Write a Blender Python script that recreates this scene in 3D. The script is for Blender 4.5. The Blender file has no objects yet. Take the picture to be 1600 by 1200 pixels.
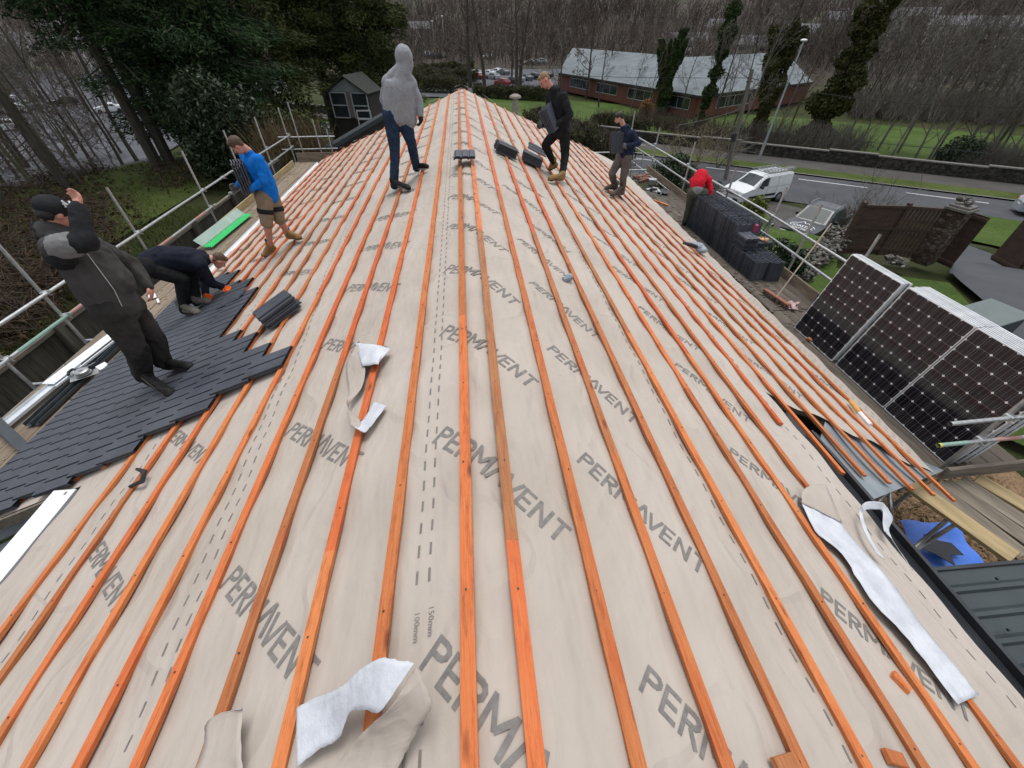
import bpy, math, random
from mathutils import Vector, Matrix, noise
sc = bpy.context.scene
COL = sc.collection
R_ = math.radians
V = Vector
# ---------------------------------------------------------------- camera
CZ = 6.2                       # eye height above the garden, metres
CAMR = Matrix(((0.99484217, 0.06610783, -0.07693384),
               (-0.10138132, 0.67269488, -0.73294163),
               (0.00329982, 0.73696089, 0.67592733)))
FPX = 614.5
cam_d = bpy.data.cameras.new('camera'); cam = bpy.data.objects.new('camera', cam_d); COL.objects.link(cam)
cam.matrix_world = Matrix.Translation((0, 0, CZ)) @ CAMR.to_4x4()
cam_d.sensor_width = 36; cam_d.lens = 36 * FPX / 1600; cam_d.clip_end = 5000; cam_d.clip_start = 0.05
sc.camera = cam
# ---------------------------------------------------------------- sky and sun (overcast)
w = bpy.data.worlds.new('World'); sc.world = w; w.use_nodes = True
nt = w.node_tree; bg = nt.nodes['Background']
sky = nt.nodes.new('ShaderNodeTexSky'); sky.sky_type = 'NISHITA'; sky.sun_disc = False
sky.sun_elevation = R_(74); sky.sun_rotation = R_(15); sky.air_density = 1.0; sky.dust_density = 1.5; sky.ozone_density = 1.0
hs = nt.nodes.new('ShaderNodeHueSaturation'); hs.inputs['Saturation'].default_value = 0.22
nt.links.new(sky.outputs[0], hs.inputs['Color']); nt.links.new(hs.outputs[0], bg.inputs['Color'])
bg.inputs['Strength'].default_value = 0.15
sun_d = bpy.data.lights.new('sun', 'SUN'); sun_d.energy = 1.2; sun_d.angle = R_(26); sun_d.color = (1, .97, .93)
sun = bpy.data.objects.new('sun', sun_d); COL.objects.link(sun)
# direction the light comes FROM: azimuth measured like the sky texture
sun.rotation_euler = (R_(90 - 74), 0, R_(165)); sun.location = (8, 30, 60)
sc.view_settings.view_transform = 'Standard'; sc.view_settings.look = 'None'
sc.view_settings.exposure = 0.50; sc.view_settings.gamma = 1; sc.view_settings.use_curve_mapping = False
sc.cycles.max_bounces = 5; sc.cycles.diffuse_bounces = 2; sc.cycles.transparent_max_bounces = 6

# ---------------------------------------------------------------- turning a pixel of the photo into a point of the place
def ray(x, y):
    return CAMR @ V((x - 800, -(y - 600), -FPX))
def at_z(x, y, z): d = ray(x, y); l = (z - CZ) / d.z; return V((d.x * l, d.y * l, z))
def at_x(x, y, X): d = ray(x, y); l = X / d.x; return V((X, d.y * l, CZ + d.z * l))
def at_y(x, y, Y): d = ray(x, y); l = Y / d.y; return V((d.x * l, Y, CZ + d.z * l))
def at_d(x, y, D):
    d = ray(x, y); l = D / math.hypot(d.x, d.y); return V((d.x * l, d.y * l, CZ + d.z * l))
TR, TL, HR = .43, .41, 1.58
def roofz(X): return CZ - HR - (TR * X if X > 0 else -TL * X)
def at_roof(x, y, lift=0.0):
    d = ray(x, y)
    for s, t in ((1, TR), (-1, TL)):
        l = -(HR - lift) / (d.z + t * s * d.x)
        if l > 0 and d.x * l * s >= 0: return V((d.x * l, d.y * l, CZ + d.z * l))
def sm(a, b, x): x = max(0, min(1, (x - a) / (b - a))); return x * x * (3 - 2 * x)
GP = [(-900, 0), (15, 0), (19.5, -.4), (29, -3.1), (38, -4.0), (60, -4.0), (85, -5.2), (900, -5.2)]
def ground(x, y):
    s = .57 * x + .82 * y; l = -.9 * x + .45 * y; g = GP[-1][1]
    for (a, ga), (b, gb) in zip(GP, GP[1:]):
        if s < b: u = max(0, min(1, (s - a) / (b - a))); g = ga + (gb - ga) * u * u * (3 - 2 * u); break
    g = min(g, -5.0 * sm(29, 46, l) - 1.0 * sm(60, 90, l))
    r = math.hypot(x, y)
    if r > 175: g += 0.115 * (r - 175) * (1 + .25 * math.sin(x * .011 + 1) + .15 * math.sin(y * .017)) * sm(175, 280, r)
    return g
def at_g(x, y):
    d = ray(x, y); z = -1.0
    for i in range(60):
        l = (z - CZ) / d.z; g = ground(d.x * l, d.y * l); z += (g - z) * .5
    return V((d.x * l, d.y * l, g))

# ---------------------------------------------------------------- helpers
def tag(o, label=None, cat=None, group=None, kind=None):
    if label is not None: o['label'] = label
    if cat: o['category'] = cat
    if group: o['group'] = group
    if kind: o['kind'] = kind
    elif label is not None: o['kind'] = 'thing'
    return o
def thing(name, loc, label, cat, group=None, rz=0):
    o = bpy.data.objects.new(name, None); COL.objects.link(o); o.location = loc; o.rotation_euler = (0, 0, rz)
    o.empty_display_size = .1
    return tag(o, label, cat, group)
def wmat(o):
    m = Matrix.LocRotScale(o.location, o.rotation_euler, o.scale)
    return wmat(o.parent) @ m if o.parent else m
def children(o): return [c for c in COL.objects if c.parent == o]
def copy_tree(o, parent=None, kids=None):
    c = o.copy(); COL.objects.link(c); c.parent = parent
    for ch in (kids if kids is not None else children(o)): copy_tree(ch, c, [] if kids is not None else None)
    return c
class MB:
    def __init__(s): s.v = []; s.f = []; s.m = []; s.uv = None
    def add(s, vs, fs, m=0):
        b = len(s.v); s.v += [tuple(v) for v in vs]; s.f += [tuple(i + b for i in f) for f in fs]; s.m += [m] * len(fs)
        return s
    def quad(s, a, b, c, d, m=0): return s.add((a, b, c, d), ((0, 1, 2, 3),), m)
    def box(s, c, size, R=None, m=0, bev=0):
        hx, hy, hz = size[0] / 2, size[1] / 2, size[2] / 2; c = V(c)
        if bev > 0:
            b = min(bev, hx * .9, hy * .9, hz * .9); P = []
            for z, k in ((-hz, b), (-hz + b, 0), (hz - b, 0), (hz, b)):
                for x, y in ((-hx + k, -hy + k), (hx - k, -hy + k), (hx - k, hy - k), (-hx + k, hy - k)): P.append(V((x, y, z)))
            F = [(3, 2, 1, 0), (12, 13, 14, 15)]
            for i in range(3):
                for j in range(4): F.append((4 * i + j, 4 * i + (j + 1) % 4, 4 * i + 4 + (j + 1) % 4, 4 * i + 4 + j))
        else:
            P = [V((x, y, z)) for z in (-hz, hz) for x, y in ((-hx, -hy), (hx, -hy), (hx, hy), (-hx, hy))]
            F = [(3, 2, 1, 0), (4, 5, 6, 7), (0, 1, 5, 4), (1, 2, 6, 5), (2, 3, 7, 6), (3, 0, 4, 7)]
        if R is not None: P = [R @ p for p in P]
        return s.add([c + p for p in P], F, m)
    def beam(s, p, q, wd, th, up=(0, 0, 1), m=0, bev=0):      # wd across, th along up
        p, q = V(p), V(q); y = (q - p); L = y.length; y.normalize(); x = y.cross(V(up)).normalized(); z = x.cross(y)
        return s.box((p + q) / 2, (wd, L, th), Matrix((x, y, z)).transposed(), m, bev)
    def tube(s, pts, r, n=8, caps=True, m=0):
        pts = [V(p) for p in pts]; rs = r if isinstance(r, (list, tuple)) else [r] * len(pts)
        b = len(s.v); ref = None; k = len(pts)
        for i, p in enumerate(pts):
            t = (pts[min(i + 1, k - 1)] - pts[max(i - 1, 0)]).normalized()
            if ref is None: ref = t.orthogonal().normalized()
            ref = (ref - t * ref.dot(t)); ref = ref.normalized() if ref.length > 1e-6 else t.orthogonal().normalized()
            o = t.cross(ref)
            for j in range(n):
                a = 2 * math.pi * j / n; s.v.append(tuple(p + (ref * math.cos(a) + o * math.sin(a)) * rs[i]))
        F = [(b + i * n + j, b + i * n + (j + 1) % n, b + (i + 1) * n + (j + 1) % n, b + (i + 1) * n + j) for i in range(k - 1) for j in range(n)]
        if caps: F += [tuple(b + j for j in range(n))[::-1], tuple(b + (k - 1) * n + j for j in range(n))]
        s.f += F; s.m += [m] * len(F); return s
    def ball(s, c, r, n=8, R=None, m=0):
        c = V(c); r = V((r, r, r)) if not hasattr(r, '__len__') else V(r); k = max(4, n // 2 + 1); P = [V((0, 0, -1))]
        for i in range(1, k):
            a = math.pi * i / k
            for j in range(n): P.append(V((math.sin(a) * math.cos(2 * math.pi * j / n), math.sin(a) * math.sin(2 * math.pi * j / n), -math.cos(a))))
        P.append(V((0, 0, 1))); F = [(0, 1 + (j + 1) % n, 1 + j) for j in range(n)]
        for i in range(k - 2):
            for j in range(n): F.append((1 + i * n + j, 1 + i * n + (j + 1) % n, 1 + (i + 1) * n + (j + 1) % n, 1 + (i + 1) * n + j))
        L = len(P) - 1; F += [(L, L - n + j, L - n + (j + 1) % n) for j in range(n)]
        P = [V((p.x * r.x, p.y * r.y, p.z * r.z)) for p in P]
        if R is not None: P = [R @ p for p in P]
        return s.add([c + p for p in P], F, m)
    def cone(s, p, q, r0, r1, n=10, m=0):                     # round-ended limb
        s.tube([p, q], [r0, r1], n, True, m); s.ball(p, r0, n, m=m); s.ball(q, r1, n, m=m); return s
    def grid(s, fn, nu, nv, m=0):
        b = len(s.v); s.v += [tuple(fn(i / nu, j / nv)) for j in range(nv + 1) for i in range(nu + 1)]
        F = [(b + j * (nu + 1) + i, b + j * (nu + 1) + i + 1, b + (j + 1) * (nu + 1) + i + 1, b + (j + 1) * (nu + 1) + i) for j in range(nv) for i in range(nu)]
        s.f += F; s.m += [m] * len(F); return s
    def prism(s, poly, axis_o, ax, ay, az, h0, h1, m=0):      # outline in (ax,ay), from h0 to h1 along az
        o = V(axis_o); ax, ay, az = V(ax), V(ay), V(az); n = len(poly)
        P = [o + ax * x + ay * y + az * h for h in (h0, h1) for x, y in poly]
        F = [tuple(range(n))[::-1], tuple(range(n, 2 * n))] + [(i, (i + 1) % n, n + (i + 1) % n, n + i) for i in range(n)]
        return s.add(P, F, m)
    def build(s, name, mats, parent=None, smooth=False, world=True, thick=0, bevel=0):
        me = bpy.data.meshes.new(name); vs = s.v
        if parent is not None and world:
            im = wmat(parent).inverted(); vs = [im @ V(v) for v in vs]
        me.from_pydata(vs, [], s.f)
        for mt in (mats if isinstance(mats, (list, tuple)) else [mats]): me.materials.append(mt)
        me.polygons.foreach_set('material_index', s.m)
        if smooth: me.polygons.foreach_set('use_smooth', [True] * len(s.f))
        me.update()
        o = bpy.data.objects.new(name, me); COL.objects.link(o)
        if parent is not None: o.parent = parent
        if thick:
            md = o.modifiers.new('thickness', 'SOLIDIFY'); md.thickness = thick; md.offset = 0
        if bevel:
            md = o.modifiers.new('bevel', 'BEVEL'); md.width = bevel; md.segments = 2; md.limit_method = 'ANGLE'
        return o
def smooth_angle(o, a=40):
    me = o.data; me.polygons.foreach_set('use_smooth', [True] * len(me.polygons)); me.set_sharp_from_angle(angle=R_(a)); return o

# ---------------------------------------------------------------- materials
class NT:
    def __init__(s, name):
        s.mat = bpy.data.materials.new(name); s.mat.use_nodes = True; s.t = s.mat.node_tree
        s.b = s.t.nodes['Principled BSDF']; s.c = s.t.nodes.new('ShaderNodeTexCoord')
    def n(s, typ, **kw):
        nd = s.t.nodes.new('ShaderNode' + typ)
        for k, v in kw.items():
            if k.startswith('i_'):
                key = k[2:]; key = int(key) if key.isdigit() else key.replace('_', ' ')
                s.set(nd, key, v)
            else: setattr(nd, k, v)
        return nd
    def set(s, nd, key, v):
        if isinstance(v, bpy.types.NodeSocket): s.t.links.new(v, nd.inputs[key])
        else: nd.inputs[key].default_value = (*v, 1) if hasattr(v, '__len__') and len(v) == 3 and nd.inputs[key].type == 'RGBA' else v
    def m(s, op, a, b=0.0, c=None):
        nd = s.t.nodes.new('ShaderNodeMath'); nd.operation = op; s.set(nd, 0, a); s.set(nd, 1, b)
        if c is not None: s.set(nd, 2, c)
        return nd.outputs[0]
    def noise(s, scale, detail=4, rough=.55, vec=None, stretch=None, dist=0):
        vec = vec or s.c.outputs['Object']
        if stretch:
            mp = s.n('Mapping'); s.t.links.new(vec, mp.inputs['Vector']); mp.inputs['Scale'].default_value = stretch; vec = mp.outputs[0]
        nd = s.n('TexNoise', i_Scale=scale, i_Detail=detail, i_Roughness=rough, i_Distortion=dist); s.t.links.new(vec, nd.inputs['Vector']); return nd.outputs['Fac']
    def ramp(s, fac, stops):
        r = s.n('ValToRGB'); s.t.links.new(fac, r.inputs[0]); e = r.color_ramp.elements
        while len(e) < len(stops): e.new(.5)
        for el, (p, c) in zip(e, stops): el.position = p; el.color = (*c, 1) if hasattr(c, '__len__') else (c, c, c, 1)
        return r.outputs[0]
    def mix(s, f, a, b, typ='MIX'):
        nd = s.n('MixRGB', blend_type=typ); s.set(nd, 0, f); s.set(nd, 1, a); s.set(nd, 2, b); return nd.outputs[0]
    def bump(s, h, strength=.3, dist=.01, prev=None):
        nd = s.n('Bump', i_Strength=strength, i_Distance=dist); s.t.links.new(h, nd.inputs['Height'])
        if prev: s.t.links.new(prev, nd.inputs['Normal'])
        return nd.outputs[0]
    def out(s, col=None, rough=None, normal=None, metal=None, coat=None, spec=None):
        for k, v in (('Base Color', col), ('Roughness', rough), ('Normal', normal), ('Metallic', metal), ('Coat Weight', coat), ('Specular IOR Level', spec)):
            if v is not None: s.set(s.b, k, v)
        return s.mat
def M(name, c1, c2=None, scale=8, rough=.7, bump=.15, bd=.005, metal=0, detail=5, stretch=None, coat=0, lo=.3, hi=.7, spec=.5, world=False):
    t = NT(name); c2 = c2 or tuple(min(1, x * 1.35) for x in c1)
    vec = None
    if world: vec = t.n('NewGeometry').outputs['Position']
    f = t.noise(scale, detail, .6, vec, stretch); col = t.ramp(f, [(lo, c1), (hi, c2)])
    oi = t.n('ObjectInfo'); r = t.m('MULTIPLY_ADD', oi.outputs['Random'], .24, .88)
    col = t.mix(1, col, r, 'MULTIPLY')
    nr = t.bump(t.noise(scale * 5, 4, .6, vec, stretch), bump, bd) if bump else None
    rg = t.m('MULTIPLY_ADD', f, .2, rough - .1)
    return t.out(col, rg, nr, metal, coat, spec)
# ================================================================ materials of the place
galv = M('galvanised_steel', (.36, .37, .37), (.54, .55, .55), 20, .42, .1, .001, metal=.7)
white_plastic = M('white_plastic', (.72, .74, .76), (.82, .83, .85), 5, .35, .03)
black_rubber = M('black_rubber', (.015, .015, .016), (.03, .03, .03), 20, .7, .1)
dark_steel = M('dark_grey_steel', (.035, .045, .05), (.06, .07, .08), 9, .45, .05, metal=.2)
wood_old = M('weathered_wood', (.10, .085, .065), (.26, .22, .17), 3, .85, .5, .004, stretch=(6, .7, 6))
wood_board = M('scaffold_board_wood', (.13, .10, .075), (.30, .24, .17), 2.5, .85, .5, .004, stretch=(9, .8, 4))
wood_yel = M('yellow_board_wood', (.28, .21, .10), (.48, .37, .20), 2.5, .8, .4, .003, stretch=(9, .8, 4))
fence_wood = M('green_grey_fence_wood', (.045, .042, .032), (.13, .12, .09), 2.5, .9, .5, .004, stretch=(5, 5, .6))
glass_dark = M('dark_glass', (.015, .02, .022), (.035, .04, .045), 2, .08, 0, spec=.8)
def m_membrane():
    t = NT('breathable_membrane'); o = t.c.outputs['Object']
    f1 = t.noise(1.1, 5, .6); col = t.ramp(f1, [(.25, (.405, .352, .302)), (.5, (.46, .405, .352)), (.8, (.50, .448, .395))])
    f2 = t.noise(3.2, 7, .7, stretch=(1, .35, 1), dist=1.5); g = t.ramp(f2, [(.54, 0.0), (.72, 1.0)])
    col = t.mix(t.m('MULTIPLY', g, .18), col, (.30, .26, .21))
    fine = t.noise(260, 2, .5); col = t.mix(t.m('MULTIPLY', t.m('SUBTRACT', fine, .5), .5), col, (1, 1, 1), 'ADD') if False else col
    # creases: diagonal thin lines
    wv = t.noise(1.3, 2, .4, stretch=(1.3, 1.0, 1), dist=.3); cr = t.m('ABSOLUTE', t.m('SUBTRACT', wv, .5)); crl = t.m('SUBTRACT', 1, t.m('MINIMUM', t.m('MULTIPLY', cr, 26), 1))
    big = t.noise(2.5, 3, .5, stretch=(1.4, .5, 1)); fib = t.noise(420, 3, .6)
    nr = t.bump(big, .8, .08); nr = t.bump(crl, .5, .012, nr); nr = t.bump(t.noise(7, 5, .65, stretch=(1, .6, 1), dist=1.0), .2, .02, nr); nr = t.bump(fib, .25, .0015, nr)
    scuff = t.noise(14, 6, .75); col = t.mix(t.ramp(scuff, [(.66, 0.0), (.78, .35)]), col, (.25, .22, .19))
    return t.out(col, .82, nr, spec=.25)
def m_batten():
    t = NT('orange_treated_batten'); g = t.n('NewGeometry').outputs['Position']; oi = t.n('ObjectInfo').outputs['Random']
    sp = t.n('SeparateXYZ'); t.t.links.new(g, sp.inputs[0])
    seg = t.m('FLOOR', t.m('MULTIPLY_ADD', sp.outputs['Y'], .29, t.m('MULTIPLY', oi, 9)))
    wn = t.n('TexWhiteNoise', noise_dimensions='2D'); cb = t.n('CombineXYZ'); t.t.links.new(seg, cb.inputs[0]); t.t.links.new(t.m('MULTIPLY', oi, 31), cb.inputs[1]); t.t.links.new(cb.outputs[0], wn.inputs['Vector'])
    base = t.ramp(wn.outputs['Value'], [(0, (.55, .075, .016)), (.28, (.62, .125, .034)), (.5, (.66, .20, .062)), (.74, (.42, .115, .034)), (1, (.30, .125, .055))])
    gr = t.noise(7, 6, .75, vec=g, stretch=(16, .5, 16), dist=.8); col = t.mix(t.ramp(gr, [(.38, 0.0), (.66, .42)]), base, (.74, .33, .125))
    st = t.noise(3, 4, .6, vec=g, stretch=(2, .8, 2)); col = t.mix(t.ramp(st, [(.52, 0.0), (.75, .55)]), col, (.52, .09, .025))
    vo = t.n('TexVoronoi', i_Scale=1.0); mp = t.n('Mapping'); t.t.links.new(g, mp.inputs['Vector']); mp.inputs['Scale'].default_value = (9, 3.0, 9); t.t.links.new(mp.outputs[0], vo.inputs['Vector'])
    kn = t.ramp(vo.outputs['Distance'], [(.06, 1.0), (.17, 0.0)]); col = t.mix(t.m('MULTIPLY', kn, .85), col, (.16, .04, .018))
    dk = t.noise(5, 6, .8, vec=g, stretch=(6, .9, 6)); col = t.mix(t.ramp(dk, [(.50, 0.0), (.68, .7)]), col, (.22, .05, .016))
    nr = t.bump(gr, .8, .003)
    return t.out(col, .62, nr, spec=.3)
def m_tile():
    t = NT('dark_slate_concrete'); f = t.noise(3, 5, .6); col = t.ramp(f, [(.3, (.046, .051, .065)), (.7, (.072, .079, .097))])
    sp = t.noise(60, 3, .6); col = t.mix(t.ramp(sp, [(.68, 0.0), (.8, .35)]), col, (.22, .22, .23))
    oi = t.n('ObjectInfo').outputs['Random']; col = t.mix(1, col, t.m('MULTIPLY_ADD', oi, .8, .6), 'MULTIPLY')
    return t.out(col, .5, t.bump(t.noise(150, 3, .6), .25, .001), spec=.35)
membrane = m_membrane(); batten_m = m_batten(); tile_m = m_tile()
print_ink = M('grey_print_ink', (.16, .15, .14), (.26, .245, .225), 30, .7, 0)
white_side = M('white_membrane_underside', (.44, .46, .50), (.60, .62, .66), 9, .7, .6, .006)
def m_grass(name, a, b, c, sc1=.35):
    t = NT(name); g = t.n('NewGeometry').outputs['Position']
    f = t.noise(sc1, 6, .65, vec=g); f2 = t.noise(9, 6, .75, vec=g)
    col = t.ramp(f, [(.3, a), (.55, b), (.75, c)]); col = t.mix(t.ramp(f2, [(.35, .65), (.7, 0.0)]), col, tuple(x * .45 for x in a))
    return t.out(col, .95, t.bump(t.noise(40, 5, .75, vec=g), .9, .03), spec=.1)
grass_m = m_grass('lawn_grass', (.055, .092, .020), (.088, .140, .032), (.135, .175, .055))
verge_m = m_grass('rough_verge_grass', (.06, .085, .02), (.10, .135, .034), (.15, .165, .065))
bank_m = m_grass('brambly_bank', (.045, .032, .02), (.05, .06, .018), (.08, .06, .035), .55)
def m_asphalt(name, a, b):
    t = NT(name); g = t.n('NewGeometry').outputs['Position']; f = t.noise(.5, 6, .6, vec=g, stretch=(1, 1, 1)); col = t.ramp(f, [(.3, a), (.7, b)])
    sp = t.noise(60, 3, .7, vec=g); col = t.mix(t.ramp(sp, [(.6, 0.0), (.8, .5)]), col, tuple(x * 2.2 for x in b))
    return t.out(col, .85, t.bump(sp, .4, .01), spec=.3)
asphalt = m_asphalt('asphalt', (.050, .054, .062), (.078, .082, .09)); path_m = m_asphalt('path_asphalt', (.055, .052, .048), (.085, .08, .072))
lot_m = m_asphalt('grey_tarmac', (.06, .064, .075), (.10, .104, .118))
white_paint = M('road_white_paint', (.48, .49, .5), (.62, .62, .62), 8, .7, .1)
def m_terrain():
    t = NT('terrain_ground'); g = t.n('NewGeometry').outputs['Position']; sp = t.n('SeparateXYZ'); t.t.links.new(g, sp.inputs[0])
    r = t.m('SQRT', t.m('ADD', t.m('MULTIPLY', sp.outputs[0], sp.outputs[0]), t.m('MULTIPLY', sp.outputs[1], sp.outputs[1])))
    f = t.noise(.3, 8, .7, vec=g); near = t.ramp(f, [(.3, (.03, .032, .014)), (.5, (.042, .055, .018)), (.7, (.065, .052, .03))])
    h = t.noise(.02, 9, .75, vec=g); far = t.ramp(h, [(.35, (.045, .038, .034)), (.5, (.075, .062, .052)), (.62, (.06, .07, .04)), (.75, (.09, .078, .066))])
    col = t.mix(t.ramp(t.m('MULTIPLY', r, .004), [(.45, 0.0), (.75, 1.0)]), near, far)
    return t.out(col, .95, t.bump(t.noise(6, 6, .8, vec=g), .8, .15), spec=.1)
# ================================================================ ground
b = MB(); N = 150
def gp(u, v):
    # denser near the camera
    a = (u * 2 - 1); c = (v * 2 - 1); x = 1100 * (abs(a) ** 2.6) * (1 if a > 0 else -1); y = 1100 * (abs(c) ** 2.6) * (1 if c > 0 else -1)
    return (x, y, ground(x, y) + (noise.noise(V((x * .15, y * .15, 0))) * .12 if math.hypot(x, y) > 13 else 0) - .12)
b.grid(gp, N, N)
g_o = b.build('ground', m_terrain(), smooth=True); tag(g_o, kind='structure')
def strip(name, pts_a, pts_b, mat, lift=.03, n=40, kind='structure', drop=0):
    """sheet draped over the ground between two polylines"""
    b = MB()
    def lerp(pl, u):
        k = u * (len(pl) - 1); i = min(int(k), len(pl) - 2); f = k - i; return V(pl[i]).lerp(V(pl[i + 1]), f)
    def fn(u, v):
        p = lerp(pts_a, v).lerp(lerp(pts_b, v), u); return (p.x, p.y, ground(p.x, p.y) + lift)
    b.grid(fn, 12, n); o = b.build(name, mat, smooth=True); tag(o, kind=kind); return o
ND = V((.57, .82)).normalized(); RD = V((.82, -.57)).normalized()      # across the road / along it
def rp_(s, a): p = ND * s + RD * a; return (p.x, p.y, 0)
A0, A1 = -90, 90
def sv(x, y): p = at_g(x, y); return V((p.x, p.y)).dot(ND)
S_NEAR, S_FAR, S_PATH, S_WALL = sv(1400, 340), sv(1400, 292.5), sv(1400, 282), sv(1400, 268)
def road_band(name, s0, s1, mat, lift, a0=A0, a1=A1, n=60): return strip(name, [rp_(s0, a0), rp_(s0, a1)], [rp_(s1, a0), rp_(s1, a1)], mat, lift, n)
road_band('road', S_NEAR, S_FAR, asphalt, .03)
road_band('verge', S_FAR + .15, S_PATH, verge_m, .13)
road_band('footpath', S_PATH, S_WALL, path_m, .10)
road_band('kerb', S_FAR, S_FAR + .15, M('kerb_stone', (.16, .16, .15), (.24, .23, .22), 6, .8), .14)
road_band('field', S_WALL + .6, 90, grass_m, .08, -60, 90)
b = MB()                                       # the painted centre line: long dashes
aL = V((at_z(1247, 281, -4.0)).xy).dot(RD); 
for k in range(-9, 9):
    a = aL + k * 7.85
    s0 = V((at_z(1300, 287, -4.0)).xy).dot(ND)
    p0, p1, p2, p3 = rp_(s0 - .08, a), rp_(s0 - .08, a + 5.2), rp_(s0 + .08, a + 5.2), rp_(s0 + .08, a)
    b.quad(*[(p[0], p[1], ground(p[0], p[1]) + .036) for p in (p0, p1, p2, p3)])
tag(b.build('road_marking', white_paint), kind='structure')
# forecourt where the vans stand, drive, lawns of the garden
lawn = MB()
def poly_sheet(name, pix, mat, lift, n=14):
    P = [at_g(*p) for p in pix]; a, c, d, e = P
    b = MB(); b.grid(lambda u, v: (lambda q: (q.x, q.y, ground(q.x, q.y) + lift))(a.lerp(c, u).lerp(e.lerp(d, u), v)), n, n)
    o = b.build(name, mat, smooth=True); tag(o, kind='structure'); return o
poly_sheet('forecourt', [(1090, 285), (1600, 400), (1330, 345), (1040, 340)], path_m, .045)
poly_sheet('lawn', [(1190, 330), (1310, 395), (1290, 480), (1130, 380)], grass_m, .07)
poly_sheet('lawn', [(1290, 420), (1480, 445), (1640, 720), (1180, 520)], grass_m, .08)
poly_sheet('verge', [(1500, 332), (1620, 352), (1620, 400), (1490, 372)], grass_m, .08)
poly_sheet('drive', [(1490, 378), (1560, 405), (1900, 560), (1480, 430)], asphalt, .095)
poly_sheet('drive', [(1480, 425), (1700, 430), (1900, 700), (1650, 640)], asphalt, .10)
# car parks, left and beyond
strip('car_park', [(-90, 50, 0), (-33, 42, 0)], [(-170, 190, 0), (-46, 150, 0)], lot_m, .06, 80)
strip('car_park', [(-14, 100, 0), (22, 104, 0)], [(-20, 168, 0), (40, 168, 0)], lot_m, .05)
strip('grass_bank', [(-24, 10, 0), (-14, 5, 0)], [(-26, 30, 0), (-13, 27, 0)], verge_m, .06)
# ================================================================ the house and its roof
house = thing('bungalow', (0, 8, 0), 'bungalow whose stripped roof is covered in beige membrane and orange battens', 'house')
KR, KL = math.sqrt(1 + TR * TR), math.sqrt(1 + TL * TL)
def dispf(X, Y):
    return .006 * math.sin(X * 5.1 + Y * 1.3 + 2 * math.sin(Y * .7)) + .005 * math.sin(Y * 4.3 - X * 2.2) + .008 * math.sin(Y * 10.4)
def mz(X, Y, lift=0):                        # height of the membrane itself
    z = roofz(X) - .034 + dispf(X, Y)
    if abs(X) < .22: z -= .02 * (1 - abs(X) / .22)
    return z + lift
def Yend(X): return 16.4 + (.28 if X > 0 else .2) * abs(X)
def Xe(Y): return min(6.15, 5.2 + .055 * (Y - 2))
memb = MB()
def sheet(x0, x1, y0f, y1f, nx, ny):
    def fn(u, v):
        X = x0 + (x1 - x0) * u; a, c = y0f(X), y1f(X); Y = a + (c - a) * v; return (X, Y, mz(X, Y))
    memb.grid(fn, nx, ny)
sheet(-3.72, 3.05, lambda X: -2.5, lambda X: 2.5, 110, 60)
sheet(-3.72, 3.05, lambda X: 2.5, Yend, 110, 150)
YL0 = 2.42
def fnL(u, v):
    X = -5.5 + (5.5 - 3.72) * u; Y = YL0 + (Yend(X) - YL0) * v; return (X, Y, mz(X, Y))
memb.grid(fnL, 26, 150)
def ynr(X): return 2.75 - .29 * (X - 3.05) + .05 * math.sin(X * 9)
def fnR(u, v):
    v2 = v; Yn = 2.0; 
    X = 3.05 + 2.1 * u; a = ynr(X); Y = a + (Yend(X) - a) * v; X = 3.05 + (Xe(Y) - 3.05) * u; return (X, Y, mz(X, Y))
memb.grid(fnR, 40, 150)
# printed words on the membrane, pen strokes 0..1 high
def seg(a, c, w=.148): return ('l', a, c, w)
GL = {'P': [seg((0, 0), (0, 1)), ('a', (.28, .73), .27, .27)], 'E': [seg((0, 0), (0, 1)), seg((0, .92), (.5, .92)), seg((0, .5), (.45, .5)), seg((0, .08), (.5, .08))],
      'R': [seg((0, 0), (0, 1)), ('a', (.28, .73), .27, .27), seg((.25, .45), (.55, 0))], 'M': [seg((0, 0), (0, 1)), seg((0, .95), (.38, .35)), seg((.38, .35), (.76, .95)), seg((.76, 0), (.76, 1))],
      'A': [seg((-.05, 0), (.28, 1.12)), seg((.28, 1.12), (.62, .1))], 'V': [seg((0, 1), (.32, .03)), seg((.32, .03), (.64, 1))],
      'N': [seg((0, 0), (0, 1)), seg((0, .95), (.55, .05)), seg((.55, 0), (.55, 1))], 'T': [seg((0, .92), (.64, .92)), seg((.32, 0), (.32, .9))]}
ADV = {'P': .72, 'E': .70, 'R': .75, 'M': 1.0, 'A': .62, 'V': .80, 'N': .78, 'T': .7}
WORD_W = sum(ADV[c] for c in 'PERMAVENT')
def stroke(pa, pb, w):
    (ax, ay), (bx, by) = pa, pb; dx, dy = bx - ax, by - ay; L = math.hypot(dx, dy) or 1; nx, ny = -dy / L * w / 2, dx / L * w / 2
    return [(ax + nx, ay + ny), (bx + nx, by + ny), (bx - nx, by - ny), (ax - nx, ay - ny)]
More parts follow.
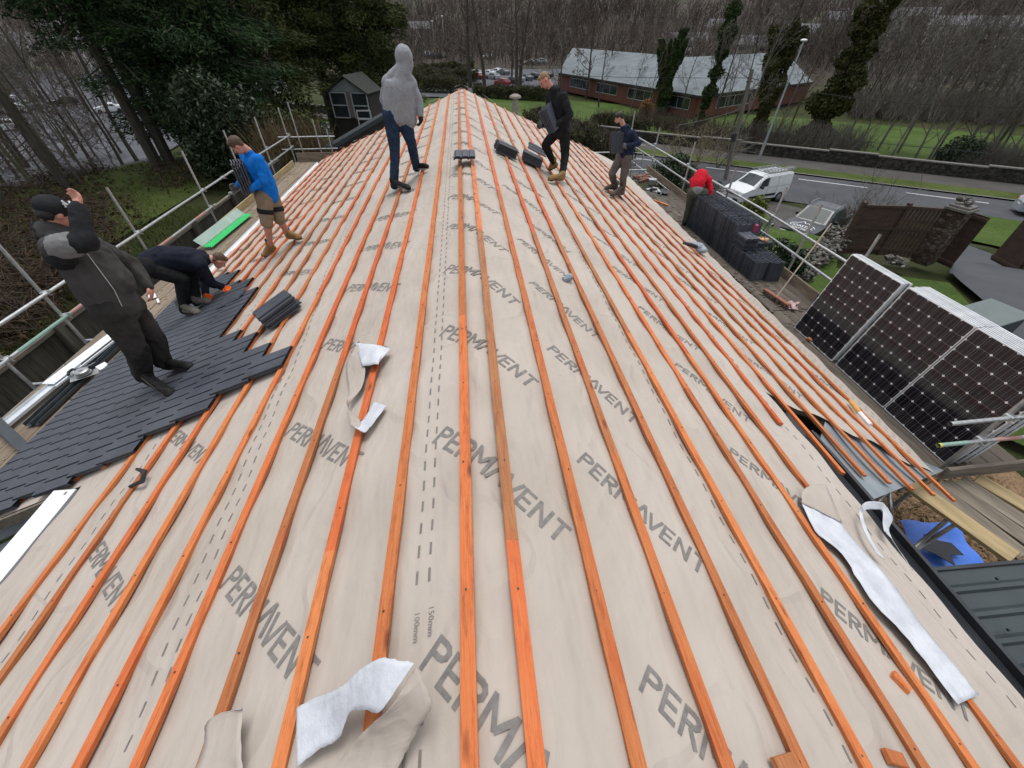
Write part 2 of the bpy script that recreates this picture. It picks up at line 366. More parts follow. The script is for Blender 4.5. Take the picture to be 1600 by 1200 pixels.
def word_polys(word='PERMAVENT'):
    out = []; x = 0
    for ch in word:
        for st in GL[ch]:
            if st[0] == 'l':
                n = 2; (ax, ay), (bx, by) = st[1], st[2]
                for i in range(n):
                    out.append([(x + p[0], p[1]) for p in stroke((ax + (bx - ax) * i / n, ay + (by - ay) * i / n), (ax + (bx - ax) * (i + 1) / n, ay + (by - ay) * (i + 1) / n), st[3])])
            else:
                cx, cy = st[1]; rx, ry = st[2], st[3]; pts = [(0, cy + ry - .08), (cx, cy + ry - .08)] + [(cx + rx * math.cos(a) * .8, cy + (ry - .08) * math.sin(a)) for a in [R_(q) for q in (58, 20, -20, -58)]] + [(cx, cy - ry + .08), (0, cy - ry + .08)]
                for p, q in zip(pts, pts[1:]):
                    L_ = math.hypot(q[0] - p[0], q[1] - p[1]) or 1; e = .045 / L_; p2 = (p[0] - (q[0] - p[0]) * e, p[1] - (q[1] - p[1]) * e); q2 = (q[0] + (q[0] - p[0]) * e, q[1] + (q[1] - p[1]) * e); out.append([(x + u[0], u[1]) for u in stroke(p2, q2, .16)])
        x += ADV[ch]
    return out
WP = word_polys()
def s2x(s): return s / (KR if s > 0 else KL)
def print_word(s0, Y0, s1, Y1, h=.115, thin=1.0):
    L = math.hypot(s1 - s0, Y1 - Y0); dx, dy = (s1 - s0) / L, (Y1 - Y0) / L; sc_ = L / WORD_W; ux, uy = -dy, dx
    for pi_, poly in enumerate(WP):
        lf_ = .0022 + (pi_ % 40) * .00006; P = []
        for u, v in poly:
            s = s0 + dx * u * sc_ + ux * (v - .5) * h; Y = Y0 + dy * u * sc_ + uy * (v - .5) * h; X = s2x(s)
            if X > 3.02 and Y < ynr(max(3.05, X)) + .05: return
            if X < -3.7 and Y < YL0 + .03: return
            P.append((X, Y, mz(X, Y, lf_)))
        memb.add(P, ((3, 2, 1, 0),), 1)
random.seed(5)
for k in range(-1, 17):
    Y = 1.33 + 1.04 * k
    if k < 3 or k % 2 == 1: print_word(.60, Y + random.uniform(-.02, .02), 1.18, Y - .60)
    if k >= 3 and k % 2 == 0: print_word(1.32, Y - .75, .80, Y - .22)
    print_word(2.04, Y + .37, 2.63, Y - .20); print_word(3.5, Y + .1, 4.08, Y - .48)
    if Y > 3: print_word(4.85, Y + .5, 5.4, Y - .08)
    print_word(-.27, Y + .14, .38, Y - .50, .13)
    Yl = 1.0 + 1.05 * k; print_word(-1.52, Yl, -.82, Yl - .56, .13); print_word(-3.10, Yl + .62, -2.35, Yl + .04, .12); print_word(-4.65, Yl + .3, -3.95, Yl - .26, .12)
    if Yl > 3: print_word(-5.6, Yl + .7, -5.15, Yl + .35, .08)
# lap lines: rows of dashes
def dashes(s, y0, y1, L=.055, pitch=.115, w=.011, slope=0.0):
    Y = y0
    while Y < y1:
        if s in (-.355, -.295) and .33 < Y < .68: Y += pitch; continue
        ss = s + slope * Y; xs = [s2x(ss - w / 2), s2x(ss + w / 2)]
        if not (xs[0] > 3.0 and Y < ynr(max(3.05, xs[0])) + .1) and not (xs[0] < -3.68 and Y < YL0 + .05):
            memb.quad(*[(X, y, mz(X, y, .0025)) for X, y in ((xs[0], Y), (xs[1], Y), (xs[1], Y + L), (xs[0], Y + L))], m=1)
        Y += pitch
for s, a, c, sl in ((-.355, -1.5, 16.2, 0), (-.295, -1.5, 16.2, 0), (-1.72, -1.5, 16.5, -.07), (-1.63, -1.5, 16.5, -.07), (-3.22, -1.5, 17, 0), (-3.13, -1.5, 17, 0), (-4.7, 2.5, 17, 0), (-4.6, 2.5, 17, 0), (-5.75, 5, 17, 0),
                    (.455, -1.5, 16.4, 0), (1.515, -1.5, 16.6, 0), (1.60, 2.4, 16.6, 0), (3.14, -1.5, 16.8, 0), (3.05, 3, 16.8, 0), (4.5, 2.5, 17, 0), (4.6, 2.5, 17, 0), (5.42, 2.3, 17.2, 0), (5.52, 2.3, 17.2, 0), (5.62, 2.6, 17.2, 0), (5.75, 5.6, 17.2, 0)):
    dashes(s, a, c, slope=sl)
def text_mesh(body, size, M4, mb, m=0, ext=0):
    cu = bpy.data.curves.new('t', 'FONT'); cu.body = body; cu.size = size; cu.resolution_u = 2; cu.align_x = 'CENTER'; cu.align_y = 'CENTER'; cu.extrude = ext
    o = bpy.data.objects.new('t', cu); COL.objects.link(o); dg = bpy.context.evaluated_depsgraph_get()
    me = bpy.data.meshes.new_from_object(o.evaluated_get(dg)); mb.add([M4 @ v.co for v in me.vertices], [tuple(p.vertices) for p in me.polygons], m)
    bpy.data.objects.remove(o); bpy.data.curves.remove(cu); bpy.data.meshes.remove(me)
for px, py, tx in ((648, 975, '100mm'), (671, 965, '150mm')):
    p = at_roof(px, py); X, Y = p.x, p.y
    text_mesh(tx, .036, Matrix.Translation((X, Y, mz(X, Y, .004))) @ Matrix.Rotation(math.atan(TL if X < 0 else -TR) * -1, 4, 'Y') @ Matrix.Rotation(R_(-90), 4, 'Z'), memb, 1)
mo = memb.build('roof_membrane', [membrane, print_ink], house, smooth=True)
# a lapped seam left of the ridge: the upper roll's torn edge
b = MB()
def seam(u, v):
    Y = -1.5 + 18 * v; X = -.45 - .02 * math.sin(Y * 1.7) + (.06 * u) ; return (X, Y, mz(X, Y, .004 + .004 * math.sin(Y * 3)))
# ---- battens
nail_m = M('rusty_nail', (.02, .012, .008), (.05, .03, .02), 20, .6, 0)
def batten(k, X, y0, y1, thick=.031, wd=.056, jit=.0):
    rnd = random.Random(int(X * 1000)); t = -TR if X > 0 else TL; n = max(4, int((y1 - y0) / .35)); P = []; wob = 0
    for i in range(n + 1):
        Y = y0 + (y1 - y0) * i / n; wob += rnd.uniform(-.002, .002); wob *= .9; e = rnd.uniform(-.0012, .0012)
        for dx, dz in ((-wd / 2, -thick), (wd / 2, -thick), (wd / 2, 0), (-wd / 2, 0)):
            a = dx + wob; P.append((X + a, Y, roofz(X) + t * a + dz + e))
    F = [(3, 2, 1, 0)[::-1], tuple(range(4 * n, 4 * n + 4))]
    for i in range(n):
        for j in range(4): F.append((4 * i + j, 4 * i + (j + 1) % 4, 4 * i + 4 + (j + 1) % 4, 4 * i + 4 + j))
    b = MB(); b.add(P, [f[::-1] for f in F]); nn = MB()
    yy = math.ceil(y0 / .6) * .6
    while yy < y1:
        b.box((X + rnd.uniform(-.008, .008), yy + rnd.uniform(-.02, .02), roofz(X) + .001), (.007, .007, .004), m=1); yy += .6
    o = b.build('batten', [batten_m, nail_m], house, bevel=0)
    return o
ends = {9: (1222, 660), 10: (1315, 742), 11: (1352, 742), 12: (1392, 753), 13: (1428, 763), 14: (1461, 772), 15: (1492, 782)}
for k in range(1, 16):
    X = -.253 + .3405 * k; y0 = -2.3
    if k >= 9: y0 = at_x(*ends[k], X).y
    batten(k, X, y0, Yend(X) + random.uniform(-.02, .12))
for k in range(0, 16):
    X = -.111 - .3405 * k; y0 = -2.3 if k < 10 else YL0 + .1
    if k == 3: y0 = .12
    batten(k, X, y0, Yend(X) + random.uniform(-.02, .12))
# ---- laid tiles, one interlocking covering
tl = MB(); SG = .3405 * KL; TW = .302
def laid_tile(k, Y):
    X0 = -(.111 + .3405 * k); s0 = -X0 * KL - .03; s1 = s0 + SG + .075
    Y1 = Y + TW + .012
    prof = [(.004, .003), (-.006, .024), (-.006, .029), (.006, .032), (.124, .029), (.130, .005), (.149, .005), (.144, .025), (.144, .029), (.156, .032), (.275, .029), (.281, .003), (.304, .002)]
    def P(s, y, h):
        f = (s - s0) / (s1 - s0); X = -s / KL; return V((X, y, roofz(X) + .008 + f * .022 + h))
    rz = random.uniform(-.0015, .0015); n = len(prof)
    top0 = [P(s0, Y + u, h + rz) for u, h in prof]; top1 = [P(s1, Y + u, h + rz) for u, h in prof]; bot1 = [P(s1, Y + u, h + rz - .02) for u, h in prof]; bot0 = [P(s0, Y + u, h + rz - .02) for u, h in prof]
    b0 = len(tl.v); F = []
    for i in range(n - 1): F += [(i, i + 1, n + i + 1, n + i), (n + i, n + i + 1, 2 * n + i + 1, 2 * n + i), (2 * n + i, 2 * n + i + 1, 3 * n + i + 1, 3 * n + i)]
    F += [(0, n, 2 * n, 3 * n), (n - 1, 4 * n - 1, 3 * n - 1, 2 * n - 1), (3 * n, 0, 1, 3 * n + 1)]
    tl.add(top0 + top1 + bot1 + bot0, F)
def top_row(Y):
    for y, k in ((3.15, 5), (3.5, 6), (4.0, 7), (4.35, 8), (5.4, 9), (6.0, 10), (6.5, 11), (7.0, 12), (7.3, 13)):
        if Y < y: return k
    return 99
for k in range(5, 16):
    s = (.111 + .3405 * k) * KL; Y = 2.44 + max(0, (3.75 - s)) * .28 - (.08 if k % 2 else 0) + .08
    Y = min(Y, 3.0)
    while True:
        if top_row(Y + .15) > k: break
        laid_tile(k, Y); Y += TW
tiles_o = tl.build('roof_tiling', tile_m, house)
# ---- walls, eaves, gutters
wall_m = M('pale_render', (.52, .50, .46), (.6, .58, .54), 2, .9, .3)
b = MB()
def wbox(x0, x1, y0, y1, z0, z1, m=0): b.box(((x0 + x1) / 2, (y0 + y1) / 2, (z0 + z1) / 2), (x1 - x0, y1 - y0, z1 - z0), m=m)
wbox(-5.0, -4.75, 2.75, 16.9, -.3, 1.98); wbox(4.85, 5.1, 2.7, 17.2, -.3, 1.9); wbox(-3.35, -3.1, -3, 2.75, -.3, 2.6); wbox(2.65, 2.9, -3, 2.7, -.3, 2.6); wbox(-5.0, -3.35, 2.75, 3.0, -.3, 1.98); wbox(2.9, 4.85, 2.85, 3.1, -.3, 2.0)
b.prism([(-5.0, 1.98), (5.1, 1.9), (5.1, 2.0), (0, 4.35), (-5.0, 2.2)], (0, 0, 0), (1, 0, 0), (0, 0, 1), (0, 1, 0), 16.5, 16.75)
b.prism([(-5.0, -.3), (5.1, -.3), (5.1, 1.9), (-5.0, 1.98)], (0, 0, 0), (1, 0, 0), (0, 0, 1), (0, 1, 0), 16.5, 16.75)
b.build('wall', wall_m, house)
# rafters below the cut-back membrane
b = MB()
for i in range(38):
    y = -2.2 + i * .5
    for sx, t, xe in ((1, TR, 2.95 if y < 2.4 else 5.05), (-1, TL, 3.5 if y < 2.5 else 5.3)):
        x0 = .03; b.beam((sx * x0, y, roofz(sx * x0) - .13), (sx * xe, y, roofz(sx * xe) - .13), .045, .12, up=(0, 0, 1))
b.build('rafter', wood_old, house)
b = MB()          # near left: white fascia with drip; main left white gutter
xL = -3.86; b.prism([(-.09, .03), (.10, .03), (.10, -.01), (-.05, -.01), (-.05, -.2), (-.09, -.2)], (xL, 0, roofz(-3.8) - .05), (1, 0, 0), (0, 0, 1), (0, 1, 0), -2.5, 2.40)
b.build('fascia', white_plastic, house)
def gutter(name, x, z, y0, y1, r, mat, side):
    b = MB(); pr = [(r * math.cos(a), r * math.sin(a)) for a in [math.pi + math.pi * i / 8 for i in range(9)]]; pi_ = [(p[0] * .9, p[1] * .9) for p in pr[::-1]]
    n = len(pr) + len(pi_); poly = pr + pi_; P = [V((x + u, y, z + v)) for y in (y0, y1) for u, v in poly]
    F = [(i, (i + 1) % n, n + (i + 1) % n, n + i) for i in range(n)]
    k = len(pr)
    for e in (0, n):
        for i in range(k - 1): F.append((e + i, e + i + 1, e + n - 2 - i, e + n - 1 - i))
    b.add(P, F); return b.build(name, mat, house, smooth=False)
gutter('gutter', -5.57, roofz(-5.5) - .05, 2.6, 17.3, .065, white_plastic, -1)
b = MB(); b.box((-5.49, 10, roofz(-5.5) - .12), (.02, 14.9, .17)); b.build('fascia', white_plastic, house)
# near right: black eaves tray and gutter
b = MB()
blk = M('black_eaves_plastic', (.012, .014, .017), (.03, .034, .04), 4, .45, .1)
b.grid(lambda u, v: (3.02 + .26 * u, -2.5 + 5.1 * v, roofz(3.05) - .05 - .14 * u - .03 * math.sin(u * 3)), 5, 10)
b.prism([(0, 0), (.022, 0), (.022, -.14), (0, -.14)], (3.29, 0, roofz(3.2) - .075), (1, 0, 0), (0, 0, 1), (0, 1, 0), -2.5, 2.3)
b.box((3.33, -.1, roofz(3.2) - .12), (.06, 4.8, .02)); b.build('eaves_tray', blk, house)
b = MB(); b.box((5.14, 9.9, 1.96), (.03, 15, .16)); b.build('fascia', M('dark_fascia', (.02, .02, .022), (.04, .04, .045), 4, .6), house)
# flat grey lead-coloured sheets at the corner where battens overhang
grey_sh = M('grey_valley_sheet', (.17, .20, .22), (.24, .27, .29), 6, .55, .3, .003)
b = MB()
P = [at_x(1281, 688, 3.3), at_x(1360, 782, 3.3), at_roof(1402, 752, -.12), at_roof(1458, 757, -.1), at_roof(1475, 735, -.06), at_roof(1290, 655, -.06)]
P[0].z -= .0
b.grid(lambda u, v: P[0].lerp(P[5], v).lerp(P[1].lerp(P[4], v), u) + V((0, 0, -.04 * math.sin(u * 3) * math.sin(v * 3))), 8, 6)
b.build('valley_sheet', grey_sh, house, thick=.004)
b = MB(); Q = [at_z(0, 812, 2.25), at_z(118, 770, 2.45), at_z(112, 792, 2.35), at_z(0, 845, 2.15)]
b.grid(lambda u, v: Q[0].lerp(Q[3], v).lerp(Q[1].lerp(Q[2], v), u), 6, 3); Q2 = [at_z(0, 852, 2.1), at_z(75, 815, 2.2), at_z(60, 850, 2.1), at_z(0, 880, 2.0)]
b.grid(lambda u, v: Q2[0].lerp(Q2[3], v).lerp(Q2[1].lerp(Q2[2], v), u), 6, 3)
b.build('valley_sheet', grey_sh, house, thick=.02)
b = MB(); b.beam((-5.5, 2.36, roofz(-5.5) - .06), (-3.8, 2.36, roofz(-3.8) - .06), .03, .1); b.build('bargeboard', wood_old, house)
# ridge-end flue beyond the gable
fl = at_y(805, 178, 17.6)
fm = M('flue_cement', (.22, .2, .17), (.34, .31, .27), 10, .9)
flue = thing('flue', (fl.x, 17.6, 1.5), 'small capped flue pipe standing up behind the far gable', 'flue')
b = MB(); tz = at_y(805, 153, 17.6).z; b.tube([(fl.x, 17.6, 1.5), (fl.x, 17.6, tz)], .11, 12); b.build('flue_pipe', fm, flue)
b = MB(); b.tube([(fl.x, 17.6, tz), (fl.x, 17.6, tz + .06), (fl.x, 17.6, tz + .12)], [.22, .21, .08], 12); b.build('flue_cap', fm, flue)
# ================================================================ torn strips of membrane
def ribbon(name, rows, label, group=None, cat='membrane strip', n=6, flip=False):
    """rows: (xA,yA,liftA,xB,yB,liftB)"""
    Ls = [(at_roof(r[0], r[1], r[2]), at_roof(r[3], r[4], r[5])) for r in rows]
    def cr(p, q, r, s, t): return .5 * ((2 * q) + (r - p) * t + (2 * p - 5 * q + 4 * r - s) * t * t + (3 * q - p - 3 * r + s) * t ** 3)
    out = []; k = len(Ls)
    for i in range(k - 1):
        for j in range(n):
            t = j / n; g = [Ls[max(0, min(k - 1, i + o))] for o in (-1, 0, 1, 2)]; out.append((cr(g[0][0], g[1][0], g[2][0], g[3][0], t), cr(g[0][1], g[1][1], g[2][1], g[3][1], t)))
    out.append(Ls[-1]); b = MB(); m = 8
    for p, q in out:
        for j in range(m + 1): b.v.append(tuple(p.lerp(q, j / m + (random.uniform(-.018, .018) if j in (0, m) else 0)) + V((0, 0, .005 * noise.noise(V((len(b.v) * .11, j * .5, 3)))))))
    for i in range(len(out) - 1):
        for j in range(m): b.f.append((i * (m + 1) + j, i * (m + 1) + j + 1, (i + 1) * (m + 1) + j + 1, (i + 1) * (m + 1) + j)); b.m.append(0)
    o = b.build(name, [white_side, membrane] if flip else [membrane, white_side], smooth=True); md = o.modifiers.new('two_sides', 'SOLIDIFY'); md.thickness = .0018; md.material_offset = 1; md.offset = -1
    return tag(o, label, cat, group)
G_ = 'torn strips of roof membrane'
ribbon('membrane_strip', [(464, 1199, .02, 463, 1107, .03), (497, 1172, .03, 490, 1092, .05), (528, 1156, .04, 515, 1083, .08), (541, 1128, .08, 540, 1068, .12), (549, 1111, .12, 563, 1046, .16), (572, 1109, .15, 592, 1029, .19), (592, 1113, .16, 622, 1031, .19), (604, 1100, .17, 648, 1036, .17)],
       'wide white strip of torn membrane curling over a batten at the bottom edge', G_)
ribbon('membrane_strip', [(650, 1040, .17, 644, 1052, .172), (663, 1068, .15, 610, 1105, .15), (675, 1103, .12, 575, 1137, .10), (652, 1140, .07, 548, 1165, .06), (630, 1185, .03, 522, 1200, .03), (600, 1240, .02, 490, 1240, .02)],
       'beige folded end of the torn membrane, dashes printed on it, beside the wide white strip', G_)
ribbon('membrane_strip', [(300, 1215, .01, 382, 1215, .03), (318, 1165, .02, 376, 1178, .05), (322, 1130, .015, 378, 1112, .06), (345, 1113, .03, 380, 1108, .08), (352, 1112, .16, 378, 1109, .2)][:4],
       'small beige curl of membrane lifting off near the bottom left, left of the wide strip', G_)
ribbon('membrane_strip', [(555, 536, .03, 565, 572, .04), (585, 538, .06, 590, 569, .07), (610, 545, .03, 590, 569, .04)], 'small white rectangle of membrane across the third batten left of the ridge', G_, flip=True)
ribbon('membrane_strip', [(560, 538, .04, 556, 540, .045), (570, 575, .03, 541, 570, .02), (565, 605, .02, 545, 612, .02), (545, 635, .03, 541, 628, .08), (562, 655, .03, 548, 655, .09), (568, 676, .03, 548, 664, .08), (580, 666, .02, 566, 657, .02), (604, 634, .01, 584, 628, .01)],
       'narrow twisted strip of membrane looping down left of the third batten', G_)
ribbon('membrane_strip', [(1285, 757, .02, 1252, 766, .02), (1313, 815, .02, 1252, 785, .03), (1340, 850, .02, 1275, 830, .02), (1390, 905, .02, 1315, 865, .02), (1440, 975, .02, 1360, 935, .02), (1485, 1030, .02, 1420, 1000, .02), (1530, 1085, .015, 1496, 1101, .015)][1:],
       'long white strip of membrane lying along the edge of the near right slope', G_, flip=True)
ribbon('membrane_strip', [(1315, 817, .025, 1252, 785, .035), (1300, 780, .06, 1255, 766, .06), (1290, 757, .03, 1270, 757, .03)], 'beige turned-back top of the long white strip', G_, flip=True)
ribbon('membrane_strip', [(1383, 875, .02, 1370, 866, .02), (1360, 840, .03, 1350, 830, .03), (1348, 806, .05, 1342, 800, .05), (1352, 797, .09, 1352, 785, .13), (1368, 796, .1, 1372, 784, .14), (1379, 799, .08, 1382, 788, .12), (1380, 826, .04, 1395, 810, .06), (1395, 845, .02, 1389, 832, .03), (1426, 892, .01, 1420, 882, .01)],
       'thin ribbon of membrane standing in a loop at the near slope right edge', G_)
# ================================================================ scaffolds
PZ = CZ - 4.30          # level of the working platforms
ZT, ZM = CZ - 3.36, CZ - 3.80
paint_red = M('faded_red_pipe', (.42, .20, .17), (.50, .30, .26), 6, .5, .1)
paint_green = M('pale_green_pipe', (.22, .38, .30), (.30, .44, .38), 6, .5, .1)
yellow_cap = M('yellow_end_paint', (.65, .52, .04), (.7, .6, .1), 6, .5, 0)
def coupler(par, p, ax=(0, 1, 0)):
    p = V(p); mb = MB(); R = random.uniform(-.3, .3)
    mb.box(p, (.075, .085, .075), Matrix.Rotation(R, 3, 'Z'), bev=.012)
    mb.box(p + V((.045, .03, .03)), (.09, .02, .02), Matrix.Rotation(R, 3, 'Z')); mb.box(p + V((-.03, -.045, -.02)), (.02, .09, .02)); mb.tube([p + V((.05, 0, -.03)), p + V((.1, 0, -.03))], .008, 6); mb.build('coupler', galv, par)
def pipe(name, p, q, parent, r=.027, mats=None, n=10):
    p, q = V(p), V(q); b = MB()
    pts = [p.lerp(q, i / 6) + V((0, 0, random.uniform(-.004, .004))) for i in range(7)]
    b.tube(pts, r, n, caps=False); b.tube([q, p], r * .8, n, caps=False)
    if mats:
        for i in range(6 * n): b.m[i] = min(len(mats) - 1, (i // n) % len(mats))
    return b.build(name, mats or galv, parent, smooth=True)
SL = thing('scaffold', (-7.17, 10, 0), 'grey tube scaffold with two guard rails along the left side of the roof', 'scaffold', 'scaffolds round the house')
cp = MB()
stY = [2.6, 4.15, 5.42, 6.64, 9.25, 12.2, 14.67, 17.1, 19.5]
for y in stY:
    top = CZ - 2.45 + random.uniform(-.04, .06) if y not in (5.42, 2.6) else CZ - 3.1
    pipe('standard', (-7.22, y, 0), (-7.22, y, top), SL)
    for z in (ZT, ZM): coupler(SL, (-7.18, y, z))
pipe('guard_rail', (-7.15, 2.2, ZT), (-7.15, 7.95, ZT), SL); pipe('guard_rail', (-7.15, 7.9, ZT), (-7.15, 14.0, ZT + .01), SL); pipe('guard_rail', (-7.15, 14.0, ZT), (-7.15, 19.6, ZT - .05), SL)
pipe('guard_rail', (-7.15, 2.2, ZM), (-7.15, 9.0, ZM), SL, mats=[paint_green, paint_red, galv, paint_green, paint_red, galv]); pipe('guard_rail', (-7.15, 8.9, ZM), (-7.15, 12.4, ZM), SL, mats=[galv, paint_red, galv]); pipe('guard_rail', (-7.15, 14.1, ZM), (-7.15, 19.6, ZM), SL)
for z in (ZT, ZM):
    pipe('end_rail', (-7.6, 19.5, z - .1), (-5.35, 19.5, z - .1), SL, r=.026)
    for y in (8.2, 13.4): coupler(SL, (-7.15, y, z))
for x, t in ((-6.8, CZ - 2.3), (-6.05, CZ - 2.85), (-5.6, CZ - 3.2)): pipe('standard', (x, 19.5, 0), (x, 19.5, t), SL)
for y in (3.4, 5.5, 6.7, 9.3, 12.25, 14.7, 17.1, 19.3): pipe('transom', (-7.3, y, PZ - .07), (-5.75, y, PZ - .07), SL)
pipe('ledger', (-7.2, 2.2, PZ - .12), (-7.2, 19.6, PZ - .12), SL)
SR = thing('scaffold', (7.13, 9, 0), 'grey tube scaffold with two guard rails along the right side by the parked vans', 'scaffold', 'scaffolds round the house')
cp = MB()
for y, dt in ((5.1, -.5), (6.2, 0), (7.73, 0), (8.89, 0), (11.0, -.1), (13.55, 0), (16.45, -.1), (19.3, 0)):
    pipe('standard', (7.17, y, -.3), (7.17, y, CZ - 2.72 + dt), SR)
    for z in (ZT, ZM): coupler(SR, (7.13, y, z))
pipe('guard_rail', (7.12, 5.2, ZT), (7.12, 9.2, ZT + .02), SR, r=.026); pipe('guard_rail', (7.12, 9.2, ZT + .02), (7.12, 20.5, ZT - .14), SR)
pipe('guard_rail', (7.12, 4.6, ZM), (7.12, 8.6, ZM + .04), SR); pipe('guard_rail', (7.12, 8.6, ZM + .04), (7.12, 20.3, ZM - .04), SR)
for y in (6.0, 8.8, 11.5, 14, 17, 20): pipe('transom', (5.5, y, PZ - .07), (7.4, y, PZ - .07), SR)
pipe('ledger', (7.16, 4.9, PZ - .12), (7.16, 20.5, PZ - .12), SR)
pipe('brace', (7.2, 9.9, .2), (7.2, 8.9, ZT + .1), SR); pipe('brace', at_x(1208, 352, 7.25), at_x(1120, 300, 7.3), SR, r=.03)
SN = thing('scaffold', (6.0, 2.5, 0), 'corner scaffold post with two short cross tubes, one tube green with a yellow end', 'scaffold', 'scaffolds round the house')
cp = MB(); P0 = at_z(1468, 732, PZ); P1 = at_y(1600, 612, P0.y)
P1 = P0 + (P1 - P0) * 1.25
pipe('standard', P0 + V((0, 0, -1.9)), (P0.x + .02, P0.y, P0.z + 1.6), SN, r=.026, n=14)
def on_post(z): return V((P0.x + .02, P0.y + .03, z))
zA = at_y(1553, 650, P0.y).z; zB = at_y(1527, 684, P0.y).z
pA = at_y(1493, 655, P0.y - .06); pipe('cross_tube', (pA.x, pA.y, zA), (pA.x + 2.2, pA.y + .04, zA), SN, r=.025, n=14)
pB = at_y(1477, 687, P0.y - .06); pipe('cross_tube', (pB.x, pB.y, zB), (pB.x + 2.2, pB.y + .03, zB), SN, r=.025, n=14, mats=[paint_green, galv, paint_red, galv, galv])
b = MB(); b.tube([(pB.x - .005, pB.y, zB), (pB.x + .025, pB.y, zB)], .027, 14, False); b.build('tube_end', yellow_cap, SN)
for z in (zA, zB): coupler(SN, (P0.x, P0.y - .03, z))
for q, r in (((1395, 850), (1390, 765)), ((1415, 868), (1480, 812)), ((1425, 862), (1500, 815)), ((1405, 768), (1430, 745)), ((1340, 825), (1385, 770))):
    pipe('under_tube', at_z(*q, 1.35), at_z(*r, 1.5), SN, r=.025)
# ---- boards
board_c = [0]
def board(p, q, wd, label, mat=wood_board, th=.038, group='scaffold boards', name='scaffold_board'):
    b = MB(); p, q = V(p), V(q); L = (q - p).length; b.box((0, 0, 0), (wd, L, th), bev=.004); o = b.build(name, [mat], None)
    y = (q - p).normalized(); x = y.cross(V((0, 0, 1))).normalized(); o.matrix_world = Matrix.Translation((p + q) / 2) @ Matrix((x, y, x.cross(y))).transposed().to_4x4()
    return tag(o, label, 'board', group)
LBL_L = 'grey brown scaffold board lying on the walkway left of the roof'
for i in range(5):
    x = -7.05 + .231 * i + .11
    y = 2.0 - i * .3
    while y < 19.2:
        L = 3.9 if y + 3.9 < 19.5 else 19.4 - y
        board((x, y, PZ - .02), (x, y + L - .02, PZ - .02 + random.uniform(-.006, .006)), .222, LBL_L, group='boards of the left walkway'); y += 3.9
LBL_R = 'dirty dark scaffold board lying on the walkway right of the roof'
wood_dirty = M('dirty_board_wood', (.055, .045, .035), (.15, .125, .10), 1.6, .9, .5, .006, stretch=(4, 1, 4))
for i in range(-3, 5):
    x = 5.98 + .228 * i + .1; y = 2.45
    while y < (14 if i >= 0 else 5):
        board((x, y, PZ - .02), (x, y + 3.88, PZ - .02 + random.uniform(-.006, .006)), .222, LBL_R, wood_dirty, group='boards of the right walkway'); y += 3.9
# toe boards
for y in (5.0, 8.9, 12.8):
    board((7.08, y, PZ + .10), (7.08, y + 3.8, PZ + .10), .035, 'upright toe board along the outer edge of the right walkway', wood_board, .21, 'toe boards of the right walkway', 'toe_board')
board((-7.0, 11.0, PZ + .1), (-7.0, 14.4, PZ + .1), .035, 'pale yellow toe board on the left walkway beyond the green sheet', wood_yel, .2, None, 'toe_board')
board((-7.0, 15.0, PZ + .1), (-7.0, 18.6, PZ + .1), .035, 'yellow toe board at the far end of the left walkway', wood_yel, .2, None, 'toe_board')
board((-7.0, 19.2, PZ + .16), (-5.2, 19.2, PZ + .16), .035, 'brown toe board closing the far end of the left walkway', wood_board, .34, None, 'toe_board')
# near right platform of boards
z0 = PZ
def zb(x, y): return at_z(x, y, z0)
board(zb(1405, 745), zb(1584, 872), .24, 'long yellow green board sloping down beside the near right platform', wood_yel, .05, None)
for i, (a, c) in enumerate((((1455, 757), (1600, 868)), ((1478, 752), (1640, 865)), ((1502, 748), (1660, 850)), ((1530, 744), (1680, 830)))):
    up_ = V((0, 0, -.012 * (i + 1))); board(zb(*a) + up_, zb(*c) + up_, .225, ['dark brown board first from the yellow green board', 'worn brown board second from the yellow green board', 'cracked brown board third from the yellow green board', 'pale board on the outer side of the near right platform'][i], [wood_old, wood_old, wood_old, wood_yel][i], .04, 'boards of the near right platform')
board(at_z(1474, 740, PZ + .12), at_z(1640, 722, PZ + .12), .05, 'thick weathered timber on edge below the last solar panel stack', wood_old, .2, None, 'timber_beam')
# ---- left: the boundary fence seen from above
fz = CZ - 4.2
FT = thing('timber_fence', (-7.75, 8, 0), 'old grey green timber fence with rails and posts below the left scaffold', 'fence')
b = MB(); pl = MB(); ps = MB()
for i in range(150):
    y = 1.5 + i * .125
    if y > 20: break
    pl.box((-7.98, y, (fz - .12) / 2 + random.uniform(-.02, .01)), (.022, .115, fz - .1), Matrix.Rotation(random.uniform(-.06, .06), 3, 'Z'))
for k in range(7): ps = MB(); ps.box((-7.86, 1.8 + k * 2.6, (fz + .02) / 2), (.12, .14, fz + .04)); ps.build('post', fence_wood, FT)
for z in (fz - .06, fz - .75, fz - 1.45): b.beam((-7.92, 1.5, z), (-7.92, 19.5, z), .09, .07)
b.build('rail', wood_old, FT); pl.build('fence_boards', fence_wood, FT)
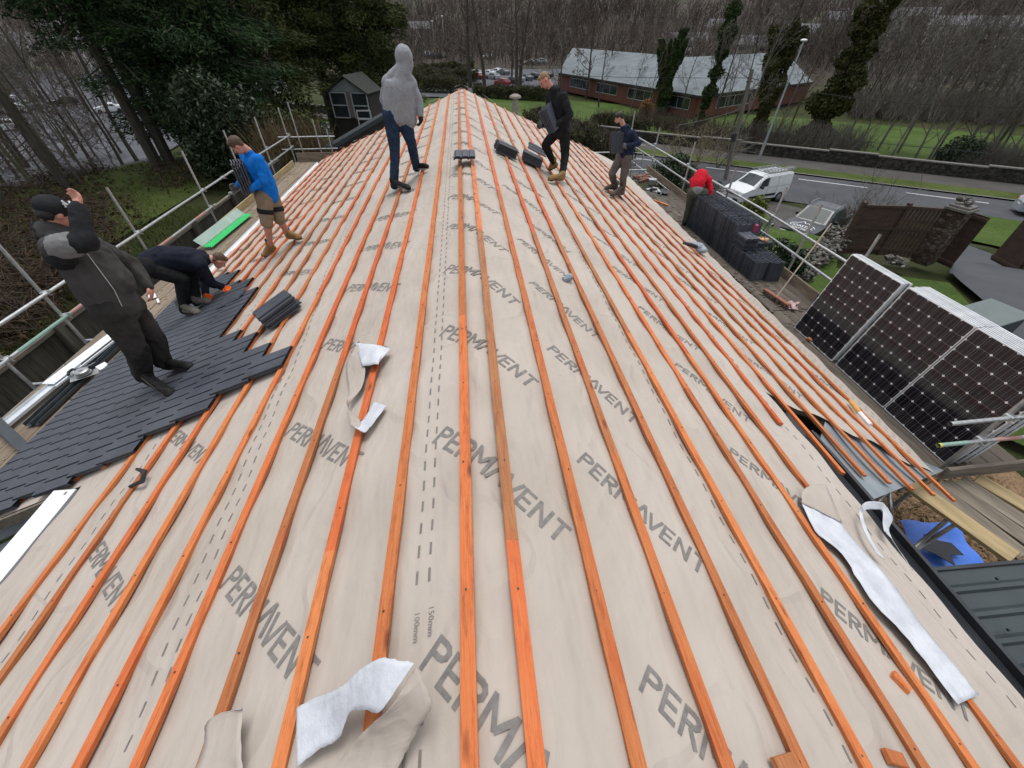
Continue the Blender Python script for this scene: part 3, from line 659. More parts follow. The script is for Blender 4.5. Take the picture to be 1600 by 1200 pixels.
# ================================================================ things on the left walkway
al = M('bright_white_metal', (.62, .66, .70), (.78, .82, .85), 3, .3, .03)
b = MB()
def channel(b, p, q, wd, h):
    p, q = V(p), V(q); y = (q - p).normalized(); x = y.cross(V((0, 0, 1))).normalized(); z = V((0, 0, 1))
    for o, w_, t in ((0, wd, .006),): b.beam(p, q, wd, .006)
    for s in (-1, 1): b.beam(p + x * s * wd / 2 + z * h / 2, q + x * s * wd / 2 + z * h / 2, .006, h)
g1, g2 = at_z(0, 715, PZ + .05), at_z(235, 452, PZ + .05); d = (g2 - g1)
channel(b, at_z(0, 672, PZ + .06), at_z(122, 572, PZ + .06), .15, .04); o = b.build('roof_trim', al); tag(o, 'white metal roof trim channel lying nearest on the left walkway', 'trim')
b = MB(); b.beam(at_z(75, 600, PZ + .1), at_z(190, 512, PZ + .1), .19, .012); b.beam(at_z(88, 604, PZ + .13), at_z(195, 520, PZ + .13), .02, .03); o = b.build('roof_trim', al); tag(o, 'broad white metal sheet beside the circular saw on the left walkway', 'trim')
b = MB(); channel(b, at_z(45, 665, PZ + .04), at_z(200, 520, PZ + .04), .09, .05); channel(b, at_z(58, 664, PZ + .03), at_z(208, 522, PZ + .03), .07, .05); o = b.build('roof_trim', dark_steel); tag(o, 'dark grey metal channels lying along the white trim by the laid tiles', 'trim')
b = MB(); b.beam(at_z(345, 412, PZ + .16), at_z(470, 292, PZ + .16), .1, .015); o = b.build('roof_trim', al)
tag(o, 'long white trim along the left eaves beside the green sheet', 'trim')
b = MB(); b.beam(at_z(452, 300, PZ + .1), at_z(485, 270, PZ + .1), .16, .03); b.beam(at_z(460, 292, PZ + .14), at_z(482, 272, PZ + .14), .05, .04); o = b.build('roof_trim', al); tag(o, 'short white trim at the far end of the left walkway', 'trim')
green_m = M('bright_green_plastic', (.01, .46, .10), (.02, .62, .16), 6, .3, .05); clear_m = M('pale_green_film', (.30, .42, .36), (.42, .54, .48), 3, .35, .05)
ga, gb = at_z(322, 388, PZ + .05), at_z(386, 336, PZ + .05); y_ = (gb - ga).normalized()
grn = thing('plastic_sheet', ga, 'bright green corrugated plastic sheet with a pale edge on the left walkway', 'sheet')
b = MB()
def gs(u, v): return ga.lerp(gb, v) + V((-.02 + .30 * u - .02, 0, .035 * math.sin(u * 18) * .5 + .06 * u))
b.grid(lambda u, v: ga.lerp(gb, v) + V((.22 * u - .06, 0, .015 * math.sin(u * 25) + .03)), 16, 8); b.build('green_sheet', green_m, grn, thick=.005)
b = MB(); b.grid(lambda u, v: ga.lerp(gb, v) + V((-.06 - .15 * u, 0, .05 + .16 * u)), 4, 4); b.build('pale_edge', clear_m, grn, thick=.005)
for px, lb in (((238, 463), 'small white offcut on the walkway behind the bent worker'), ((247, 470), 'thin white sliver beside the small white offcut')):
    p = at_z(*px, PZ + .03); b = MB(); b.box(p, (.13, .22, .012) if lb[0] == 's' else (.04, .2, .012), Matrix.Rotation(.6, 3, 'Z')); tag(b.build('offcut', white_plastic), lb, 'offcut')
p = at_roof(160, 572, .06); b = MB(); b.box(p, (.09, .13, .01), Matrix.Rotation(-.5, 3, 'Z') @ Matrix.Rotation(.4, 3, 'Y')); tag(b.build('offcut', white_plastic), 'white offcut just right of the circular saw', 'offcut')
# circular saw
saw_p = at_z(132, 585, PZ + .12); saw = thing('circular_saw', saw_p, 'circular saw with round silver guard lying on the white trim at left', 'saw', rz=R_(35))
alm = M('cast_aluminium', (.34, .35, .36), (.5, .51, .52), 12, .4, .2, .002, metal=.8); blkp = M('black_tool_plastic', (.012, .012, .013), (.03, .03, .03), 8, .5, .1)
b = MB(); b.tube([(0, 0, .05), (0, 0, .08)], .095, 20); b.tube([(0, 0, .08), (0, 0, .09)], [.095, .07], 20); b.tube([(0, 0, .09), (0, 0, .1)], .03, 12); b.build('blade_guard', alm, saw, world=False)
b = MB(); b.tube([(0, 0, .03), (0, 0, .036)], .11, 24); b.build('blade', galv, saw, world=False)
b = MB(); b.box((0, -.02, .0), (.36, .17, .01), bev=.003); b.tube([(-.16, .05, .03), (.2, .06, .11)], .007, 6); b.build('base_plate', alm, saw, world=False)
b = MB(); b.tube([(0, 0, -.04), (0, 0, .03)], .05, 12); b.tube([(-.02, .06, .06), (-.10, .13, .08), (-.16, .12, .06), (-.17, .05, .05)], .02, 8); b.box((.03, .09, .04), (.16, .07, .09), bev=.02); b.build('handle', blkp, saw, world=False)
# dark strap across the near trim
b = MB(); b.beam(at_z(-20, 645, PZ + .22), at_z(38, 700, PZ + .16), .12, .02); b.beam(at_z(-30, 655, PZ + .1), at_z(30, 702, PZ + .1), .03, .05); tag(b.build('roof_trim', dark_steel), 'dark steel strip crossing over the nearest white trim', 'trim')
# ================================================================ solar panels
def m_panel():
    t = NT('solar_cells'); uv = t.n('UVMap').outputs[0]; sp = t.n('SeparateXYZ'); t.t.links.new(uv, sp.inputs[0]); U, W_ = sp.outputs[0], sp.outputs[1]
    fu = t.m('FRACT', t.m('MULTIPLY', U, 6)); fv = t.m('FRACT', t.m('MULTIPLY', W_, 9))
    du = t.m('MINIMUM', fu, t.m('SUBTRACT', 1, fu)); dv = t.m('MINIMUM', fv, t.m('SUBTRACT', 1, fv))
    dia = t.m('LESS_THAN', t.m('ADD', du, dv), .11); line = t.m('LESS_THAN', t.m('MINIMUM', du, dv), .014)
    f3 = t.m('FRACT', t.m('MULTIPLY', fu, 3)); bus = t.m('LESS_THAN', t.m('ABSOLUTE', t.m('SUBTRACT', f3, .5)), .035)
    cell = t.n('CombineXYZ'); t.t.links.new(t.m('FLOOR', t.m('MULTIPLY', U, 6)), cell.inputs[0]); t.t.links.new(t.m('FLOOR', t.m('MULTIPLY', W_, 9)), cell.inputs[1])
    wn = t.n('TexWhiteNoise', noise_dimensions='2D'); t.t.links.new(cell.outputs[0], wn.inputs['Vector'])
    base = t.ramp(wn.outputs['Value'], [(0, (.010, .009, .013)), (1, (.017, .015, .019))])
    col = t.mix(t.m('MULTIPLY', bus, .55), base, (.17, .17, .18)); col = t.mix(t.m('MULTIPLY', line, .6), col, (.22, .22, .24)); col = t.mix(dia, col, (.75, .75, .75))
    return t.out(col, .12, spec=.45)
cells_m = m_panel(); frame_m = M('panel_frame_aluminium', (.60, .62, .64), (.75, .77, .78), 8, .4, .05, metal=.1)
PW, PH = 1.03, 1.48
def make_panel():
    t = thing('solar_panel', (0, 0, 0), '', 'solar panel')
    b = MB(); f = .011; th = .035
    b.box((0, PW / 2, f / 2), (th, PW, f)); b.box((0, PW / 2, PH - f / 2), (th, PW, f)); b.box((0, f / 2, PH / 2), (th - .001, f, PH - 2 * f)); b.box((0, PW - f / 2, PH / 2), (th - .001, f, PH - 2 * f))
    b.build('frame', frame_m, t, world=False)
    b = MB(); x = -th / 2 + .002; b.quad((x, PW - f, f), (x, f, f), (x, f, PH - f), (x, PW - f, PH - f)); o = b.build('cell_glass', cells_m, t, world=False)
    uvl = o.data.uv_layers.new(name='UVMap')
    for i, u in enumerate(((0, 0), (1, 0), (1, 1), (0, 1))): uvl.data[i].uv = u
    b = MB(); x = th / 2 - .006; b.quad((x, f, f), (x, PW - f, f), (x, PW - f, PH - f), (x, f, PH - f)); b.build('backsheet', white_plastic, t, world=False)
    return t
proto = make_panel(); first = True; pk = children(proto)
pos = ['far', 'middle', 'near']
for si, (bp, n) in enumerate((((1306, 564.5), 4), ((1378, 638), 8), ((1470, 727), 8))):
    P = at_z(*bp, PZ); x0 = 6.06
    for i in range(n):
        t = proto if first else None
        if not first:
            t = proto.copy(); COL.objects.link(t)
            for c in pk: cc = c.copy(); COL.objects.link(cc); cc.parent = t
        first = False
        t.location = (x0 + i * .042, P.y + (0 if i == 0 else random.uniform(-.012, .02)), PZ + .005 + random.uniform(0, .004)); t.rotation_euler = (0, R_(11) + i * .001, 0)
        t['label'] = ('front solar panel of the %s stack, its dark cell grid in full view' % ['farthest', 'middle', 'nearest'][si]) if i == 0 else 'silver framed solar panel behind the front one in the %s stack' % ['farthest', 'middle', 'nearest'][si]
        t['group'] = 'solar panels stacked on the right walkway'
# ================================================================ roof tiles: one tile, then copies
def tile_mesh():
    b = MB(); w_, l = .33, .42; n = 13
    prof = [(0, .0), (.02, .0), (.03, .012), (.09, .014), (.105, .002), (.12, .002), (.135, .014), (.20, .014), (.215, .002), (.23, .002), (.245, .013), (.30, .012), (.33, .004)]
    P = []
    for y, k in ((-l / 2, 0), (l / 2, 0)):
        for u, h in prof: P.append((u - w_ / 2, y + (.012 * math.sin(u * 40) if k == 0 else 0), h + .006))
        for u, h in prof: P.append((u - w_ / 2, y + (.012 * math.sin(u * 40) if k == 0 else 0), h - .010))
    m = len(prof); F = []
    for i in range(m - 1):
        F += [(i, i + 1, 2 * m + i + 1, 2 * m + i), (3 * m + i, 3 * m + i + 1, m + i + 1, m + i), (m + i, m + i + 1, i + 1, i), (2 * m + i, 2 * m + i + 1, 3 * m + i + 1, 3 * m + i)]
    F += [(0, 2 * m, 3 * m, m), (m - 1, 2 * m - 1, 4 * m - 1, 3 * m - 1)]
    b.add(P, F); return b
tile0 = tile_mesh().build('roof_tile', tile_m); tag(tile0, '', 'roof tile'); used = [False]
def tile(loc, R, label, group):
    o = tile0 if not used[0] else tile0.copy()
    if used[0]: COL.objects.link(o)
    used[0] = True; o.location = loc; o.rotation_euler = R.to_euler() if hasattr(R, 'to_euler') else R
    o['label'] = label; o['group'] = group; return o
def frame(x, y, z): return Matrix((V(x), V(y), V(z))).transposed()
def stack(p, ax, ay, az, n, label, group, pitch=.024, jit=.006):
    """n tiles piled along az; width along ax, length along ay"""
    R = frame(V(ax).normalized(), V(ay).normalized(), V(az).normalized())
    for i in range(n):
        j = V((random.uniform(-jit, jit), random.uniform(-jit, jit), 0)); tile(V(p) + R @ (j + V((0, 0, i * pitch))), R, label, group)
def slope_axes(side):     # across-slope (down), along ridge, normal
    t = TR if side > 0 else TL; d = V((side, 0, -t)).normalized(); y = V((0, 1, 0)); n = V((t * side, 0, 1)).normalized(); return d, y, n
# piles on the roof
dL, yL, nL = slope_axes(-1); dR, yR, nR = slope_axes(1)
p = at_roof(443, 492, .0); ay = (at_roof(478, 466) - at_roof(412, 515)).normalized(); az = nL; ax = ay.cross(az).normalized()
stack(p + nL * .012, ax, ay, az, 7, 'dark grey tile in the pile on the left slope', 'tiles piled on the left slope', pitch=.025, jit=.016)
p = at_roof(726, 247, .03); ax = V((1, 0, 0)); ay = V((0, 1, 0)); az = V((0, 0, 1))
stack(p + V((0, 0, .03)), ax, ay, az, 2, 'grey ribbed tile lying flat astride the ridge', 'tiles on the ridge')
def slope_pile(px, n, label, group, yaw):
    R0 = Matrix.Rotation(yaw, 3, nR); ay = R0 @ dR; az = nR; ax = ay.cross(az).normalized(); stack(at_roof(*px) + nR * .01, ax, ay, az, n, label, group, pitch=.027, jit=.01); return ax, ay
slope_pile((788, 240), 6, 'dark tile in the left pile beside the worker in the black jacket', 'tiles in the pile nearer the ridge', R_(6))
ax, ay = slope_pile((829, 254), 6, 'dark tile in the right pile beside the worker in the black jacket', 'tiles in the pile at the feet of the worker', R_(-8))
p = at_roof(833, 249) + nR * .21; az = (nR + V((0, -.25, 0))).normalized(); R = frame(ay.cross(az).normalized(), ay, az); o = tile(p, R, 'single grey tile tipped on top of the right pile near the black jacket', ''); del o['group']
# big stacks on the right walkway: tiles standing on edge
def on_edge(x, y0, y1, z, label, group, pitch=.049, flip=1, h=.21):
    y = y0
    while y < y1:
        R = Matrix.Rotation(R_(90 + random.uniform(-2, 2)), 3, 'X') @ Matrix.Rotation(R_(90), 3, 'Z')     # length across X
        R = Matrix.Rotation(R_(90 + random.uniform(-2, 2) - 6), 3, 'X')
        tile((x + random.uniform(-.014, .014), y, z + h + random.uniform(-.008, .008)), R, label, group); y += pitch
BP = 'dark tile standing on edge in the %s row of the big stack behind the vans'
GB = 'tiles standing on edge in the big stack'
xs = 6.36
on_edge(xs, 8.72, 11.0, PZ, 'dark tile standing in the lower row of the big stack nearest the roof', GB + ' lower row')
on_edge(xs, 8.68, 10.96, PZ + .43, 'dark tile standing in the upper front row of the big tile stack', GB + ' upper front row')
on_edge(xs + .37, 8.78, 11.3, PZ + .43, 'dark tile standing in the upper back row of the big tile stack', GB + ' upper back row')
on_edge(xs + .37, 8.78, 9.3, PZ, 'dark tile standing under the back row of the big tile stack', GB + ' lower back row')
on_edge(6.34, 8.12, 8.68, PZ, 'dark tile standing under the small flat pile', 'tiles standing under the flat pile', .05)
on_edge(6.70, 7.55, 8.6, PZ, 'dark tile standing in the nearest low row on the walkway', 'tiles in the nearest low row', .05)
on_edge(6.37, 7.62, 8.08, PZ, 'dark tile standing in the nearest low row on the walkway', 'tiles in the nearest low row', .05)
stack((6.38, 8.42, PZ + .45), (1, 0, 0), (0, 1, 0), (0, 0, 1), 9, 'dark grey tile in the small flat pile against the big stack', 'tiles in the small flat pile', pitch=.03, jit=.012)
stack((6.84, 8.55, PZ + .45), (0, 1, 0), (-1, 0, 0), (0, 0, 1), 3, 'tile under the orange glove beside the flat pile', 'tiles under the glove', pitch=.03)
# bits on and beside the stacks
org_m = M('orange_glove_fabric', (.60, .17, .05), (.72, .26, .09), 14, .8, .4, .004); peach = M('peach_glove_fabric', (.55, .30, .17), (.65, .38, .22), 14, .8, .4, .004)
def glove(p, R, mat, label, s=1.0):
    b = MB(); p = V(p)
    def q(x, y, z): return p + R @ (V((x, y, z)) * s)
    b.ball(q(0, 0, 0), (.05 * s, .055 * s, .022 * s), 10, R=R)
    for i in range(4): b.tube([q(-.033 + i * .022, .04, 0), q(-.04 + i * .026, .09, .012), q(-.042 + i * .028, .125 - abs(i - 1.5) * .01, .0)], [.012 * s, .011 * s, .008 * s], 7)
    b.tube([q(.045, -.01, 0), q(.08, .02, .01), q(.09, .05, .0)], [.014 * s, .012 * s, .008 * s], 7); b.tube([q(0, -.03, 0), q(0, -.1, .005)], [.04 * s, .042 * s], 10)
    o = b.build('work_glove', mat, smooth=True); return tag(o, label, 'glove')
glove((6.82, 8.5, PZ + .56), Matrix.Rotation(.8, 3, 'Z'), peach, 'peach coloured work glove lying on tiles beside the flat pile', 1.2)
b = MB(); pm = M('magenta_wrapper', (.30, .02, .08), (.45, .05, .14), 9, .4, .1)
b.tube([(6.58, 8.56, PZ + .73), (6.58, 8.56, PZ + .86)], .045, 10); b.ball((6.58, 8.56, PZ + .87), (.045, .045, .03), 10); tag(b.build('drinks_can', pm), 'dark pink drinks can beside the small flat pile of tiles', 'can')
# grey glove-and-bag on the right eaves
rag = M('blue_grey_rag', (.20, .25, .30), (.32, .37, .42), 10, .85, .7, .01)
bt = thing('nail_bag', at_roof(1085, 384, .02), 'blue grey cloth bag with a black handle lying on the right eaves', 'bag')
b = MB(); c = at_roof(1092, 386, .07)
for i in range(7): a = i * .9; b.ball(c + V((.10 * math.cos(a), .14 * math.sin(a), -.04 * math.cos(a) + .02 * math.sin(i * 2))), (.09, .12, .055), 9, Matrix.Rotation(a, 3, 'Z'))
o = b.build('bag_body', rag, bt); md = o.modifiers.new('merge', 'REMESH'); md.mode = 'VOXEL'; md.voxel_size = .012; md.use_smooth_shade = True
b = MB(); b.tube([at_roof(1088, 386, .1), at_roof(1078, 382, .1), at_roof(1067, 379, .06)], [.045, .04, .03], 8); b.build('bag_handle', blkp, bt, smooth=True)
# yard brush
br = thing('yard_brush', at_z(1230, 478, PZ), 'wooden yard brush, its long pole leaning on the right guard rail', 'brush')
h0, h1 = at_z(1195, 452, PZ + .1), at_z(1233, 477, PZ + .1)
b = MB(); b.beam(h0, h1, .09, .045, bev=.01); b.build('brush_head', M('red_brown_brush_wood', (.16, .06, .035), (.28, .12, .07), 4, .7, .3, stretch=(1, 4, 4)), br)
b = MB()
for i in range(150): u = random.random(); q = h0.lerp(h1, u) + V((random.uniform(-.035, .035), random.uniform(-.03, .03), -.02)); b.tube([q, q + V((random.uniform(-.01, .01), random.uniform(-.01, .01), -.07))], .003, 3, False)
b.build('bristles', M('dark_bristle', (.05, .02, .012), (.12, .05, .03), 10, .9, 0), br)
b = MB(); hm = h0.lerp(h1, .5); tip = at_x(1302, 345, 7.05); b.tube([hm, hm.lerp(tip, .97)], .013, 8); b.build('pole', M('pale_pole_wood', (.36, .29, .20), (.48, .40, .29), 3, .7, .2, stretch=(3, 3, .4)), br)
# black bucket, rubble, tools along the right walkway
bk = thing('bucket', (6.86, 6.15, PZ), 'black rubber bucket beside the farthest solar panel stack', 'bucket')
b = MB(); b.tube([(6.9, 6.2, PZ + .02), (6.9, 6.2, PZ + .3)], [.14, .19], 18, False); b.tube([(6.9, 6.2, PZ + .29), (6.9, 6.2, PZ + .03)], [.18, .13], 18, False); b.tube([(6.9, 6.2, PZ + .02), (6.9, 6.2, PZ + .03)], .14, 18); b.tube([(6.9 + .19 * math.cos(a), 6.2 + .19 * math.sin(a), PZ + .3) for a in [i * math.pi / 8 for i in range(17)]], .012, 6); b.build('bucket_body', black_rubber, bk, smooth=False)
b = MB(); b.tube([(6.9 - .19, 6.2, PZ + .29), (6.78, 6.08, PZ + .38), (6.9, 6.0, PZ + .40), (7.02, 6.1, PZ + .36), (7.09, 6.2, PZ + .29)], .006, 6); b.build('handle', galv, bk)
junk = M('mixed_dark_debris', (.04, .035, .03), (.20, .15, .12), 18, .9, .5, .01); brick_bit = M('orange_brick_bit', (.35, .13, .05), (.45, .2, .09), 9, .9, .5, .01)
b = MB()
for i in range(420):
    y = random.uniform(5.2, 18.5); x = random.choice((random.uniform(5.8, 6.3), random.uniform(5.9, 7.0))); s = random.uniform(.008, .035)
    b.box((x, y, PZ + s * .3), (s * 2, s * random.uniform(1, 3), s * .6), Matrix.Rotation(random.uniform(0, 3), 3, 'Z') @ Matrix.Rotation(random.uniform(-.3, .3), 3, 'X'))
tag(b.build('debris', junk), 'small dark chips and dust scattered over the right walkway', 'debris', kind='stuff')
b = MB()
for i in range(200):
    y = random.uniform(3, 17); x = random.uniform(-7.0, -5.95); s = random.uniform(.006, .02)
    b.box((x, y, PZ + s * .3), (s * 2, s * random.uniform(1, 3), s * .6), Matrix.Rotation(random.uniform(0, 3), 3, 'Z'))
tag(b.build('debris', M('sawdust_chips', (.25, .18, .1), (.4, .3, .18), 18, .9, .2)), 'pale chips scattered over the left walkway', 'debris', kind='stuff')
p = at_z(1269, 531, PZ + .04); b = MB(); b.box(p, (.10, .16, .06), Matrix.Rotation(.5, 3, 'Z'), bev=.02); tag(b.build('brick_piece', brick_bit), 'orange brick piece on the walkway below the farthest solar panels', 'brick')
def lump(p, s, mat, name, label, cat, n=9):
    b = MB(); rn = random.Random(label)
    for i in range(n): b.box(V(p) + V((rn.uniform(-.5, .5) * s, rn.uniform(-.9, .9) * s, rn.uniform(.02, .5) * s * .7)), (rn.uniform(.2, .7) * s, rn.uniform(.3, 1.1) * s, rn.uniform(.06, .3) * s), Matrix.Rotation(rn.uniform(0, 3), 3, 'Z') @ Matrix.Rotation(rn.uniform(-.4, .4), 3, 'X'), bev=.01)
    return tag(b.build(name, mat), label, cat)
lump(at_z(1003, 282, PZ), .35, M('reddish_offcuts', (.14, .06, .04), (.26, .13, .1), 9, .9, .3), 'offcut_heap', 'heap of red brown offcuts at the far end of the right walkway', 'offcuts', 14)
lump(at_z(1030, 301, PZ), .35, blkp, 'tool_bag', 'black open tool bag on the far right walkway', 'tool bag', 8)
lump(at_z(1021, 300, PZ), .28, alm, 'nail_gun', 'grey nail gun lying beside the black tool bag', 'nail gun', 7)
b = MB(); c = at_z(1018, 289, PZ); b.tube([c + V((0, 0, .02)), c + V((0, 0, .2))], [.12, .15], 12); tag(b.build('pail', alm), 'small pale pail beyond the nail gun on the right walkway', 'pail')
b = MB(); b.beam(at_z(1022, 313, PZ + .03), at_z(1043, 321, PZ + .03), .06, .04); tag(b.build('offcut', batten_m), 'orange batten offcut lying on the far right walkway', 'offcut')
lump(at_z(1240, 480, PZ), .2, M('red_white_wrapper', (.3, .1, .09), (.6, .5, .48), 22, .7, .3), 'wrapper', 'crumpled red and white wrapper beside the brush head', 'wrapper', 7)
# ladder at the far end
ld = thing('ladder', (7.0, 18.6, 0), 'grey ladder standing up past the far end of the right walkway', 'ladder')
q0, q1 = at_y(987, 268, 18.0), at_y(1001, 240, 18.0)
b = MB()
for px in (986, 1000): p = at_y(px, 268, 18.2); b.beam((p.x, 18.2, .0), (p.x + .02, 18.25, at_y(px + 3, 243, 18.2).z), .03, .07, up=(0, 1, 0))
b.build('stile', galv, ld); xa, xb = at_y(986, 268, 18.2).x, at_y(1000, 268, 18.2).x
for i in range(9): b = MB(); z = .3 + i * .27; b.tube([(xa, 18.21, z), (xb, 18.21, z)], .015, 6); b.build('rung', galv, ld)
# offcuts and tools on the roof
def offcut(px0, px1, label, lift=.01, w_=.05):
    b = MB(); p, q = at_roof(*px0, lift), at_roof(*px1, lift); b.beam(p, q, w_, .027, up=nR, bev=.003); return tag(b.build('batten_offcut', batten_m), label, 'offcut', 'batten offcuts on the roof')
offcut((1395, 1052), (1420, 1080), 'short orange batten offcut loose between two battens near the long white strip', -.022)
offcut((1212, 1198), (1240, 1189), 'red brown offcut leaning on a batten at the bottom right centre', -.005)
offcut((1385, 1181), (1412, 1189), 'dark red offcut against a batten near the bottom right', -.005)
tb = thing('sealant_tube', at_roof(1345, 645, .03), 'sealant tube half orange half white between the outermost right battens', 'tube')
a_, m_, e_ = at_roof(1328, 625, .03), at_roof(1343, 645, .03), at_roof(1360, 664, .03)
b = MB(); b.tube([a_, a_.lerp(m_, .15), m_], [.012, .03, .03], 10); b.build('orange_sleeve', M('ochre_plastic', (.5, .24, .05), (.62, .34, .1), 8, .5, .05), tb); b = MB(); b.tube([m_, e_], [.027, .027], 10); b.build('white_barrel', white_plastic, tb)
b = MB(); b.tube([at_roof(203, 760, .01), at_roof(222, 752, .04), at_roof(226, 737, .05), at_roof(214, 733, .03)], [.012, .02, .02, .012], 6); tag(b.build('rubber_strip', black_rubber), 'curved black rubber strip lying on a batten at the left', 'strip')
b = MB(); p = at_roof(880, 437, -.02); b.tube([p, p + V((.08, .02, .01)), p + V((.1, .1, 0))], [.03, .035, .02], 7); tag(b.build('rag', rag), 'small grey rag on the membrane over reversed printing', 'rag')
b = MB(); b.tube([at_roof(938, 300, .03), at_roof(948, 292, .06), at_roof(965, 305, .03), at_roof(972, 312, .02)], .006, 5); tag(b.build('cord', blkp), 'thin dark cord lying by the boots of the worker in navy', 'cord')
# ================================================================ near right: low ribbed roof, blue tarpaulin, leafy gravel
rr = thing('lean_to', (4.6, 0, 0), 'dark green grey ribbed metal roof at the lower right corner', 'lean-to')
ribm = M('dark_green_metal', (.032, .042, .046), (.045, .058, .062), 3, .38, .05, .002, metal=.1)
zr_ = CZ - 3.75; A = at_z(1465, 897, zr_)
def ribf(u):
    f = (u * 22) % 1
    return .0 if f < .62 else (.035 if .68 < f < .94 else .0175)
b = MB(); nU = 22 * 12
b.grid(lambda u, v: (A.x - .15 + 4.2 * v, A.y + .02 - 4.4 * u, zr_ - .25 * v + ribf(u)), nU, 4)
b.build('ribbed_roof', ribm, rr); b = MB()
for i in range(16): b.box((A.x + .1 + .7 * random.random() + .7 * (i % 3), A.y - .1 - (i // 3) * .2 * 1.9, zr_ + .03), (.02, .02, .02))
b.build('screws', blk, rr); b = MB(); b.beam((A.x - .17, A.y + .03, zr_ - .03), (A.x - .17, A.y - 4.4, zr_ - .03), .03, .16); b.beam((A.x - .2, A.y + .04, zr_ - .02), (A.x + 4.1, A.y + .04, zr_ - .27), .03, .10); b.build('edge_trim', blk, rr)
b = MB(); b.box((A.x + 1.9, A.y - 2.2, .9), (3.9, 4.2, 2.0)); b.build('wall', wall_m, rr)
blue = M('blue_tarpaulin', (.04, .15, .66), (.07, .23, .82), 2, .4, .4, .02)
T = [at_z(1405, 813, .45), at_z(1492, 817, .42), at_z(1560, 905, .35), at_z(1440, 905, .35)]
b = MB(); b.grid(lambda u, v: T[0].lerp(T[1], u).lerp(T[3].lerp(T[2], u), v) + V((0, 0, .03 * math.sin(u * 9 + v * 4) + .02 * math.sin(v * 13))), 24, 18)
o = b.build('tarpaulin', blue, smooth=True); tag(o, 'blue tarpaulin on the ground below the near right platform', 'tarpaulin')
b = MB(); c = at_z(1463, 858, .50)
lf = [(0, -.25), (.10, -.12), (.28, -.18), (.30, .0), (.16, .08), (.05, .22), (-.02, .12), (-.2, .06), (-.1, -.04)]
b.prism(lf, c, (1, .2, 0), (-.2, 1, 0), (0, 0, 1), 0, .01); tag(b.build('puddle', M('dark_wet_patch', (.01, .012, .016), (.02, .022, .03), 5, .15, 0)), 'dark wet patch in the middle of the blue tarpaulin', 'puddle', kind=None)
lm = M('brown_leaf_litter', (.07, .04, .02), (.30, .19, .10), 30, .9, .5, .01)
b = MB(); C0 = at_z(1425, 790, .02)
b.box((C0.x + .3, C0.y - .6, .0), (4.5, 4.5, .04))
for i in range(5200):
    x, y = C0.x + random.uniform(-1.2, 2.0), C0.y + random.uniform(-1.2, 1.2); s = random.uniform(.018, .04); a = random.uniform(0, 6.28); t1 = random.uniform(-.5, .5); z = random.uniform(.03, .07)
    dx, dy = math.cos(a) * s, math.sin(a) * s; b.quad((x - dx, y - dy, z), (x + dy * .6, y - dx * .6, z + t1 * s), (x + dx, y + dy, z + .01), (x - dy * .6, y + dx * .6, z - t1 * s + .01))
tag(b.build('leaf_litter', lm), 'brown gravel and leaf litter on the ground below the corner of the roof', 'leaf litter', kind='stuff')
# ================================================================ vehicles
tyre = M('tyre_rubber', (.012, .012, .013), (.03, .03, .03), 12, .8, .1); alloy = M('alloy_wheel', (.25, .26, .27), (.4, .41, .42), 10, .35, .05, metal=.6)
def paint(name, c, metal=0.0):
    t = NT(name); f = t.noise(3, 4, .6); col = t.ramp(f, [(.3, tuple(x * .9 for x in c)), (.7, c)]); return t.out(col, .38, metal=metal, coat=.25)
glass_car = M('car_glass', (.02, .028, .03), (.05, .062, .066), 1.5, .3, 0, spec=.2); lampw = M('headlamp_lens', (.5, .52, .54), (.7, .72, .74), 9, .15, .05); lampr = M('tail_lamp_red', (.35, .01, .01), (.45, .02, .02), 9, .25, 0); trimk = M('black_car_trim', (.012, .013, .014), (.025, .025, .027), 9, .6, .1)
KINDS = {
 'van': dict(L=4.97, W=1.98, top=[(0, .55), (.04, .82), (.12, .98), (.95, 1.22), (1.05, 1.27), (1.95, 1.86), (2.2, 1.93), (4.6, 1.97), (4.9, 1.93), (4.97, 1.80)], belt=1.12, sill=.3, tap=.86, wheels=(.95, 3.95), r=.33, ws=(1.07, 1.93), side=[(1.45, 2.35)], rear=None),
 'pickup': dict(L=5.2, W=1.86, top=[(0, .6), (.05, .9), (.18, 1.02), (1.25, 1.14), (1.35, 1.17), (2.15, 1.72), (2.4, 1.78), (3.3, 1.77), (3.62, 1.68), (3.72, 1.14), (5.05, 1.10), (5.2, 1.0)], belt=1.06, sill=.38, tap=.84, wheels=(.95, 4.1), r=.37, ws=(1.37, 2.12), side=[(1.95, 2.62), (2.7, 3.5)], rear=None),
 'hatch': dict(L=4.2, W=1.76, top=[(0, .5), (.05, .75), (.15, .85), (.95, 1.0), (1.05, 1.03), (1.75, 1.42), (2.2, 1.48), (3.2, 1.46), (3.75, 1.3), (4.1, .98), (4.2, .8)], belt=.93, sill=.26, tap=.8, wheels=(.8, 3.35), r=.31, ws=(1.07, 1.73), side=[(1.5, 2.35), (2.42, 3.3)], rear=(3.3, 4.05)),
 'saloon': dict(L=4.6, W=1.8, top=[(0, .5), (.05, .72), (.15, .83), (1.15, .98), (1.25, 1.0), (1.95, 1.38), (2.35, 1.43), (3.0, 1.42), (3.7, 1.08), (4.5, 1.02), (4.6, .8)], belt=.92, sill=.25, tap=.79, wheels=(.85, 3.6), r=.31, ws=(1.27, 1.93), side=[(1.7, 2.45), (2.52, 3.25)], rear=(3.05, 3.68))}
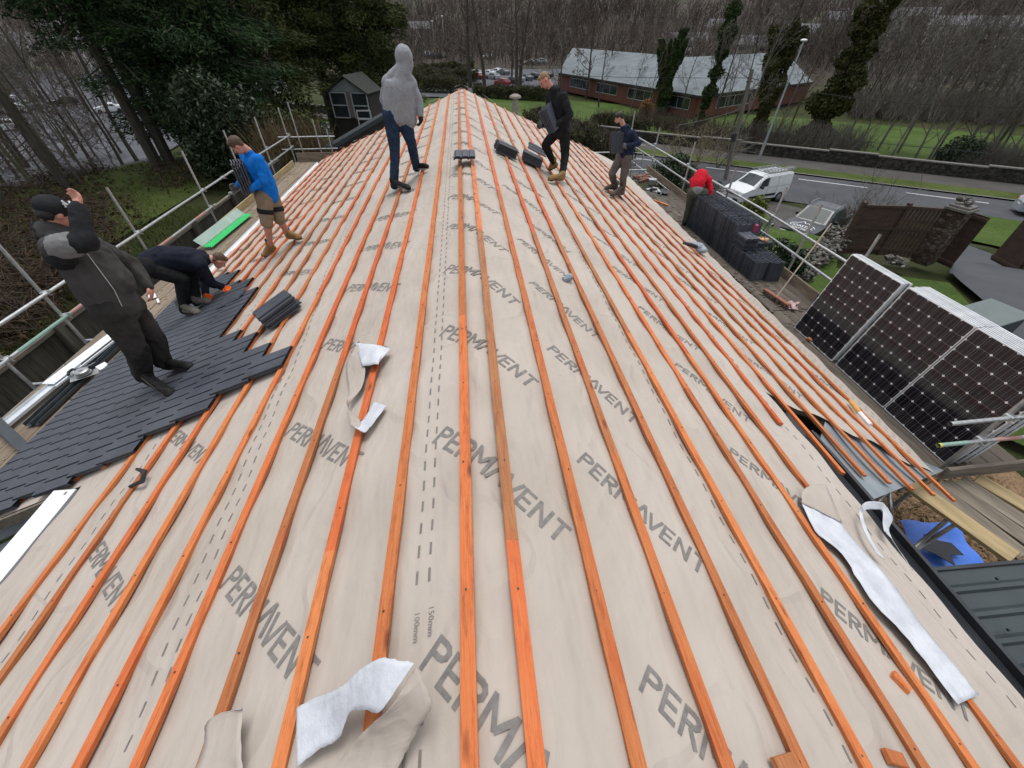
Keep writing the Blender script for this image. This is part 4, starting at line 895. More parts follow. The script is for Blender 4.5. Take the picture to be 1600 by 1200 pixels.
def car(kind, loc, heading, col, label, cat, group=None, name='parked_car', detail=True, front=True):
    K = KINDS[kind]; t = thing(name, loc, label, cat, group, rz=heading); L, W = K['L'], K['W']
    def zt(x):
        P = K['top']
        for (a, za), (b_, zb_) in zip(P, P[1:]):
            if x <= b_: return za + (zb_ - za) * (x - a) / (b_ - a)
        return P[-1][1]
    def cs(x, u, off=0):              # u 0 sill .. 1 centre line of the roof; y positive = left side
        z1 = zt(x); e = min(1, min(x, L - x) / .45 + .02); hw = W / 2 * (.80 + .20 * math.sqrt(max(0, 1 - (1 - e) ** 2))); bz = min(K['belt'], z1 - .05); cab = max(0, z1 - K['belt'] - .08); tw = hw * (1 - (1 - K['tap']) * min(1, cab / .5))
        pts = [(hw * .96, K['sill']), (hw, K['sill'] + (bz - K['sill']) * .5), (hw * .985, bz), (tw + .01, max(bz + .02, z1 - .13)), (tw * .9, z1 - .035), (0, z1)]
        us = [0, .18, .36, .72, .82, 1]
        for i in range(5):
            if u <= us[i + 1] + 1e-9:
                f = (u - us[i]) / (us[i + 1] - us[i]); y = pts[i][0] + (pts[i + 1][0] - pts[i][0]) * f; z = pts[i][1] + (pts[i + 1][1] - pts[i][1]) * f
                dy, dz = pts[i + 1][0] - pts[i][0], pts[i + 1][1] - pts[i][1]; n = math.hypot(dy, dz) or 1; return (y + off * dz / n, z - off * dy / n)
    xs = sorted(set([p[0] for p in K['top']] + [L * i / 26 for i in range(27)])); US = [0, .18, .36, .54, .72, .82, .91, 1]
    b = MB()
    for s in (1, -1):
        g = [[(x - L / 2, cs(x, u)[0] * s, cs(x, u)[1]) for u in US] for x in xs]; base = len(b.v)
        for r in g: b.v += r
        m = len(US)
        for i in range(len(xs) - 1):
            for j in range(m - 1):
                f = (base + i * m + j, base + (i + 1) * m + j, base + (i + 1) * m + j + 1, base + i * m + j + 1); b.f.append(f if s < 0 else f[::-1]); b.m.append(0)
    for x in (0, L):
        ring = [(x - L / 2, cs(x, u)[0], cs(x, u)[1]) for u in US] + [(x - L / 2, -cs(x, u)[0], cs(x, u)[1]) for u in US[::-1][1:]]
        b.add(ring, [tuple(range(len(ring)))])
    b.box((0, 0, K['sill'] + .03), (L * .9, W * .86, .06))
    body = b.build('body', col, t, world=False); smooth_angle(body, 35)
    def patch(name, x0, x1, u0, u1, mat, sides=(1, -1), off=.008, sk0=0, sk1=0, n=8, parent=t):
        for s in sides:
            b = MB(); fn = lambda a, c: (lambda x, q: (x - L / 2, q[0] * s, q[1]))(*(lambda x: (x, cs(x, u0 + (u1 - u0) * c, off)))(x0 + sk0 * c + (x1 - sk1 * c - x0 - sk0 * c) * a)); b.grid(fn, n, 3)
            if s > 0: b.f = [f[::-1] for f in b.f]
            b.build(name, mat, parent, world=False)
    for i, (a, c) in enumerate(K['side']): patch('side_window', a, c, .41, .71, glass_car, sk0=.28 if i == 0 else 0, sk1=.15 if i == len(K['side']) - 1 and kind != 'van' else 0)
    b = MB()
    def scr(x0, x1, nm):
        b = MB(); b.grid(lambda u, v: (lambda x: (lambda a: (x - L / 2, a[0] * (1 if v > .5 else -1), a[1]))(cs(x, 1 - abs(v - .5) * 2 * .155, .008)))(x0 + (x1 - x0) * u), 6, 8); b.build(nm, glass_car, t, world=False)
    scr(K['ws'][0] + .03, K['ws'][1] - .02, 'windscreen')
    if K['rear']: scr(K['rear'][0] + .05, K['rear'][1] - .05, 'rear_window')
    for x in K['wheels']:
        for s in (1, -1):
            y = s * (W / 2 - .10); b = MB(); r = K['r']; b.tube([(x - L / 2, y - .11, r), (x - L / 2, y + .115 , r)] if s > 0 else [(x - L / 2, y + .11, r), (x - L / 2, y - .115, r)], r, 20); w_ = b.build('wheel', tyre, t, world=False)
            if detail:
                b = MB(); yo = y + s * .118; b.tube([(x - L / 2, yo, r), (x - L / 2, yo + s * .008, r)], r * .62, 16); b.build('rim', alloy, w_, world=False)
    if detail:
        for s in (1, -1):
            b = MB(); b.box((.07 - L / 2, s * W * .36, .72 if kind != 'hatch' else .62), (.12, .34, .16), bev=.04); b.build('headlight', lampw, t, world=False)
            b = MB(); b.box((L / 2 - .03, s * W * .40, .95 if kind != 'hatch' else .82), (.08, .16, .3 if kind != 'hatch' else .18), bev=.03); b.build('tail_light', lampr, t, world=False)
            b = MB(); b.box((K['side'][0][0] + .22 - L / 2, s * (W / 2 + .1), K['belt'] + .08), (.12, .2, .17), bev=.03); b.build('wing_mirror', trimk, t, world=False)
        b = MB(); b.box((-L / 2 + .0, 0, .38), (.1, W * .72, .2), bev=.03); b.build('bumper', trimk if kind != 'hatch' else col, t, world=False)
        b = MB(); b.box((-L / 2 - .052, 0, .42), (.006, .52, .11)); b.build('number_plate', white_plastic, t, world=False)
        b = MB(); b.box((L / 2 + .004, 0, .62), (.012, .52, .11)); b.build('number_plate', M('yellow_plate', (.6, .48, .05), (.65, .52, .07), 4, .5, 0) if kind == 'van' else white_plastic, t, world=False)
        patch('side_trim', .75, K['wheels'][1] - .5, .08, .16, trimk, off=.012)
    return t, cs, L
# white van
def on_ground(px, py, zc=0): return at_g(px, py)
vg = -4.0
vF, vR = at_z(1190, 272, vg + 1.93), at_z(1236, 265, vg + 1.95); hd = math.atan2(vR.y - vF.y, vR.x - vF.x)
rw = at_z(1211, 314, vg); dirv = V((math.cos(hd), math.sin(hd), 0)); nr_ = V((dirv.y, -dirv.x, 0))
cen = rw - dirv * (3.95 - 4.97 / 2) - nr_ * .88 ; cen.z = vg + .05
van, vcs, vL = car('van', cen, hd, paint('white_van_paint', (.70, .73, .75)), 'white panel van with a ladder rack on its roof, parked by the road', 'van', name='panel_van')
rk = MB()
for i in range(8): x = 2.25 + i * .33 - vL / 2; rk.beam((x, -.82, 2.04), (x, .82, 2.04), .05, .03)
for s in (1, -1): rk.beam((2.2 - vL / 2, s * .82, 2.06), (4.7 - vL / 2, s * .82, 2.06), .03, .05)
rk.build('roof_rack', alloy, van, world=False)
b = MB()
for z in (2.14, 2.24):
    for y in (.45, .82): b.beam((1.9 - vL / 2, -y, z), (4.9 - vL / 2, -y, z), .06, .025)
    for i in range(10): x = 2.0 + i * .3 - vL / 2; b.tube([(x, -.45, z), (x, -.82, z)], .015, 5)
b.build('roof_ladders', alloy, van, world=False)
for s in (1, -1):
    b = MB()
    for x in (1.42, 2.42, 3.35): b.beam((x - vL / 2, s * (vcs(x, .2)[0] + .004), .42), (x - vL / 2, s * (vcs(x, .36)[0] + .004), 1.1), .012, .012, up=(0, 1, 0)); b.beam((x - vL / 2, s * (vcs(x, .38)[0] + .004), 1.12), (x - vL / 2, s * (vcs(x, .7)[0] + .004), 1.78), .012, .012, up=(0, 1, 0))
    b.beam((2.45 - vL / 2, s * (vcs(3, .38)[0] + .006), 1.12), (4.6 - vL / 2, s * (vcs(3, .38)[0] + .006), 1.12), .014, .014, up=(0, 1, 0))
    b.build('door_seams', trimk, van, world=False)
b = MB(); b.box((-vL / 2 - .01, 0, .78), (.06, 1.1, .2), bev=.02); b.build('grille', trimk, van, world=False)
# pickup, dark with white lettering on the bonnet
pg = -3.1
pN, pE = at_z(1245, 360, pg + .9), at_z(1312, 323, pg + 1.2); hd = math.atan2(pE.y - pN.y, pE.x - pN.x); pc = (pN + pE) / 2; pc.z = pg
dark_paint = paint('dark_grey_pickup_paint', (.022, .028, .034))
pu, pcs, pL = car('pickup', pc, hd, dark_paint, 'dark grey pickup truck with a white mountain logo on its bonnet', 'pickup truck', name='pickup_truck')
decal = M('white_vinyl', (.68, .7, .72), (.78, .8, .82), 5, .4, 0)
b = MB()
def hood(u, v):            # u along width, v towards the windscreen, on the bonnet
    x = .25 + v * .95; w_ = -u * .78; q = pcs(x, 1 - min(1, abs(w_) / .8) * .15, .012); return V((x - pL / 2, w_, q[1] + .004))
pk_ = [(-.8, .35), (-.55, .55), (-.45, .5), (-.15, .88), (.05, .6), (.2, .75), (.45, .5), (.6, .55), (.85, .35)]
for p, q in zip(pk_, pk_[1:]): a, c = hood(*p), hood(*q); b.beam(a, c, .05, .004)
def hood_text(txt, v0, h, w0, w1):
    n = len(txt); 
    cu = bpy.data.curves.new('t', 'FONT'); cu.body = txt; cu.size = 1; cu.resolution_u = 2; cu.align_x = 'CENTER'; cu.offset = .02
    o = bpy.data.objects.new('t', cu); COL.objects.link(o); me = bpy.data.meshes.new_from_object(o.evaluated_get(bpy.context.evaluated_depsgraph_get())); xs_ = [v.co.x for v in me.vertices]; W2 = max(xs_) - min(xs_)
    b.add([hood(v.co.x / W2 * (w1 - w0) + (w0 + w1) / 2, v0 + v.co.y * h) for v in me.vertices], [tuple(p.vertices) for p in me.polygons]); bpy.data.objects.remove(o); bpy.data.meshes.remove(me)
hood_text('COASTAL', .12, .34, -.8, .8); hood_text('ROOFING', -.12, .2, -.5, .5)
b.build('bonnet_logo', decal, pu, world=False)
b = MB()
for i, (x, z) in enumerate(((2.05, .86), (2.25, 1.0), (2.45, .82), (2.65, .98))): b.box((x - pL / 2, -pcs(x, .3)[0] - .008, z - .06), (.16, .012, .12), Matrix.Rotation(.5 * (-1) ** i, 3, 'Y'))
b.build('door_logo', decal, pu, world=False)
b = MB()
for s in (1, -1): b.tube([(2.3 - pL / 2, s * .68, 1.80), (2.5 - pL / 2, s * .68, 1.85), (3.4 - pL / 2, s * .68, 1.84), (3.55 - pL / 2, s * .68, 1.76)], .02, 6)
b.build('roof_rail', alloy, pu, world=False)
b = MB(); b.box((4.45 - pL / 2, 0, 1.13), (1.35, 1.5, .06)); b.build('load_bed', trimk, pu, world=False)
b = MB()
for i in range(6): b.box((4.1 - pL / 2 + i * .15, random.uniform(-.5, .5), 1.22), (.3, .35, .16), Matrix.Rotation(i, 3, 'Z'), bev=.04)
o = b.build('white_sacks', white_plastic); o.location = pc; o.rotation_euler = (0, 0, hd); tag(o, 'white sacks piled in the bed of the dark pickup truck', 'sacks')
# silver car on the road at the right edge
sc_p = at_z(1592, 338, -4.0)
car('hatch', (sc_p.x + 2.0, sc_p.y - .4, -3.95), math.atan2(RD.y, RD.x) + math.pi, paint('silver_car_paint', (.42, .45, .48), .3), 'silver hatchback driving on the road at the right edge of the photo', 'car', name='car')
# parked cars, far car park straight ahead and at left
cols = dict(red=(.28, .012, .014), white=(.68, .70, .72), black=(.012, .013, .016), silver=(.36, .38, .4), blue=(.03, .06, .2), grey=(.12, .13, .14))
PC = {k: paint(k + '_car_paint', v) for k, v in cols.items()}
far = [(785, 134, 'red', 'hatch', -50), (800, 131, 'black', 'hatch', -50), (808, 128, 'silver', 'saloon', -50), (822, 126, 'grey', 'saloon', -55), (834, 124, 'black', 'hatch', -55), (770, 124, 'silver', 'hatch', -48), (764, 119, 'white', 'saloon', -48), (776, 116, 'white', 'hatch', -48), (786, 117, 'grey', 'saloon', -48),
       (748, 124, 'red', 'saloon', -48), (742, 119, 'white', 'hatch', -48), (730, 120, 'black', 'saloon', -48), (722, 117, 'silver', 'hatch', -48), (712, 118, 'black', 'hatch', -48), (667, 87, 'white', 'hatch', 20), (675, 90, 'blue', 'saloon', 20), (683, 91, 'black', 'hatch', 20), (690, 89, 'silver', 'saloon', 20), (762, 91, 'white', 'hatch', 10), (828, 100, 'white', 'hatch', -30), (838, 101, 'grey', 'saloon', -30), (846, 99, 'silver', 'hatch', -30), (852, 122, 'black', 'saloon', -40)]
where = ['nearest in the far car park, left of the blond worker', 'just right of the red hatchback', 'behind the red hatchback', 'in the front row of the far car park', 'at the right end of the front row', 'left of the red hatchback', 'in the second row behind the big twin tree', 'right of the second row tree', 'at the back of the second row', 'half hidden by the big left trunk', 'behind the big left trunk', 'at the left end of the second row', 'second from the left in the far car park', 'leftmost in the far car park by the hedge', 'on the distant road beside the tall lamp', 'second in the distant row by the lamp', 'third in the distant row by the lamp', 'last in the distant row by the lamp', 'alone on the distant bank', 'in the upper car park left of the metal roof', 'second in the upper car park', 'third in the upper car park', 'beside the blond worker\'s head']
for (px, py, c, k, h), wh in zip(far, where):
    p = at_g(px, py); car(k, (p.x, p.y, p.z + .06), R_(h + random.uniform(-4, 4)), PC[c], '%s %s %s' % (c, 'hatchback' if k == 'hatch' else 'saloon car', wh), 'car', 'cars in the far car parks', detail=False)
left = [(22, 178, 'white', 'hatch', 40), (45, 172, 'silver', 'saloon', 40), (8, 160, 'white', 'saloon', 40), (12, 205, 'white', 'hatch', 40), (175, 176, 'white', 'saloon', 30), (135, 70, 'blue', 'hatch', 25), (95, 78, 'red', 'hatch', 25), (160, 85, 'white', 'hatch', 25), (105, 165, 'black', 'hatch', 40)]
lw = ['behind the bare trees at the left edge', 'right of the white hatchback at the left edge', 'farther back at the left edge', 'lowest at the left edge', 'in the gap under the dark conifer', 'beside the tallest left trunk', 'left of the blue hatchback', 'right of the blue hatchback', 'in the middle of the left car park']
for (px, py, c, k, h), wh in zip(left, lw):
    p = at_g(px, py); car(k, (p.x, p.y, p.z + .06), R_(h), PC[c], '%s %s %s' % (c, 'hatchback' if k == 'hatch' else 'saloon car', wh), 'car', 'cars in the left car park', detail=False)
# ================================================================ roadside: garden fence, pillars, gates, walls
brown_f = M('dark_brown_stained_wood', (.032, .018, .012), (.075, .044, .030), 3, .75, .4, .004, stretch=(1, 1, 4))
def stone_mat(name, a, b_, c, sc=5):
    t = NT(name); g = t.n('NewGeometry').outputs['Position']; vo = t.n('TexVoronoi', i_Scale=sc, feature='DISTANCE_TO_EDGE'); mp = t.n('Mapping'); t.t.links.new(g, mp.inputs['Vector']); mp.inputs['Scale'].default_value = (1, 1, 1.8); t.t.links.new(mp.outputs[0], vo.inputs['Vector'])
    v2 = t.n('TexVoronoi', i_Scale=sc); t.t.links.new(mp.outputs[0], v2.inputs['Vector']); col = t.ramp(v2.outputs['Color'], [(.2, a), (.5, b_), (.8, c)])
    e = t.ramp(vo.outputs['Distance'], [(.0, 1.0), (.09, 0.0)]); col = t.mix(t.m('MULTIPLY', e, .75), col, (.03, .028, .025)); nz = t.noise(12, 5, .7, vec=g); col = t.mix(t.ramp(nz, [(.5, 0.0), (.8, .4)]), col, (.06, .07, .035))
    return t.out(col, .9, t.bump(t.m('SUBTRACT', 1, e), .8, .04), spec=.2)
stone_dark = stone_mat('dark_roadside_stone', (.02, .019, .017), (.04, .037, .031), (.07, .064, .054), 3.5); stone_brown = stone_mat('brown_pillar_stone', (.05, .033, .024), (.09, .066, .048), (.15, .125, .10), 6); stone_pale = stone_mat('pale_rubble_stone', (.07, .065, .055), (.14, .13, .115), (.24, .225, .20), 7)
cope = M('pale_coping_stone', (.12, .112, .10), (.20, .19, .17), 4, .9, .3)
rw_ = thing('stone_wall', (*rp_(S_WALL + .3, 0)[:2], -4), 'long dark stone wall with pale coping along the far side of the road', 'wall')
b = MB(); cpg = MB()
for i in range(45):
    a0 = -90 + i * 4; p, q = rp_(S_WALL + .3, a0), rp_(S_WALL + .3, a0 + 4); z = ground(p[0], p[1]); h = 1.0 + .12 * ((i * 7) % 3 == 0)
    b.beam((p[0], p[1], z + h / 2), (q[0], q[1], z + h / 2), .4, h); cpg.beam((p[0], p[1], z + h + .05), (q[0], q[1], z + h + .05), .5, .1)
b.build('wall', stone_dark, rw_); cpg.build('coping', cope, rw_)
rl = thing('railing', (*rp_(S_WALL + .9, 40)[:2], -4), 'thin dark metal railing standing behind the roadside wall', 'railing')
b = MB(); blm = M('dark_railing_paint', (.02, .022, .02), (.04, .045, .04), 8, .6, .1)
for i in range(330):
    p = rp_(S_WALL + .9, -8 + i * .13 * 1.1); b.tube([(p[0], p[1], ground(*p[:2])), (p[0], p[1], ground(*p[:2]) + 2.1)], .012, 3, False)
for z in (.35, 1.95): p, q = rp_(S_WALL + .9, -8), rp_(S_WALL + .9, 39); b.beam((p[0], p[1], -4 + z), (q[0], q[1], -4 + z), .03, .04)
b.build('railing_bars', blm, rl)
def fence_panels(name, base_px, top_h, label, posts):
    f = thing(name, at_z(*posts[0], base_px), label, 'fence'); P = [at_z(*q, base_px) for q in posts]
    for p, q in zip(P, P[1:]):
        d = (q - p).normalized(); n = V((d.y, -d.x, 0)); b = MB(); nb = int((q - p).length / .12)
        for i in range(nb): c = p.lerp(q, (i + .5) / nb); b.beam(c - d * .057 + V((0, 0, top_h / 2)), c + d * .057 + V((0, 0, top_h / 2)), .018, top_h - random.uniform(0, .02))
        b.build('fence_panel', brown_f, f)
        for z in (.25, top_h * .55, top_h - .05): b = MB(); b.beam(p + n * .04 + V((0, 0, z)), q + n * .04 + V((0, 0, z)), .06, .09); b.build('rail', brown_f, f)
    for p in P: b = MB(); b.box(p + V((0, 0, top_h / 2 + .04)), (.12, .12, top_h + .08), bev=.01); b.build('post', brown_f, f)
    return f
zf = -.25
fence_panels('garden_fence', zf, 1.8, 'dark brown boarded garden fence in two bays beyond the solar panels', [(1306, 396), (1370, 398), (1432, 404)])
def pillar(px, z, h, w_, label):
    p = at_z(*px, z); t = thing('gate_pillar', p, label, 'pillar', 'stone gate pillars'); b = MB(); b.box(p + V((0, 0, h / 2)), (w_, w_, h), Matrix.Rotation(.35, 3, 'Z'), bev=.02); b.build('pillar_shaft', stone_brown, t)
    b = MB(); b.box(p + V((0, 0, h + .04)), (w_ * 1.25, w_ * 1.25, .09), Matrix.Rotation(.35, 3, 'Z'), bev=.01); b.box(p + V((0, 0, h + .12)), (w_ * 1.05, w_ * 1.05, .08), Matrix.Rotation(.35, 3, 'Z'), bev=.01); b.build('pillar_cap', cope, t)
    b = MB(); rn = random.Random(4)
    for i in range(9): b.ball(p + V((rn.uniform(-.2, .2), rn.uniform(-.2, .2), h + .22 + rn.uniform(0, .12))), (rn.uniform(.07, .16), rn.uniform(.07, .14), rn.uniform(.05, .11)), 6, Matrix.Rotation(rn.uniform(0, 3), 3, 'Z'))
    b.build('rough_stones', stone_pale, t); return p
p1 = pillar((1440, 410), zf - .1, 1.9, .55, 'stone gate pillar topped with rough stones, left of the dark gates'); p2 = pillar((1590, 415), zf - .6, 2.0, .55, 'stone gate pillar partly cut off at the right edge')
def gate(a, c, z, h, label):
    P, Q = at_z(*a, z), at_z(*c, z); t = thing('timber_gate', P, label, 'gate', 'dark timber drive gates'); b = MB(); d = (Q - P).normalized(); n = int((Q - P).length / .11)
    for i in range(n): c_ = P.lerp(Q, (i + .5) / n); b.beam(c_ - d * .053 + V((0, 0, h / 2 + .06)), c_ + d * .053 + V((0, 0, h / 2 + .06)), .02, h)
    b.build('gate_boards', brown_f, t); b = MB(); m = V((d.y, -d.x, 0)) * .03
    for z_ in (.2, h - .05): b.beam(P + m + V((0, 0, z_)), Q + m + V((0, 0, z_)), .05, .1)
    for e in (P, Q): b.box(e + V((0, 0, h / 2 + .06)), (.07, .07, h + .04))
    b.build('gate_frame', brown_f, t); return t
gate((1460, 417), (1483, 421 + 2), zf - .2, 1.75, 'open black brown timber gate beside the left stone pillar') if False else None
gA = thing('timber_gate', at_z(1456, 412, zf - .2), 'open black brown timber gate beside the left stone pillar', 'gate', 'dark timber drive gates')
def gate_quad(t, bl, br_, z, h):
    P, Q = at_z(*bl, z), at_z(*br_, z); d = (Q - P).normalized(); b = MB(); n = max(3, int((Q - P).length / .11))
    for i in range(n): c_ = P.lerp(Q, (i + .5) / n); L2 = (Q - P).length / n * .48; b.beam(c_ - d * L2 + V((0, 0, h / 2 + .06)), c_ + d * L2 + V((0, 0, h / 2 + .06)), .02, h)
    b.build('gate_boards', brown_f, t); m = V((d.y, -d.x, 0)) * .03
    for z_ in (.2, h - .05): b = MB(); b.beam(P + m + V((0, 0, z_)), Q + m + V((0, 0, z_)), .05, .1); b.build('rail', brown_f, t)
gate_quad(gA, (1453, 408), (1483, 421), zf - .2, 1.8)
gB = thing('timber_gate', at_z(1545, 405, zf - .6), 'open black brown timber gate near the right edge across the drive', 'gate', 'dark timber drive gates')
gate_quad(gB, (1545, 407), (1583, 428), zf - .6, 1.9)
# rubble garden wall left of the fence
gw = MB(); rn = random.Random(8)
for i in range(900):
    u = i / 900; px, py = 1222 + 95 * u, 455 - 85 * u; p = at_z(px + rn.uniform(-4, 4), py + rn.uniform(-4, 4), .0); p.z = rn.uniform(.0, .45) ; s = rn.uniform(.05, .11)
    gw.ball(p + V((rn.uniform(-.3, .3), rn.uniform(-.3, .3), 0)), (s * 1.1, s * .8, s * .6), 6, Matrix.Rotation(rn.uniform(0, 3), 3, 'Z') @ Matrix.Rotation(rn.uniform(-.5, .5), 3, 'X'))
tag(gw.build('rubble_wall', stone_pale), 'pale dry stone wall curving between the lawn and the pickup truck', 'wall')
hb = thing('grey_bin_store', at_z(1520, 490, 0), 'low grey green box with a sloping lid below the drive', 'storage box')
a = at_z(1500, 480, .9); b = MB(); b.box((a.x + .55, a.y - .35, .45), (1.3, .8, .9), Matrix.Rotation(.25, 3, 'Z'), bev=.02); b.build('box_body', dark_steel, hb)
b = MB(); b.box((a.x + .55, a.y - .35, .93), (1.4, .9, .05), Matrix.Rotation(.25, 3, 'Z'), bev=.01); b.build('lid', M('grey_green_lid', (.10, .125, .12), (.14, .17, .16), 3, .5, .1), hb)
# pots of stone beside the fence
lump(at_z(1400, 410, -.1), .38, stone_pale, 'rockery', 'small rockery with dead plants at the foot of the brown fence', 'rockery', 12)
# street lamp, telegraph pole, wires
lampg = M('pale_lamp_steel', (.30, .33, .34), (.40, .43, .44), 6, .5, .05, metal=.2)
lp = at_g(1185, 250); ltop = at_d(1257, 64, math.hypot(lp.x, lp.y)); sl_ = thing('street_lamp', lp, 'tall thin street lamp with a white head beyond the white van', 'street lamp')
b = MB(); b.tube([lp, V((lp.x, lp.y, ltop.z))], [.11, .06], 8); b.tube([lp, lp + V((0, 0, 1.6))], .13, 8); b.build('lamp_post', lampg, sl_)
b = MB(); b.ball((lp.x, lp.y, ltop.z + .05), (.42, .2, .1), 8, Matrix.Rotation(.4, 3, 'Z')); b.build('lamp_head', white_plastic, sl_)
for (bx, tx, lb) in (((696, 88), (691, 25), 'distant street lamp beyond the parked cars, the taller one with a bright head'), ((680, 84), (676, 33), 'distant thin pole left of the taller distant lamp')):
    p = at_g(*bx); q = at_d(*tx, math.hypot(p.x, p.y)); t = thing('street_lamp', p, lb, 'street lamp'); b = MB(); b.tube([p, V((p.x, p.y, q.z))], [.16, .1], 6); b.build('lamp_post', lampg, t); b = MB(); b.ball((p.x, p.y, q.z), (.5, .3, .15), 6); b.build('lamp_head', white_plastic, t)
tp = at_g(1133, 280); tt = at_d(1176, 108, math.hypot(tp.x, tp.y)); tpl = thing('telegraph_pole', tp, 'weathered wooden telegraph pole carrying the overhead wires', 'telegraph pole')
b = MB(); b.tube([tp, (tp + V((tt.x, tt.y, tt.z))) / 2, tt], [.17, .15, .12], 10); b.build('pole', M('grey_pole_wood', (.10, .09, .075), (.2, .18, .15), 4, .85, .3, stretch=(3, 3, .5)), tpl)
b = MB(); m = tp.lerp(tt, .42); b.box(m + V((-.2, -.1, 0)), (.25, .25, .6), bev=.05); b.box(tp.lerp(tt, .9), (.5, .1, .08)); b.build('pole_fittings', trimk, tpl)
def wire(a, c, sag, label):
    b = MB(); P = [a.lerp(c, i / 16) - V((0, 0, sag * 4 * (i / 16) * (1 - i / 16))) for i in range(17)]; b.tube(P, .022, 4); return tag(b.build('overhead_wire', blm), label, 'wire')
wt = tp.lerp(tt, .93)
wire(wt, at_d(600, 96, 90), .6, 'overhead wire running left from the telegraph pole across the brick building'); wire(wt, at_d(1640, 168, 38), .5, 'overhead wire running right from the telegraph pole across the bare trees')
wire(tp.lerp(tt, .68), at_d(1060, 196, 24), .1, 'short stay wire slanting down left from the telegraph pole')
# ================================================================ buildings
def brick_mat(name, c1, c2, mortar):
    t = NT(name); g = t.n('NewGeometry').outputs['Position']; sp = t.n('SeparateXYZ'); t.t.links.new(g, sp.inputs[0]); cb = t.n('CombineXYZ'); t.t.links.new(t.m('ADD', sp.outputs[0], sp.outputs[1]), cb.inputs[0]); t.t.links.new(sp.outputs[2], cb.inputs[1])
    br = t.n('TexBrick', i_Scale=4.4, i_Color1=c1, i_Color2=c2, i_Mortar=mortar); t.set(br, 'Mortar Size', .012); t.t.links.new(cb.outputs[0], br.inputs['Vector']); nz = t.noise(.6, 5, .6, vec=g); col = t.mix(t.ramp(nz, [(.4, 0.0), (.8, .4)]), br.outputs['Color'], (.08, .03, .022)); return t.out(col, .9)
brick = brick_mat('red_brick', (.12, .036, .024), (.165, .052, .034), (.10, .075, .06))
def m_metalroof():
    t = NT('pale_metal_roof'); g = t.n('NewGeometry').outputs['Position']; mp = t.n('Mapping'); t.t.links.new(g, mp.inputs['Vector']); mp.inputs['Rotation'].default_value = (0, 0, R_(-35)); sp = t.n('SeparateXYZ'); t.t.links.new(mp.outputs[0], sp.inputs[0])
    st = t.m('SINE', t.m('MULTIPLY', sp.outputs[0], 6)); f = t.noise(.35, 6, .65, vec=g); col = t.ramp(f, [(.3, (.10, .12, .13)), (.7, (.18, .21, .225))]); col = t.mix(t.m('MULTIPLY', t.m('GREATER_THAN', st, .85), .25), col, (.18, .2, .21)); return t.out(col, .75, t.bump(st, .3, .03), metal=0, spec=.2)
mroof = m_metalroof()
bz = -5.0
bb = thing('brick_building', at_z(1040, 182, bz), 'long red brick building under a wide pale metal roof beyond the road', 'building')
# plan: front wall from left to right corner, pixels on the wall foot
F0, F1, F2 = at_z(872, 140, bz), at_z(1082, 186, bz), at_z(1255, 158, bz)
eh = 3.0
dep = V((.32, .95, 0)).normalized()
win = []
def wall_run(A, B, wins, parent):
    b = MB(); d = (B - A).normalized(); b.beam(A + V((0, 0, eh / 2)), B + V((0, 0, eh / 2)), .3, eh); b.build('wall', brick, parent); n = V((d.y, -d.x, 0)); n = n if n.y < 0 else -n; L = (B - A).length
    for (u0, u1) in wins:
        P, Q = A + d * L * u0 + n * .16, A + d * L * u1 + n * .16; f = MB()
        for z in (1.05, 2.55): f.beam(P + V((0, 0, z)), Q + V((0, 0, z)), .1, .1)
        k = max(1, int((Q - P).length / 2.2))
        for i in range(k + 1): c = P.lerp(Q, i / k); f.box(c + V((0, 0, 1.8)), (.07, .07, 1.5))
        fo = f.build('window', lampg, parent); g = MB(); g.quad(P + V((0, 0, 1.05)), Q + V((0, 0, 1.05)), Q + V((0, 0, 2.55)), P + V((0, 0, 2.55))); g.build('pane', glass_dark, fo)
wall_run(F0, F1, [(.12, .30), (.36, .52), (.60, .76), (.84, .97)], bb); wall_run(F1, F2, [(.15, .42), (.55, .68)], bb)
B0, B1, B2 = F0 + dep * 42, F1 + dep * 50, F2 + dep * 40
b = MB(); b.beam(F0 + V((0, 0, eh / 2)), B0 + V((0, 0, eh / 2)), .3, eh); b.beam(F2 + V((0, 0, eh / 2)), B2 + V((0, 0, eh / 2)), .3, eh); b.beam(B0 + V((0, 0, eh / 2)), B2 + V((0, 0, eh / 2)), .3, eh); b.build('wall', brick, bb)
E0, E1, E2 = at_z(883, 117, bz + eh), at_z(1090, 140, bz + eh) + V((0, 0, 0)), at_z(1262, 128, bz + eh)
b = MB(); up = lambda p, h: V((p.x, p.y, h))
off = 1.0
f0, f1, f2 = [up(p - dep * off, bz + eh) for p in (F0, F1, F2)]; r0, r1, r2 = [up(p + dep * 24, bz + eh + 3.4) for p in (F0, F1, F2)]; k0, k1, k2 = [up(p + dep * 50, bz + eh) for p in (F0, F1, F2)]
b.quad(f0, f1, r1, r0); b.quad(f1, f2, r2, r1); b.quad(r0, r1, k1, k0); b.quad(r1, r2, k2, k1); b.build('roof', mroof, bb, thick=.25)
b = MB(); b.beam(f0, f1, .2, .3); b.beam(f1, f2, .2, .3); b.build('gutter', trimk, bb)
b = MB(); c = F0.lerp(r0, .55) + V((4, 6, 1.2)); b.box(c + V((0, 0, 0)), (5, 3, 1.2)); b.build('roof_plant', lampg, bb)
